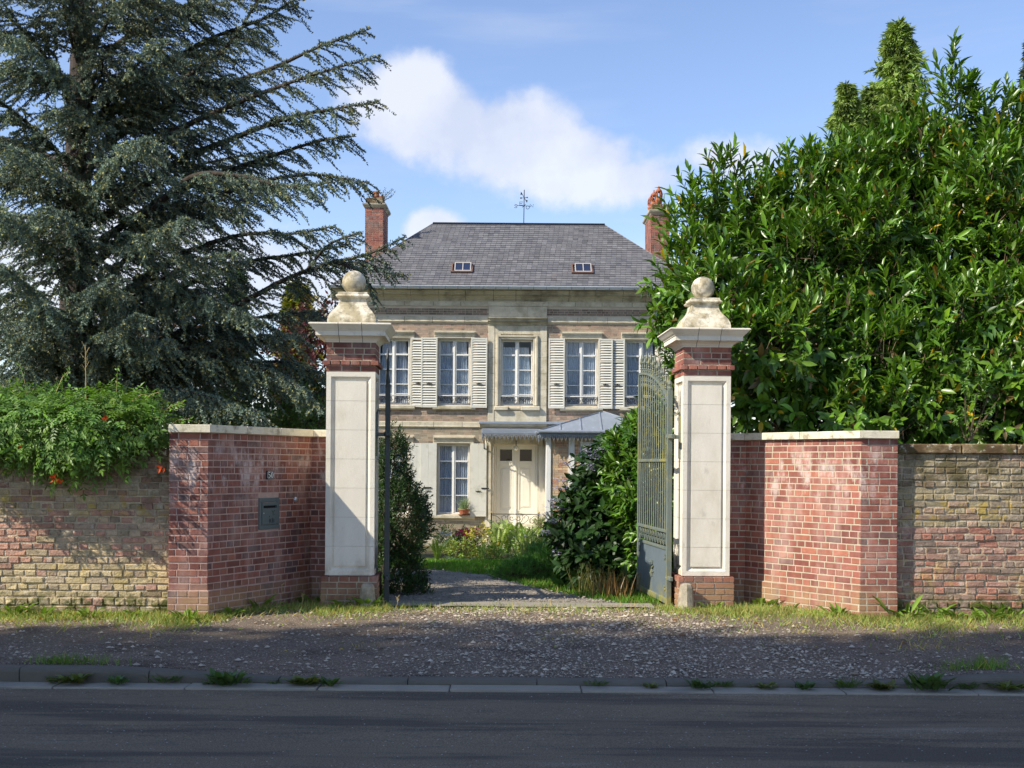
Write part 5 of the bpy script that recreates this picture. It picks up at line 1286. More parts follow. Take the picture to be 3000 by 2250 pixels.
    limbs += [([(230, 380), (280, 260), (300, 200), (290, 150)], 19.2, 17.2, 1.1, 1), ([(225, 560), (250, 440), (240, 360), (210, 300)], 19.2, 16.8, 1.2, 1), ([(228, 180), (200, 60), (230, -40)], 19.3, 17.0, 1.2, 1), ([(232, 620), (330, 480), (470, 400), (620, 380)], 19.2, 17.6, 1.1, 1), ([(232, 420), (380, 300), (560, 240), (740, 240)], 19.3, 18.0, 1.1, 1), ([(226, 650), (140, 560), (40, 520), (-60, 520)], 19.2, 17.0, 1.2, 1),
              ([(228, 850), (230, 720), (180, 640), (140, 610)], 19.0, 16.0, 1.1, 1.1), ([(232, 760), (400, 640), (560, 600), (720, 620)], 19.0, 17.2, 1.1, 1), ([(225, 1150), (170, 1030), (140, 930), (120, 880)], 18.8, 15.8, 1.0, 1.1), ([(225, 1150), (300, 1040), (370, 960), (400, 920)], 18.8, 15.8, 1.0, 1.1), ([(240, 60), (380, 0), (520, 20), (660, 10)], 19.4, 18.2, 1.1, 1), ([(240, 250), (100, 220), (-40, 200)], 19.4, 18.2, 1.2, 1)]
    Z = np.array([0, 0, 1.0]); RP, RD, RC = [], [], []; tw = MB()
    for li, (pts, y0, y1, spread, dens) in enumerate(limbs):
        if li < 9 or li in (16, 17, 18): dens *= .72
        n = len(pts); W3 = [at(p[0], p[1], y0 + (y1 - y0) * i / (n - 1)) for i, p in enumerate(pts)]
        C = catmull(W3, 7); L_ = sum((C[i + 1] - C[i]).length for i in range(len(C) - 1))
        mm = MB(); mm.tube(C, min(.085, .012 + .010 * L_), 7, r2=.004); mm.build('limb', M['bark'], root, smooth=True)
        Ca = np.array([tuple(p) for p in C]); seg = np.linalg.norm(np.diff(Ca, axis=0), axis=1); cum = np.concatenate([[0], np.cumsum(seg)])
        s = .10 * L_; st = .118 / dens; lit = 1.3 if y1 < 16.7 else .95  # near limbs tinted lighter: sunlit sprays painted into the needle colour
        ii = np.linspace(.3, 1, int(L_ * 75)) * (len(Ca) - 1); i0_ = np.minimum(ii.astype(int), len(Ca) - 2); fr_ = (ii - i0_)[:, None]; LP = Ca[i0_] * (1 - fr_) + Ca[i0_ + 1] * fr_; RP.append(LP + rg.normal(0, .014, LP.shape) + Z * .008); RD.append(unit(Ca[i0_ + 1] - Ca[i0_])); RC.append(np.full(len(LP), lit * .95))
        while s < L_:
            f = s / L_; k = min(np.searchsorted(cum, s), len(Ca) - 1); k = max(k, 1); t = (s - cum[k - 1]) / max(seg[k - 1], 1e-6)
            p = Ca[k - 1] * (1 - t) + Ca[k] * t; T = Ca[k] - Ca[k - 1]; T /= np.linalg.norm(T); sd = np.cross(T, Z); sd /= max(np.linalg.norm(sd), .1)
            Th = T * np.array([1, 1, .45]); Th /= np.linalg.norm(Th)
            for side in (-1, 1):
                ln = spread * (1.25 * (1 - f) ** .7 + .20) * rg.uniform(.45, 1.15)
                if rg.rand() < .08: continue
                d = Th * rg.uniform(.75, 1.0) + sd * side * rg.uniform(.25, .7) + Z * rg.uniform(-.42, .22); d /= np.linalg.norm(d)
                droop = rg.uniform(.15, .6) * ln; m_ = max(4, int(ln / .020)); u = np.linspace(0, 1, m_)[:, None]
                B = p + d * u * ln - Z * droop * u ** 2 + Z * .04 * np.sin(u * 9 + rg.rand() * 6) * ln * .3
                tw.tube([tuple(B[0]), tuple(B[len(B) // 2]), tuple(B[-1])], .009, 3, r2=.003, cap=False)
                sd2 = np.cross(d, Z); sd2 /= max(np.linalg.norm(sd2), .1)
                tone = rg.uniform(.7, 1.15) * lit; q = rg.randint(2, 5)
                while q < m_ - 1:
                    w = u[q, 0]; tl = rg.uniform(.14, .50) * (1.08 - .75 * w) * (.5 + .5 * min(1, ln)); sg = 1 if rg.rand() < .5 else -1
                    td = d * rg.uniform(.65, .95) + sd2 * sg * rg.uniform(.1, .5) - Z * rg.uniform(.22, .85); td /= np.linalg.norm(td)
                    r_ = max(3, int(tl / .022)); v = np.linspace(.05, 1, r_)[:, None]; bend = rg.normal(0, .12, 3)
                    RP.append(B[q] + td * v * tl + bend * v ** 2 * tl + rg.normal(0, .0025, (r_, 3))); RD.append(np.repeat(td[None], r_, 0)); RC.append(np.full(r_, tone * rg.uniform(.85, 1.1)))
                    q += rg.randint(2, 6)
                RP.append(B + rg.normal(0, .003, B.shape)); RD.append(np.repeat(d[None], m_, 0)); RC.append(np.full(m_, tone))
            s += st * rg.uniform(.7, 1.3)
    P = np.concatenate(RP); D = np.concatenate(RD); tn = np.concatenate(RC); n = len(P)
    K = 3; P4 = np.repeat(P, K, 0); D4 = np.repeat(D, K, 0)
    nd = unit(D4 * .25 + rg.normal(size=P4.shape) * .8 + np.array([0, 0, .12])); sdv = unit(np.cross(nd, rg.normal(size=P4.shape)))
    Ln = rg.uniform(.022, .040, (len(P4), 1)); wd = .0105
    V = np.stack([P4 - sdv * wd, P4 + sdv * wd, P4 + nd * Ln], 1).reshape(-1, 3); F = np.arange(len(V)).reshape(-1, 3)
    col = np.asarray(lin(102, 119, 106))[None] * tn[:, None] * rg.uniform(.75, 1.2, (n, 1)); yel = rg.rand(n) < .14; col[yel] = np.asarray(lin(158, 158, 104))[None] * tn[yel, None]  # some needles yellowed, painting sunlit tips into the colour
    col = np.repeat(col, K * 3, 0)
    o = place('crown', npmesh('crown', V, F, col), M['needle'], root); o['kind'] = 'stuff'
    o = tw.build('twigs', M['bark'], root); o['kind'] = 'stuff'
    print('cedar rosettes', n, 'tris', len(F))
cedar()

def ell(dx, dy, Y, rx, ry, rY):
    """ellipsoid from picture position (2212-wide scale), depth and radii"""
    c = at(dx * 1.3562, dy * 1.3562, Y); k = 1.3562 / FPX * Y; return (np.array(tuple(c)), np.array([rx * k, rY, ry * k]))
def shell(ells, spacing, rg, inner=.72, lumpy=.16):
    P, N = [], []
    for i, (c, r) in enumerate(ells):
        area = 4 * math.pi * ((r[0] * r[1]) ** 1.6 / 3 + (r[0] * r[2]) ** 1.6 / 3 + (r[1] * r[2]) ** 1.6 / 3) ** (1 / 1.6)
        n = int(area / spacing ** 2); d = unit(rg.normal(size=(n, 3)))
        lump = np.array([mnoise.noise((*(q * 2.2 + i * 7),)) for q in d]); f = rg.uniform(inner, 1.0, (n, 1)) ** .6 * (1 + lumpy * lump[:, None])
        p = c + d * r * f; nn = unit(d / r); keep = np.ones(n, bool)
        for j, (c2, r2) in enumerate(ells):
            if j != i: keep &= np.linalg.norm((p - c2) / r2, axis=1) > .78
        P.append(p[keep]); N.append(nn[keep])
    return np.concatenate(P), np.concatenate(N)
def shoots(P, N, rg, n_leaf, sh_len, up, spread_a, droop, droop_var=.3):
    """leaves set spirally on short shoots -> base points, directions, ups, shoot index"""
    n = len(P); sd = unit(N * (1 - up) + np.array([0, 0, 1.0]) * up + rg.normal(size=(n, 3)) * .28); ln = sh_len * rg.uniform(.6, 1.3, n)
    k = np.arange(n_leaf); a = unit(np.cross(sd, rg.normal(size=(n, 3)))); b = np.cross(sd, a)
    ph = k[None] * 2.4 + rg.uniform(0, 6.3, (n, 1)); rad = a[:, None] * np.cos(ph)[..., None] + b[:, None] * np.sin(ph)[..., None]
    t = (k + .5) / n_leaf; al = spread_a * (1.15 - .5 * t)[None, :, None] * rg.uniform(.8, 1.2, (n, n_leaf, 1))
    D = sd[:, None] * np.cos(al) + rad * np.sin(al) - np.array([0, 0, 1.0]) * (droop * rg.uniform(1 - droop_var, 1 + droop_var, (n, n_leaf, 1)) * (1.2 - .8 * t)[None, :, None])
    B = P[:, None] + sd[:, None] * (t[None, :, None] * ln[:, None, None])
    U = sd[:, None] + np.zeros_like(D) + np.array([0, 0, .35])
    return B.reshape(-1, 3), unit(D.reshape(-1, 3)), U.reshape(-1, 3), np.repeat(np.arange(n), n_leaf), sd, ln
def stems_mesh(P, sd, ln, r, rg, frac=1.0, name='stems'):
    m = MB()
    for i in range(len(P)):
        if rg.rand() < frac: m.tube([P[i] - sd[i] * ln[i] * .6, P[i] + sd[i] * ln[i]], r, 3, r2=r * .5, cap=False)
    return m
_lm = {}
def leaf_objects(root, P, D, U, Ln, Wd, T, col, mat, nmax=300):
    """the largest leaves in the picture as objects of their own; returns the mask of the rest"""
    D = unit(D); Sd = unit(np.cross(D, U)); Nn = np.cross(Sd, D); cam_p = np.array([0, 0, CAMZ]); v = P - cam_p; dist = np.linalg.norm(v, axis=1)
    facing = np.abs((Nn * v).sum(1)) / dist; px = CX + P[:, 0] / P[:, 1] * FPX; py = HY - (P[:, 2] - CAMZ) / P[:, 1] * FPX
    sc = facing * Ln * Wd / dist ** 2 * ((px > 0) & (px < 3000) & (py > 0) & (py < 2250)) / (1 + np.maximum(0, P[:, 1] - np.percentile(P[:, 1], 12)) * 3)
    idx = np.argsort(-sc)[:nmax]; rest = np.ones(len(P), bool); rest[idx] = False; base = np.array(tuple(WL[root]))
    for n_, i in enumerate(idx):
        key = (id(T), n_ % 8)
        if (key, root.name) not in _lm:
            me = npmesh('leaf', T[0], T[1], np.repeat(col[i][None], len(T[0]), 0), smooth=True); me.materials.append(mat); _lm[(key, root.name)] = me
        o = bpy.data.objects.new('leaf', _lm[(key, root.name)]); COL.objects.link(o); o.parent = root
        L_, w = Ln[i], Wd[i]; b = P[i] - base
        o.matrix_local = Matrix(((D[i, 0] * L_, Sd[i, 0] * w, Nn[i, 0] * L_, b[0]), (D[i, 1] * L_, Sd[i, 1] * w, Nn[i, 1] * L_, b[1]), (D[i, 2] * L_, Sd[i, 2] * w, Nn[i, 2] * L_, b[2]), (0, 0, 0, 1)))
    return rest

def laurel():
    rg = np.random.RandomState(5)
    E = [ell(1650, 660, 17.0, 205, 225, 1.5), ell(1850, 600, 17.4, 230, 215, 1.9), ell(2070, 535, 17.8, 180, 245, 2.0), ell(2270, 590, 17.6, 190, 330, 2.0), ell(2130, 330, 18.0, 70, 110, .6), ell(1990, 350, 17.8, 50, 80, .5),
         ell(1740, 780, 15.9, 230, 150, 1.0), ell(2060, 760, 15.9, 220, 170, 1.0), ell(1492, 585, 16.6, 50, 85, .5), ell(1500, 690, 16.0, 70, 120, .6), ell(1930, 900, 15.4, 300, 70, .6), ell(2210, 800, 15.7, 120, 180, .8), ell(1575, 480, 17.2, 60, 85, .7), ell(1690, 440, 17.4, 75, 75, .7), ell(1790, 400, 17.6, 80, 75, .8), ell(1890, 375, 17.8, 80, 75, .8)]
    root = thing('laurel_tree', (4.6, 16.9, gz(0, 16.9)), 'big glossy green cherry laurel bulging over the right wall', 'tree')
    # clumps of shoots spread over the big masses, with gaps between them
    cp, cn = shell([(c + np.array([.18, 0, -.10]), r * np.array([.80, .85, .84])) for c, r in E], .56, rg, .86, .3); kc = (cn[:, 1] < .6) & (cp[:, 1] > 14.5); cp, cn = cp[kc], cn[kc]
    EC = [(p - nn * .12, np.array([1.15, 1.0, .85]) * rg.uniform(.22, .44)) for p, nn in zip(cp, cn)]
    for (dx, dy, r) in ((2042, 205, .20), (2046, 160, .15), (2050, 255, .26), (2100, 250, .22), (2145, 265, .24), (2000, 300, .22), (1960, 310, .2)): EC.append((ell(dx, dy, 17.8, 1, 1, 1)[0], np.array([1, 1, 1.3]) * r))
    for (dx, dy, r, Y) in ((1482, 500, .20, 16.9), (1474, 560, .22, 16.6), (1466, 630, .26, 16.3), (1512, 450, .20, 17.0), (1560, 395, .20, 17.2), (1470, 700, .26, 16.0), (1605, 850, .34, 15.7), (1600, 790, .32, 15.8), (1660, 890, .32, 15.5)): EC.append((ell(dx, dy, Y, 1, 1, 1)[0], np.array([1, 1, 1.15]) * r))
    P, N = shell(EC, .186, rg, .62, .25)
    keep = (N[:, 1] < .45) & (P[:, 2] > .3) & (P[:, 1] > 14.35); P, N = P[keep], N[keep]
    pass
    upw = None
    BP, BD, BU, BI, SD = [], [], [], [], []; BK = np.zeros(0)
    for sel, up, sa, dr in (((N[:, 2] > .22) | (P[:, 2] > 4.3), .60, .70, .02), (~((N[:, 2] > .22) | (P[:, 2] > 4.3)), .26, 1.0, .48)):
        B, D, U, I, sd, ln = shoots(P[sel], N[sel], rg, 11, .34 if up > .5 else .28, up, sa, dr); tone = rg.uniform(.72, 1.25, sel.sum())[I]
        BP.append(B); BD.append(D); BU.append(U); BI.append(tone); BK = np.concatenate([BK, np.full(len(B), up)]); SD.append((P[sel], sd, ln))
    B, D, U, tone = (np.concatenate(q) for q in (BP, BD, BU, BI)); n = len(B)
    col = tint(n, lin(92, 126, 40), .26, .08, rg) * tone[:, None]; br_ = rg.rand(n) < .02; col[br_] = lin(120, 96, 50); y = rg.rand(n) < .012; col[y] = lin(190, 160, 40)
    yg = (rg.rand(n) < .2); col[yg] *= np.array([1.25, 1.15, .8]); dk = rg.rand(n) < .3; col[dk] *= np.array([.6, .72, .85])
    Ln = rg.uniform(.11, .235, n); Wd = Ln * rg.uniform(.27, .34, n) * np.where(BK < .5, 1.3, 1.0)
    rest = leaf_objects(root, B, D, U, Ln, Wd, T_BROAD, col, M['leaf_gloss'])
    V, F, C = leaves(B[rest], D[rest], U[rest], Ln[rest], Wd[rest], T_BROAD, col[rest]); o = place('crown', npmesh('crown', V, F, C, smooth=True), M['leaf_gloss'], root); o['kind'] = 'stuff'
    # inner leaves, shade inside the crown put into a darker green
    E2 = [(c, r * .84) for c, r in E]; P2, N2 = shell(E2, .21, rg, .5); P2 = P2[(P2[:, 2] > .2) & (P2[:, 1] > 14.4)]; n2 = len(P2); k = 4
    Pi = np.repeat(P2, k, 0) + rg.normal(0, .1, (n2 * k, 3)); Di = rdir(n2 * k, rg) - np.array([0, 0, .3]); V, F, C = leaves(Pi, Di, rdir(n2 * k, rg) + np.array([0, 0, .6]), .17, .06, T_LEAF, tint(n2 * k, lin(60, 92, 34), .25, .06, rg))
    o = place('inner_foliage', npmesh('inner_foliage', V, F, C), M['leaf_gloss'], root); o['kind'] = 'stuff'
    m = MB()
    for Ps, sd, ln in SD:
        for i in range(len(Ps)):
            if rg.rand() < .8: m.tube([Ps[i] - sd[i] * ln[i] * .8, Ps[i] + sd[i] * ln[i]], .006, 3, r2=.003, cap=False)
    o = m.build('twigs', M['twig'], root); o['kind'] = 'stuff'
    for i, (bx, by, tx, tz, ty) in enumerate(((4.4, 16.9, 3.4, 4.2, 16.9), (4.7, 17.0, 5.0, 5.6, 17.5), (4.9, 17.1, 6.4, 5.2, 17.5), (4.5, 16.8, 2.3, 3.0, 16.5), (4.6, 16.7, 4.6, 3.2, 16.0))):
        m = MB(); m.tube(catmull([(bx, by, -.3), (bx + (tx - bx) * .25, by, 1.2), (bx + (tx - bx) * .6, (by + ty) / 2, tz * .6), (tx, ty, tz)], 5), .09, 7, r2=.02); m.build('trunk', M['bark'], root, smooth=True)
    print('laurel leaves', n)
laurel()

def cypress(name, px, ptop, Y, wpx, label, cat, seed, base_col, n_sp=900, group=None, tips=1, col2=None):
    """weeping cypress: conical crown of flat drooping sprays on whorled branches"""
    rg = np.random.RandomState(seed); top = at(px, ptop, Y); zb = gz(0, Y); H = top.z - zb; Rm = wpx / FPX * Y
    root = thing(name, (top.x, Y, zb), label, cat, group)
    m = MB(); m.tube([(top.x, Y, zb - .1), (top.x + .05, Y, zb + H * .5), (top.x, Y, top.z)], .16, 8, r2=.02); m.build('trunk', M['bark'], root, smooth=True)
    PP, DD, CC, SS = [], [], [], []; br = MB()
    for i in range(n_sp):
        f = rg.rand() ** 1.5; z = top.z - f * H * .97; a = rg.uniform(0, 6.283); r = Rm * (f ** .60) * rg.uniform(.3, 1.22) * (1 + .25 * math.sin(f * 31 + a * 2)) + .06
        tip = np.array([top.x + math.cos(a) * r, Y + math.sin(a) * r, z]); st = np.array([top.x + math.cos(a) * r * .2, Y + math.sin(a) * r * .2, z - .25 * r + .1])
        out = unit((tip - st)[None])[0]; L_ = np.linalg.norm(tip - st); k = 15; u = rg.uniform(.25, 1.0, k)
        p = st + (tip - st) * u[:, None]; p[:, 2] -= .12 * (u ** 2) * L_; d = out * .5 + rg.normal(size=(k, 3)) * .38 + np.array([0, 0, -.55]); t = rg.uniform(.65, 1.2)
        PP.append(p); DD.append(d); CC.append(np.full(k, t)); SS.append(rg.uniform(.13, .30, k))
        if i % 6 == 0: br.tube([tuple(st), tuple(tip)], .012, 3, r2=.004, cap=False)
    P, D, t, s = (np.concatenate(q) for q in (PP, DD, CC, SS)); n = len(P); col = tint(n, base_col, .2, .06, rg) * t[:, None]
    if col2 is not None: y = rg.rand(n) < .4; col[y] = tint(int(y.sum()), col2, .2, .05, rg)
    # each spray: a slim frond and two side fronds
    parts = [leaves(P, D, rdir(n, rg), s, s * .22, T_DIAM, col)]
    for q in (-.55, .55): parts.append(leaves(P + unit(D) * s[:, None] * .25, unit(D) + q * unit(np.cross(D, rdir(n, rg))), rdir(n, rg), s * .7, s * .16, T_DIAM, col))
    V, F, C = join(parts); o = place('crown', npmesh('crown', V, F, C), M['cypress'], root); o['kind'] = 'stuff'; o = br.build('twigs', M['bark'], root); o['kind'] = 'stuff'
    return root
cypress('cypress_tree', 2632, 70, 30.0, 230, 'tallest weeping cypress rising behind the laurel', 'tree', 3, lin(128, 150, 74), 1100, 'cypress trees behind the laurel')
cypress('cypress_tree', 2480, 250, 29.5, 120, 'leftmost small weeping cypress tip behind the laurel', 'tree', 4, lin(126, 148, 74), 600, 'cypress trees behind the laurel')
cypress('cypress_tree', 2550, 262, 30.5, 110, 'middle weeping cypress tip behind the laurel, left of the tallest', 'tree', 6, lin(116, 140, 72), 600, 'cypress trees behind the laurel')
cypress('dark_conifer', 3030, 120, 34.0, 130, 'dark conifer at the right edge of the picture behind the laurel', 'tree', 8, lin(70, 84, 62), 600)
cypress('golden_cypress', 872, 830, 28.0, 95, 'golden-green conifer left of the house behind the cedar tips', 'tree', 9, lin(132, 132, 40), 750, col2=lin(90, 112, 44))
cypress('green_conifer', 690, 790, 30.0, 70, 'small green conifer seen through the cedar branches', 'tree', 10, lin(84, 108, 62), 450)

def leafy(name, E, spacing, rg_seed, label, cat, col, leaf_len, wratio, n_leaf=7, sh=.2, up=.35, sa=.9, droop=.2, mat='leaf', T=T_LEAF, inner=.5, group=None, trunk=None, var=.25, col2=None, frac2=.2, stems=.4, cond=None, part='crown', leafobj=0):
    rg = np.random.RandomState(rg_seed); c0 = E[0][0]; bx, by = (trunk or (c0[0], c0[1]))
    root = thing(name, (bx, by, gz(bx, by)), label, cat, group)
    P, N = shell(E, spacing, rg, inner)
    if cond is not None: k = cond(P, N); P, N = P[k], N[k]
    B, D, U, I, sd, ln = shoots(P, N, rg, n_leaf, sh, up, sa, droop); n = len(B); c = tint(n, col, var, .07, rg) * rg.uniform(.75, 1.2, len(P))[I][:, None]
    if col2 is not None: y = rg.rand(len(P))[I] < frac2; c[y] = tint(int(y.sum()), col2, var, .08, rg)
    Ln = leaf_len * rg.uniform(.7, 1.25, n); Wd = Ln * wratio * rg.uniform(.85, 1.15, n); rest = np.ones(n, bool)
    if leafobj: rest = leaf_objects(root, B, D, U, Ln, Wd, T, c, M[mat], leafobj)
    V, F, C = leaves(B[rest], D[rest], U[rest], Ln[rest], Wd[rest], T, c[rest]); o = place(part, npmesh(part, V, F, C, smooth=(len(T[0]) > 5)), M[mat], root); o['kind'] = 'stuff'
    if stems:
        m = stems_mesh(P, sd, ln, .004 if leaf_len < .2 else .012, rg, stems); o = m.build('twigs', M['twig'], root); o['kind'] = 'stuff'
    if trunk is not None:
        for (cc, r) in E[:4]:
            m = MB(); m.tube(catmull([(bx, by, gz(bx, by) - .2), (bx + (cc[0] - bx) * .3, by + (cc[1] - by) * .3, gz(bx, by) + (cc[2] - gz(bx, by)) * .5), tuple(cc)], 4), .03 + .02 * float(r.max()), 6, r2=.01); m.build('trunk', M['bark'], root, smooth=True)
    return root
leafy('purple_tree', [ell(660, 790, 24, 75, 110, 1.0), ell(720, 830, 23.5, 60, 90, .8), ell(690, 700, 24.5, 50, 50, .7)], .15, 11, 'purple-leaved small tree between the cedar and the left pillar', 'tree', lin(92, 46, 52), .10, .55, 7, .2, trunk=(-4.6, 24), col2=lin(130, 120, 50), frac2=.18)
leafy('copper_tree', [ell(330, 700, 27, 110, 100, 1.2), ell(430, 760, 27, 100, 90, 1.1), ell(200, 800, 27, 150, 90, 1.2)], .2, 12, 'brown copper-leaved tree glimpsed through the cedar', 'tree', lin(110, 74, 44), .14, .55, 7, .25, trunk=(-8.8, 27), col2=lin(96, 104, 48), frac2=.3)
leafy('green_shrub', [ell(665, 900, 18, 45, 45, .5), ell(600, 930, 18.2, 50, 35, .5), ell(470, 935, 17.6, 95, 28, .4), ell(390, 930, 17.2, 60, 30, .4)], .10, 14, 'small green shrub behind the left wing wall beside the pillar', 'shrub', lin(86, 112, 48), .08, .4, 7, .15, trunk=(-3.2, 18), leafobj=0)
leafy('garden_hedge', [ell(150, 930, 21.5, 330, 120, 1.0), ell(480, 950, 21.5, 300, 110, 1.0), ell(-200, 900, 21.5, 300, 140, 1.0), ell(620, 890, 21.8, 130, 90, .8)], .17, 15, 'dark hedge in the shade behind the cedar', 'hedge', lin(58, 74, 40), .13, .5, 7, .2, trunk=(-6.5, 21.5))
leafy('garden_hedge', [ell(1520, 900, 22, 120, 230, 1.0), ell(1750, 800, 21, 230, 300, 1.2), ell(2020, 720, 21, 280, 380, 1.2), ell(2350, 720, 21, 240, 380, 1.2)], .23, 16, 'dark hedge closing the garden behind the laurel', 'hedge', lin(58, 80, 36), .15, .5, 6, .2, trunk=(4.5, 21))

# trees across the street, behind the camera: they cast the shade over the road and verge
def street_tree(x, y, zc, rx, rz, seed, n, label, size=.42):
    rg = np.random.RandomState(seed); root = thing('street_tree', (x, y, -.05), label, 'tree', 'trees across the street')
    d = rdir(n, rg); rad = rg.uniform(.25, 1, (n, 1)) ** .5; lump = np.array([1 + .18 * mnoise.noise((*(q * 2.0 + seed),)) for q in d])[:, None]
    P = np.array([x, y, zc]) + d * rad * np.array([rx, rx * .95, rz]) * lump; s = size * rg.uniform(.6, 1.3, n)
    V, F, C = leaves(P, rdir(n, rg), rdir(n, rg), s, s * .7, T_LEAF, tint(n, lin(72, 96, 44), .3, .08, rg)); o = place('crown', npmesh('crown', V, F, C), M['leaf'], root); o['kind'] = 'stuff'
    m = MB(); m.tube([(x, y, -.3), (x + .2, y, zc * .5), (x, y, zc + rz * .5)], .32, 10, r2=.06); m.build('trunk', M['bark'], root, smooth=True)
    for k in range(7):
        a = k * .9; m = MB(); m.tube([(x, y, zc - rz * .7 + k * .5), (x + math.cos(a) * rx * .45, y + math.sin(a) * rx * .45, zc - rz * .2 + k * .4), (x + math.cos(a) * rx * .8, y + math.sin(a) * rx * .8, zc + rz * .1 + k * .3)], .09, 6, r2=.02); m.build('limb', M['bark'], root, smooth=True)
for i, (x, zc) in enumerate(((-27.5, 14.3), (-23.6, 14.5), (-19.6, 15.0), (-15.9, 14.9), (-12.2, 15.0), (-8.6, 14.9))):
    street_tree(x, .6 - .4 * (i % 2), zc, 3.3, 4.7, 40 + i, 3000 if i in (3, 4) else 4800, 'tall leafy tree across the street, number %s from the left' % ('one two three four five six'.split()[i]))
# ------------------------------------------------------------------ garden plants by the gate and house
def gp(px, py, Y): return at(px, py, Y)
leafy('nandina_shrub', [ell(850, 1010, 16.2, 28, 75, .35), ell(862, 1130, 16.0, 52, 110, .5), ell(885, 1130, 16.6, 45, 70, .4), ell(855, 1250, 15.9, 60, 60, .5), ell(880, 1285, 15.8, 45, 35, .4), ell(840, 1220, 16.2, 50, 120, .4)], .060, 71, 'fine-leaved dark evergreen shrub behind the left gate leaf', 'shrub', lin(52, 78, 36), .055, .34, 9, .13, .5, .9, .25, trunk=(-1.72, 16.2), leafobj=0)
hyd = [ell(1330, 1060, 17.6, 85, 90, .55), ell(1290, 1150, 17.3, 90, 90, .55), ell(1350, 1210, 17.0, 75, 75, .5), ell(1275, 1230, 17.0, 55, 55, .45), ell(1380, 1130, 17.2, 60, 120, .5), ell(1330, 1270, 16.7, 75, 35, .4)]
leafy('hydrangea_bush', hyd, .105, 72, 'dark hydrangea bush with lilac lacecap flowers right of the drive', 'shrub', lin(48, 76, 34), .17, .5, 6, .18, .30, 1.0, .45, T=T_BROAD, trunk=(1.0, 17.4), mat='leaf', leafobj=120)
auc = [ell(1400, 960, 16.9, 42, 55, .4), ell(1380, 1050, 16.8, 60, 80, .4), ell(1405, 1130, 16.6, 45, 130, .4), ell(1440, 1050, 17.0, 50, 150, .4), ell(1365, 1000, 17.1, 45, 60, .4), ell(1455, 980, 16.8, 40, 120, .4)]
leafy('aucuba_bush', auc, .10, 73, 'lighter green long-leaved bush behind the right gate leaf', 'shrub', lin(96, 132, 44), .15, .30, 8, .2, .45, .85, .22, T=T_BROAD, trunk=(1.7, 16.9), mat='leaf_gloss', leafobj=120, col2=lin(72, 110, 40), frac2=.4)
leafy('juniper_bush', [ell(1150, 1228, 19.6, 58, 14, .5), ell(1195, 1215, 19.8, 55, 16, .5), ell(1112, 1240, 19.3, 36, 10, .45), ell(1190, 1195, 20.4, 45, 12, .5)], .055, 74, 'low spreading green juniper beside the drive', 'shrub', lin(96, 140, 58), .06, .20, 14, .11, .1, .6, -.02, trunk=(-.0, 19.9), T=T_DIAM)

# flower bed in front of the house
def bed(name, px, py, Y, wpx, hpx, dY, label, cat, col, ll, wr, seed, **kw):
    return leafy(name, [ell(px / 1.3562, py / 1.3562, Y, wpx / 1.3562, hpx / 1.3562, dY)], kw.pop('sp', .09), seed, label, cat, col, ll, wr, **kw)
def gq(x, y): return 1100 + x / 2.5925, 1180 + y / 2.5925
def bedz(nm, x, y, w, h, Y, label, cat, col, ll, wr, seed, **kw):
    px, py = gq(x, y); return bed(nm, px, py, Y, w / 2.5925, h / 2.5925, kw.pop('dY', .4), label, cat, col, ll, wr, seed, **kw)
bedz('rose_bush', 690, 1060, 75, 70, 30, 'rose bush with magenta blooms in the flower bed', 'flowering plant', lin(96, 120, 56), .08, .55, 81, trunk=(-1.0, 30))
bedz('phlox_plant', 540, 1050, 60, 70, 30.5, 'leafy plant with small white flowers left in the flower bed', 'flowering plant', lin(104, 134, 62), .08, .35, 82, trunk=(-1.5, 30.5))
bedz('yellowing_shrub', 790, 1090, 90, 110, 28.5, 'shrub with yellowing leaves in the middle of the flower bed', 'shrub', lin(180, 168, 76), .08, .6, 83, sp=.13, trunk=(-.75, 28.5), col2=lin(96, 112, 50), frac2=.5)
bedz('leafy_perennial', 640, 1130, 90, 50, 28, 'low mixed greenery at the front of the flower bed', 'plant', lin(126, 150, 62), .09, .35, 84, trunk=(-1.2, 28), col2=lin(150, 145, 60), frac2=.2)
bedz('leafy_perennial', 1180, 1090, 90, 70, 27.5, 'bushy greenery right of the ferns in the flower bed', 'plant', lin(116, 146, 62), .10, .3, 85, trunk=(.4, 27.5), col2=lin(120, 132, 60), frac2=.3)
bedz('leafy_perennial', 900, 1180, 130, 45, 26.5, 'low greenery along the front edge of the flower bed', 'plant', lin(124, 152, 64), .09, .3, 86, trunk=(-.5, 26.5))
bedz('potted_shrub', 1255, 935, 28, 40, 36.2, 'small bright green potted shrub beside the front door', 'plant', lin(116, 132, 66), .05, .3, 87, sp=.05, trunk=(.82, 36.2))
bedz('leafy_perennial', 1340, 1080, 60, 60, 26, 'yellow-green leafy clump beside the hydrangea', 'plant', lin(120, 136, 50), .08, .3, 88, trunk=(.95, 26))
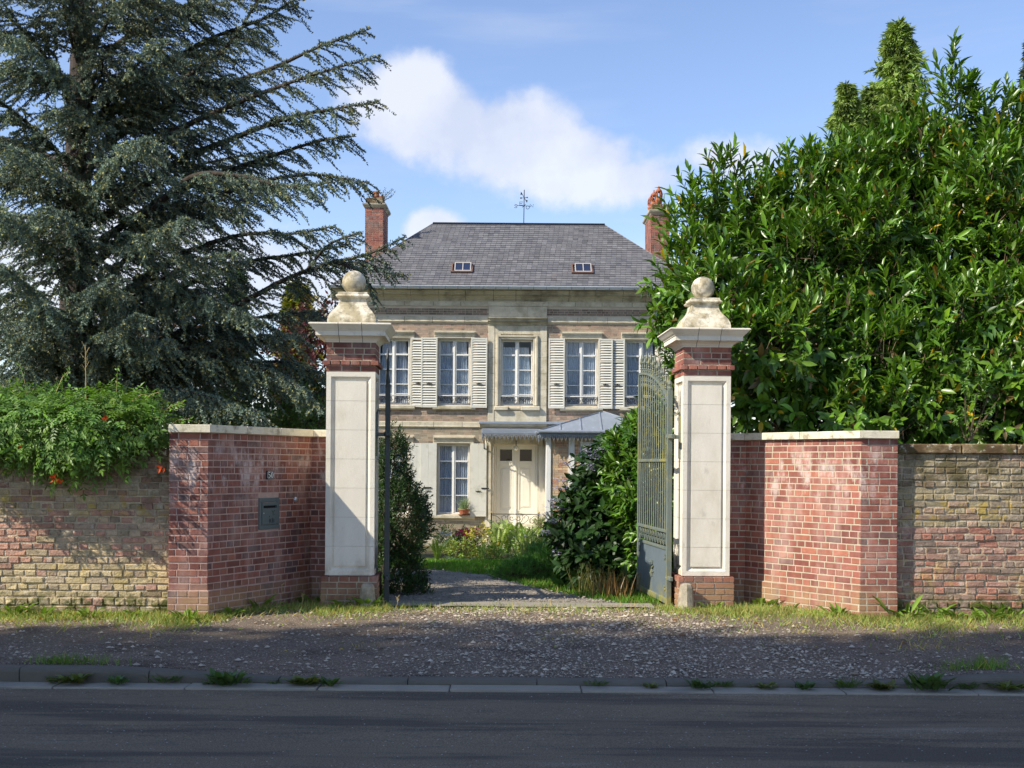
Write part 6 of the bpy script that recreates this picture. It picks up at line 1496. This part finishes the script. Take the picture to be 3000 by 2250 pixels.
def fern(px, py, Y, n, L_, seed, label, name='fern', col=lin(146, 166, 84)):
    rg = np.random.RandomState(seed); b = at(px, py, Y); b.z = gz(b.x, Y); root = thing(name, b, label, 'fern', 'ferns in the flower bed')
    for i in range(n):
        a = rg.uniform(0, 6.283); lean = rg.uniform(.25, .6); ln = L_ * rg.uniform(.7, 1.15); k = 22; u = np.linspace(.08, 1, k)
        rad = np.stack([np.cos(a) * lean * u ** 1.4 * ln, np.sin(a) * lean * u ** 1.4 * ln, ln * (u - .28 * u ** 3)], 1); P = np.array(tuple(b)) + rad; T_ = unit(np.gradient(P, axis=0)); sd = unit(np.cross(T_, np.array([0, 0, 1.0]) + rg.normal(0, .1, 3)))
        w = .13 * np.sin(np.pi * np.clip(u * .92 + .08, 0, 1)) ** .8 * ln; parts = []
        for s in (-1, 1): parts.append(leaves(P, sd * s + T_ * .35, np.cross(sd, T_) + .01, w + .01, .030 * ln + .006, T_DIAM, tint(k, col, .15, .05, rg)))
        V, F, C = join(parts); place('frond', npmesh('frond', V, F, C), M['leaf'], root)
for i, (x, y, Y, n, L_, lab) in enumerate(((930, 1150, 29, 11, 1.05, 'tall fern left of the middle before the railing'), (1000, 1150, 29.5, 12, 1.1, 'tallest fern in front of the railing'), (1090, 1150, 29, 11, 1.05, 'fern right of the middle before the railing'), (1150, 1150, 28.5, 9, .95, 'rightmost fern before the railing'), (470, 1215, 25.5, 10, .7, 'fern at the left end of the flower bed'))):
    px, py = gq(x, y); fern(px, py, Y, n, L_, 90 + i, lab)
def blades(name, px, py, Y, n, L_, w, seed, label, cat, col):
    rg = np.random.RandomState(seed); b = at(px, py, Y); b.z = gz(b.x, Y)
    P = np.stack([rg.normal(0, .12, n), rg.normal(0, .12, n), np.zeros(n)], 1); D = np.stack([rg.normal(0, .25, n), rg.normal(0, .25, n), np.ones(n)], 1)
    V, F, C = leaves(P, D, rdir(n, rg) * np.array([1, 1, .1]), L_ * rg.uniform(.6, 1.1, n), w, T_BLADE, tint(n, col, .2, .06, rg)); o = place(name, npmesh(name, V, F, C), M['leaf'], None, loc=b); props(o, label, cat)
px, py = gq(1150, 1150); blades('iris_clump', px, py, 27, 40, .75, .035, 101, 'clump of upright pale iris leaves in the flower bed', 'plant', lin(140, 156, 96))
px, py = gq(1640, 1430); blades('grass_tuft', px, py, 16.2, 90, .42, .012, 102, 'tall arching grass tuft under the dark bushes by the right gate leaf', 'grass', lin(120, 118, 62))
px, py = gq(1800, 1500); blades('grass_tuft', px, py, 15.4, 130, .38, .012, 103, 'straw-brown grass tuft beside the open right gate leaf', 'grass', lin(150, 118, 72))
def heads(root, pts, petal, r, k, rg, col, name='flower_head', flat=.35, cv=.15):
    for p in pts:
        P = np.array(tuple(p)) + rg.normal(size=(k, 3)) * np.array([r, r, r * flat]); V, F, C = leaves(P, rdir(k, rg) * np.array([1, 1, .35]), rdir(k, rg) * .4 + np.array([0, 0, 1.0]), petal, petal * .8, T_DIAM, tint(k, col, cv, .06, rg))
        o = place(name, npmesh(name, V, F, C), M['petal'], root); o['kind'] = 'stuff'
rgf = np.random.RandomState(33)
hydr = [o for o in bpy.data.objects if o.name.startswith('hydrangea_bush')][0]
hp_ = [(1450, 460), (1410, 585), (1400, 645), (1360, 740), (1365, 790), (1280, 850), (1345, 900), (1310, 980), (1450, 1055), (1520, 1000), (1495, 1240), (1620, 470), (1830, 330), (1590, 360), (1720, 355), (1650, 400), (1620, 930), (1420, 800), (1650, 500), (1390, 1130)]
heads(hydr, [at(*gq(x, y), 17.0 if x < 1560 else 17.1) for x, y in hp_], .034, .055, 45, rgf, lin(168, 166, 190))
m = MB()
for x, y in hp_:
    p = at(*gq(x, y), 17.05); m.tube([p, p + Vector((.12, .1, -.16)), p + Vector((.3, .3, -.3))], .006, 4)
o = m.build('flower_stalks', M['twig'], hydr); o['kind'] = 'stuff'
rose = [o for o in bpy.data.objects if o.name.startswith('rose_bush')][0]; heads(rose, [at(*gq(x, y - 14), 29.3) for x, y in ((680, 990), (715, 1000), (745, 985), (700, 1015), (730, 1010), (665, 1005), (755, 1000))], .085, .075, 34, rgf, lin(214, 30, 108), 'bloom', .6)
phl = [o for o in bpy.data.objects if o.name.startswith('phlox_plant')][0]; heads(phl, [at(*gq(x, y), 30.1) for x, y in ((505, 985), (515, 1000), (560, 995), (545, 1015), (580, 1035))], .05, .045, 16, rgf, lin(226, 226, 222), 'bloom', .6, .05)
lp = [o for o in bpy.data.objects if o.name.startswith('leafy_perennial')]; heads(lp[2], [at(*gq(x, y), 25.4) for x, y in ((820, 1220), (835, 1210), (880, 1225), (905, 1212), (930, 1222), (870, 1235), (825, 1235))], .045, .03, 10, rgf, lin(232, 190, 36), 'bloom', .6, .05)
heads(lp[1], [at(*gq(x, y), 26.4) for x, y in ((1300, 1085), (1130, 1010), (975, 1205), (990, 1200), (1010, 1190))], .04, .03, 10, rgf, lin(226, 222, 226), 'bloom', .6, .05)
# chicken wire round the bed
wf = thing('wire_fence', at(*gq(640, 1240), 25.6), 'sagging low roll of chicken wire in front of the flower bed', 'fence')
m = MB(); a0, b0 = at(*gq(530, 1160), 25.6), at(*gq(760, 1165), 25.6); c0 = at(*gq(560, 1235), 25.6); step = .075; nx = int((b0.x - a0.x) / step); hz = a0.z - c0.z; nz = int(hz / (step * .5))
P_ = lambda i, j: (a0.x + i * step + (step / 2 if j % 2 else 0), 25.6 + .10 * math.sin(i * .5), a0.z - j * step * .5 - .05 * math.sin(i / nx * 3.14))
for j in range(nz):
    for i in range(nx):
        m.tube([P_(i, j), P_(i, j + 1)], .004, 3, cap=False)
        m.tube([P_(i + (1 if j % 2 else 0), j), P_(i + (0 if j % 2 else -1) + (0 if j % 2 == 0 else 0), j + 1)], .004, 3, cap=False)
o = m.build('wire_mesh', M['steel'], wf); o['kind'] = 'stuff'
# potted plant on the sill
pot = thing('potted_plant', (-1.47, HY0 - .10, .08), 'terracotta pot with a grey-green plant on the ground floor window sill', 'potted plant')
m = MB(); m.box(-1.66, -1.30, HY0 - .20, HY0 - .01, .085, .09); m.lathe([(.13, 0), (.165, .12), (.18, .125), (.18, .155), (.16, .155), (.15, .13)], (-1.47, HY0 - .12, .09), 14); m.build('pot', M['terracotta'], pot)
rg = np.random.RandomState(3); n = 220; P = np.array([-1.47, HY0 - .12, .23]) + rg.normal(size=(n, 3)) * np.array([.05, .04, .02]); V, F, C = leaves(P, rg.normal(size=(n, 3)) * np.array([.3, .3, .1]) + np.array([0, 0, 1]), rdir(n, rg), rg.uniform(.2, .45, n), .012, T_BLADE, tint(n, lin(130, 150, 112), .2, .05, rg)); o = place('foliage', npmesh('foliage', V, F, C), M['leaf'], pot); o['kind'] = 'stuff'
n = 90; P = np.array([-1.47, HY0 - .14, .24]) + rg.normal(size=(n, 3)) * np.array([.12, .04, .02]); V, F, C = leaves(P, rg.normal(size=(n, 3)) + np.array([0, 0, .2]), rdir(n, rg), .06, .03, T_LEAF, tint(n, lin(170, 176, 140), .2, .05, rg)); o = place('trailing_foliage', npmesh('trailing_foliage', V, F, C), M['leaf'], pot); o['kind'] = 'stuff'
# weed growing on the left chimney
wd = thing('chimney_weed', (-4.2, 40.4, 10.3), 'straggly weed sprouting from the left chimney top', 'weed')
m = MB(); parts = []
for k in range(7):
    p0 = Vector((-4.36 + random.uniform(-.05, .1), 40.2, 10.18)); p1 = p0 + Vector((random.uniform(.05, .3), random.uniform(-.1, .1), random.uniform(.15, .35))); p2 = p1 + Vector((random.uniform(.05, .22), 0, random.uniform(.05, .2))); m.tube([p0, p1, p2], .008, 3, r2=.003)
    q = np.array([tuple(p0.lerp(p1, t)) for t in (.3, .6, .9)] + [tuple(p1.lerp(p2, t)) for t in (.2, .5, .8, 1)]); q = np.repeat(q, 3, 0); parts.append(leaves(q, rdir(len(q)), rdir(len(q)), .06, .02, T_DIAM, tint(len(q), lin(84, 96, 60))))
m.build('stem', M['twig'], wd); V, F, C = join(parts); o = place('foliage', npmesh('foliage', V, F, C), M['leaf'], wd); o['kind'] = 'stuff'

# ------------------------------------------------------------------ trumpet creeper over the left wall
def creeper():
    rg = np.random.RandomState(55); E = [ell(60, 925, 12.95, 125, 30, .38), ell(190, 920, 12.9, 115, 30, .40), ell(145, 955, 12.7, 90, 26, .16), ell(165, 980, 12.72, 44, 18, .12), ell(300, 918, 13.1, 70, 14, .34), ell(20, 945, 12.72, 60, 22, .18), ell(260, 890, 13.3, 55, 13, .34), ell(90, 885, 13.2, 45, 13, .3), ell(-60, 915, 12.9, 120, 42, .4), ell(275, 935, 12.75, 50, 12, .14), ell(235, 952, 12.72, 36, 18, .13), ell(0, 890, 13.1, 55, 16, .3)]
    root = thing('trumpet_creeper', (-4.6, 13.0, 0), 'bright green trumpet creeper tumbling over the old left wall', 'climbing plant')
    P, N = shell(E, .096, rg, .4, .42); k = (P[:, 2] > .9); P, N = P[k], N[k]; n = len(P); nl = 4
    # pinnate leaves: a rachis with leaflet pairs
    B, D, U, I, sd, ln = shoots(P, N, rg, nl, .17, .10, 1.0, .38); m_ = len(B); rl = rg.uniform(.12, .235, m_); pr = 4; parts = []; D = unit(D); Sd = unit(np.cross(D, U)); tone = rg.uniform(.75, 1.2, m_)
    col = tint(m_, lin(106, 140, 64), .2, .06, rg) * tone[:, None]; y = rg.rand(m_) < .1; col[y] *= np.array([1.3, 1.2, .8])
    for j in range(pr):
        t = .25 + .22 * j; q = B + D * (rl * t)[:, None] - np.array([0, 0, 1.0]) * (t ** 2 * rl * .25)[:, None]
        for s in (-1, 1): parts.append(leaves(q, Sd * s + D * .6 - np.array([0, 0, .25]), U, rl * (.36 - .03 * j), rl * .13, T_LEAF, col))
    parts.append(leaves(B + D * rl[:, None] * .95 - np.array([0, 0, 1.0]) * (rl * .22)[:, None], D - np.array([0, 0, .4]), U, rl * .36, rl * .14, T_LEAF, col))
    V, F, C = join(parts); o = place('foliage', npmesh('foliage', V, F, C), M['leaf'], root); o['kind'] = 'stuff'
    m = MB()
    for i in range(0, n, 2): m.tube([P[i] - N[i] * .15, P[i], P[i] + sd[i] * ln[i]], .004, 3, r2=.002, cap=False)
    o = m.build('stems', M['twig'], root); o['kind'] = 'stuff'
    for (dx, dy) in ((132, 1035), (120, 1030), (52, 960), (350, 1010), (225, 900)):
        p = at(dx * 1.3562, dy * 1.3562, 12.55); k = 10; Pq = np.array(tuple(p)) + rg.normal(size=(k, 3)) * .012; V, F, C = leaves(Pq, np.array([rg.uniform(-1, .3), -.3, -.5]) + rg.normal(size=(k, 3)) * .4, rdir(k, rg), .055, .025, T_LEAF, tint(k, lin(214, 92, 40), .15, .06, rg)); place('flower', npmesh('flower', V, F, C), M['petal'], root)
    # loose shoots reaching up and out
    for (dx, dy, ex, ey) in ((340, 905, 395, 870), (300, 880, 350, 845), (355, 930, 410, 905), (250, 870, 255, 790), (60, 860, 40, 780), (120, 850, 150, 800), (280, 870, 330, 855)):
        a, b = at(dx * 1.3562, dy * 1.3562, 13.0), at(ex * 1.3562, ey * 1.3562, 12.9); m = MB(); mid = a.lerp(b, .5) + Vector((0, 0, .05)); m.tube([a, mid, b], .005, 4, r2=.002); m.build('shoot', M['stalk'], root)
        k = 16; q = np.array([tuple(a.lerp(b, t)) for t in np.linspace(.2, 1, k)]); V, F, C = leaves(q, rdir(k, rg) + np.array([0, 0, .3]), rdir(k, rg), .05, .02, T_LEAF, tint(k, lin(110, 146, 60), .15, .05, rg)); place('shoot_leaves', npmesh('shoot_leaves', V, F, C), M['leaf'], root)
creeper()
# dry stalk above the creeper
st = thing('dry_stalk', at(250, 1150, 13.5), 'tall dry seed stalk standing above the creeper', 'weed')
m = MB(); a, b = at(252, 1180, 13.5), at(250, 1010, 13.5); m.tube([a, b], .007, 4, r2=.003)
for k in range(9): p = a.lerp(b, .55 + .05 * k); m.tube([p, p + Vector((random.choice((-1, 1)) * random.uniform(.02, .06), 0, .07))], .003, 3)
m.build('stem', M['stalk'], st)
# young elder sapling on the right wall top
sp = thing('elder_sapling', at(2840, 1285, 13.5), 'young sapling with compound leaves growing on the right wall coping', 'sapling')
rg = np.random.RandomState(9); m = MB(); parts = []
for k, (dx, dy) in enumerate(((2095, 770), (2120, 800), (2140, 830), (2085, 820), (2150, 870), (2110, 850), (2065, 900), (2135, 910), (2075, 880))):
    a, b = at(2830 + 8 * (k % 3), 1290, 13.5), at(dx * 1.3562, dy * 1.3562, 13.4 + .1 * (k % 3)); mid = a.lerp(b, .6) + Vector((rg.uniform(-.03, .03), 0, .03)); m.tube([a, mid, b], .007, 4, r2=.003)
    q = np.array([tuple(mid.lerp(b, t)) for t in np.linspace(0 if k > 3 else .5, 1, 11)]); q = np.repeat(q, 3, 0); parts.append(leaves(q, rdir(len(q), rg) * np.array([1, 1, .5]) - np.array([0, 0, .15]), rdir(len(q), rg) * .4 + np.array([0, 0, 1.0]), .075, .034, T_LEAF, tint(len(q), lin(112, 146, 76), .15, .05, rg)))
m.build('stem', M['twig'], sp); V, F, C = join(parts); o = place('foliage', npmesh('foliage', V, F, C), M['leaf'], sp); o['kind'] = 'stuff'

# ------------------------------------------------------------------ grass, weeds, gravel, litter
def gzv(P): return np.array([gz(x, y) for x, y in P])
def grass(name, pts, L_, w, col, seed, label, lean=.45, dry=.2):
    rg = np.random.RandomState(seed); n = len(pts); P = np.column_stack([pts, gzv(pts)]); D = np.column_stack([rg.normal(0, lean, n), rg.normal(0, lean, n), np.ones(n)]); c = tint(n, col, .25, .08, rg); y = rg.rand(n) < dry; c[y] = tint(int(y.sum()), lin(176, 160, 96), .2, .06, rg)
    V, F, C = leaves(P, D, rdir(n, rg) * np.array([1, 1, .1]) + .01, L_ * rg.uniform(.45, 1.25, n), w, T_BLADE, c); o = place(name, npmesh(name, V, F, C), M['grass']); props(o, label, 'grass', None, 'stuff'); return o
rg = np.random.RandomState(17)
def wall_front(x):
    """y of the wall or pillar face at x"""
    if x < -3.57: return 12.95
    if x < -3.16: return 12.76
    if x < -2.36: return 12.8 + (x + 3.16) / .8 * 1.66
    if x < -2.16: return 14.4
    if x < -1.52: return 13.80
    if x < 1.9: return 14.2
    if x < 2.55: return 14.05
    if x < 2.78: return 14.55
    if x < 3.75: return 14.6 - (x - 2.776) / .971 * 1.41
    if x < 4.15: return 13.15
    return 13.26
xs = rg.uniform(-6.5, 6.5, 44000); depth = rg.exponential(.22, len(xs)); dens = np.array([.55 + .6 * mnoise.noise((x * 1.3, 0, 2)) for x in xs]); gap = (xs > -1.35) & (xs < 1.7)
wf_ = np.array([wall_front(x) for x in xs]); far_in = np.maximum(0, wf_ - 13.4) * rg.rand(len(xs)); ok = (rg.rand(len(xs)) < np.where(gap, .10, np.clip(dens, .15, 1)))
ys = wf_ - .02 - depth * np.where(xs > 2, 1.5, 1.0) - far_in * .8; pts = np.column_stack([xs, ys])[ok]
grass('verge_grass', pts, .088, .008, lin(138, 158, 78), 1, 'sunlit grass and small weeds along the foot of the walls', .75, .35)
pts = np.column_stack([rg.uniform(-7, 7, 9000), rg.uniform(10.3, 13.4, 9000)]); cl = np.array([mnoise.noise((x * 1.1, y * 1.1, 9)) + (.25 if x > 2.2 and y > 12.2 else 0) + (.1 if -1.8 < x < -.4 and 12.6 < y < 13.1 else 0) for x, y in pts]); pts = pts[cl > .36]
grass('verge_grass_tufts', pts, .05, .006, lin(112, 120, 62), 2, 'thin dry grass tufts scattered over the gravel verge', .8, .35)
# lawn inside: right of the drive and before the flower bed
def in_drive(x, y):
    for j in range(60):
        a, b = poly_at(drv_l, j / 60), poly_at(drv_r, j / 60)
        if a[0] < x < b[0] and abs((a[1] + (b[1] - a[1]) * (x - a[0]) / (b[0] - a[0])) - y) < .12: return True
    return False
pts = np.column_stack([rg.uniform(-3.2, 2.6, 40000), rg.uniform(14.6, 26, 40000)]); k = np.array([not in_drive(x, y) for x, y in pts]); pts = pts[k]
grass('lawn_grass', pts, .10, .011, lin(96, 136, 44), 3, 'green lawn grass beside the drive inside the gate', .5, .08)
pts = np.column_stack([rg.uniform(-2.6, 1.2, 9000), rg.uniform(23.2, 25.2, 9000)]); grass('lawn_edge_grass', pts, .12, .018, lin(104, 150, 44), 4, 'bright strip of lawn in front of the flower bed', .5, .05)

def weed(name, x, y, n, L_, wr, seed, label, col, group, up=.5, z=None, T=T_BROAD, toothed=False, spread=.35):
    rg = np.random.RandomState(seed); zz = gz(x, y) if z is None else z; a = rg.uniform(0, 6.283, n); u = rg.uniform(up * .4, up * 1.5, n); ln = L_ * rg.uniform(.3, 1.1, n)
    D = np.column_stack([np.cos(a), np.sin(a), u]); P = np.array([x, y, zz]) + np.column_stack([np.cos(a), np.sin(a), a * 0]) * (np.abs(rg.normal(0, L_ * spread, (n, 1)))) * np.array([1.5, .6, 0]) + np.column_stack([np.zeros(n), np.zeros(n), rg.uniform(0, L_ * .25, n)]); c = tint(n, col, .2, .06, rg)
    V, F, C = leaves(P, D, np.array([0, 0, 1.0]) + rg.normal(size=(n, 3)) * .2, ln, ln * wr, T, c); o = place(name, npmesh(name, V - np.array([x, y, zz]), F, C, smooth=True), M['leaf'], None, loc=(x, y, zz)); props(o, label, 'weed', group)
ORD = 'first second third fourth fifth sixth seventh eighth ninth tenth eleventh twelfth thirteenth fourteenth fifteenth sixteenth seventeenth eighteenth nineteenth twentieth'.split()
# in the channel along the kerb: picture x (2212 wide)
gw = [(118, 26, .12), (155, 34, .17), (252, 28, .17), (360, 26, .15), (455, 22, .09), (490, 44, .17), (595, 26, .10), (660, 44, .16), (710, 30, .13), (1290, 24, .10), (1405, 30, .12), (1510, 36, .13), (1560, 36, .14), (1650, 26, .10), (1740, 36, .14), (1830, 44, .15), (1905, 44, .17), (2010, 44, .19), (2090, 44, .17), (2175, 36, .17)]
for i, (dx, n, L_) in enumerate(gw):
    y = 9.93 - .03 * (i % 3); p = at(dx * 1.3562, 2010, y); weed('gutter_weed', p.x, y, n * 2, L_ * [.6, .8, .5, .7][i % 4], .42 if i % 3 else .08, 200 + i, 'green weed in the gutter along the kerb, %s from the left' % ORD[i], (lin(86, 108, 50), lin(104, 112, 58), lin(76, 100, 52))[i % 3], 'weeds growing in the gutter', [.9, .6, 1.2][i % 3], z=ROADZ + .01, T=T_BROAD if i % 3 else T_LEAF)
kx = [(150, 10.2, .10), (2120, 10.35, .12)]
for i, (dx, y, L_) in enumerate(kx):
    p = at(dx * 1.3562, 1940, y); n = 260; rg2 = np.random.RandomState(300 + i); pts = np.column_stack([p.x + rg2.normal(0, .16, n), y + rg2.normal(0, .05, n)]); o = grass('kerb_grass', pts, L_, .006, lin(104, 136, 56), 310 + i, 'tuft of grass behind the kerb at the %s' % ('left', 'right')[i], .5, .05)
# along the wall foot
fw = [(-5.2, .17, 'lush'), (-4.85, .13, ''), (-4.35, .16, ''), (-3.95, .10, ''), (-3.3, .16, ''), (-2.95, .13, ''), (-2.75, .2, ''), (-2.25, .15, ''), (-1.95, .14, ''), (-1.62, .18, ''), (2.3, .12, ''), (2.9, .15, ''), (3.15, .14, ''), (3.55, .16, ''), (4.2, .26, ''), (4.5, .18, ''), (4.75, .16, ''), (5.05, .2, ''), (5.3, .22, '')]
for i, (x, L_, _) in enumerate(fw):
    y = wall_front(x) - .12 - .06 * (i % 3); weed('wall_weed', x, y, 22 if L_ < .2 else 16, L_ * 1.15, .30 if i % 2 else .2, 230 + i, 'leafy weed at the foot of the walls, %s from the left' % ORD[i], lin(118, 146, 58), 'weeds along the foot of the walls', .9)
# tall thin stalks
for i, (dx, dy0, dy1) in enumerate(((520, 1300, 1275), (605, 1300, 1262), (590, 1305, 1280), (650, 1305, 1282), (855, 1318, 1290), (825, 1318, 1296))):
    b = at(dx * 1.3562, dy0 * 1.3562, 13.7); b.z = gz(b.x, 13.5); t = at((dx + 4) * 1.3562, dy1 * 1.3562, 13.7); m = MB(); m.tube([b, b.lerp(t, .6) + Vector((.01, 0, 0)), t], .004, 4, r2=.002)
    for k in range(6): p = b.lerp(t, .6 + .07 * k); m.tube([p, p + Vector((random.uniform(-.03, .03), 0, .03))], .003, 3)
    o = m.build('grass_stalk', M['stalk']); props(o, 'thin dry flowering stalk by the left wall, %s of six' % ORD[i], 'weed', 'dry stalks before the left wall')

def pebbles(name, pts, sizes, col, seed, label, lift=.3):
    rg = np.random.RandomState(seed); n = len(pts); base = np.array([(1, 0, 0), (-1, 0, 0), (0, 1, 0), (0, -1, 0), (0, 0, 1), (0, 0, -1)], float); F0 = np.array([(0, 2, 4), (2, 1, 4), (1, 3, 4), (3, 0, 4)])
    s = sizes[:, None, None] * rg.uniform(.55, 1.15, (n, 6, 1)) * np.array([1, 1, .6]); a = rg.uniform(0, 6.28, n); ca, sa = np.cos(a)[:, None], np.sin(a)[:, None]; v = base[None] * s; V = np.stack([v[..., 0] * ca - v[..., 1] * sa, v[..., 0] * sa + v[..., 1] * ca, v[..., 2]], -1)
    V += np.column_stack([pts, gzv(pts)])[:, None] + np.array([0, 0, 1.0]) * (sizes * lift)[:, None, None]; F = (np.arange(n)[:, None, None] * 6 + F0[None]).reshape(-1, 3)
    o = place(name, npmesh(name, V.reshape(-1, 3), F, np.repeat(col, 6, 0)), M['pebble']); props(o, label, 'gravel', None, 'stuff')
M['pebble'] = pm('flint_pebble', src='attr', var=.2, scale=40, bump=.2, bscale=120, rough=.8)
n = 90000; pts = np.column_stack([rg.uniform(-5.6, 5.6, n), rg.uniform(KY1 + .03, 13.9, n)])
track = np.array([math.exp(-((x - .2 - (13.5 - y) * .22) / 1.1) ** 2) * .9 + math.exp(-((x - 1.2 - (13.5 - y) * .55) / .6) ** 2) * .8 + math.exp(-((x + .2 + (13.5 - y) * .1) / .6) ** 2) * .4 + max(0, .35 - abs(y - 10.6)) * .5 for x, y in pts]); cln = np.array([mnoise.noise((x * 1.7, y * 1.7, 6)) for x, y in pts])
k = rg.rand(n) < np.clip(.16 + track * (.95 + cln * 1.0), .06, 1); trk = track[k]; pts = pts[k]; n = len(pts); sz_ = np.clip(rg.exponential(.0055, n) + .003, .003, .034); g = rg.uniform(.55, 1.15, (n, 1)); col = np.where(rg.rand(n, 1) < .6, np.array(lin(180, 168, 148))[None], np.array(lin(136, 120, 100))[None]) * g * (1 + .2 * np.clip(trk[:, None], 0, 1))
pebbles('verge_gravel', pts, sz_, col, 5, 'grey flint gravel spread over the verge before the gate')
n = 13000; t = .11 + .89 * rg.rand(n) ** 1.3; s = rg.rand(n); pts = np.array([(lambda a, b, f: (a[0] + (b[0] - a[0]) * f, a[1] + (b[1] - a[1]) * f))(poly_at(drv_l, tt), poly_at(drv_r, tt), ss) for tt, ss in zip(t, s)]); pebbles('drive_gravel', pts, np.clip(rg.exponential(.005, n) + .005, .005, .022), np.array(lin(150, 142, 128))[None] * rg.uniform(.4, 1.15, (n, 1)), 6, 'pale gravel on the drive inside the gate', 2.2)
n = 260; pts = np.column_stack([rg.uniform(-5.5, 5.5, n), 13.4 - rg.exponential(.7, n)]); pts = pts[(pts[:, 1] > 10.2)]; n = len(pts); P = np.column_stack([pts, gzv(pts) + .02]); cols = np.array([lin(*c) for c in ((186, 166, 60), (150, 110, 50), (160, 176, 80), (120, 84, 50))])[rg.randint(0, 4, n)]
V, F, C = leaves(P, rdir(n, rg) * np.array([1, 1, .15]), rdir(n, rg) * .35 + np.array([0, 0, 1.0]), rg.uniform(.03, .075, n), rg.uniform(.02, .04, n), T_LEAF, cols); o = place('fallen_leaves', npmesh('fallen_leaves', V, F, C), M['leaf']); props(o, 'fallen yellow and brown leaves on the verge', 'leaves', None, 'stuff')
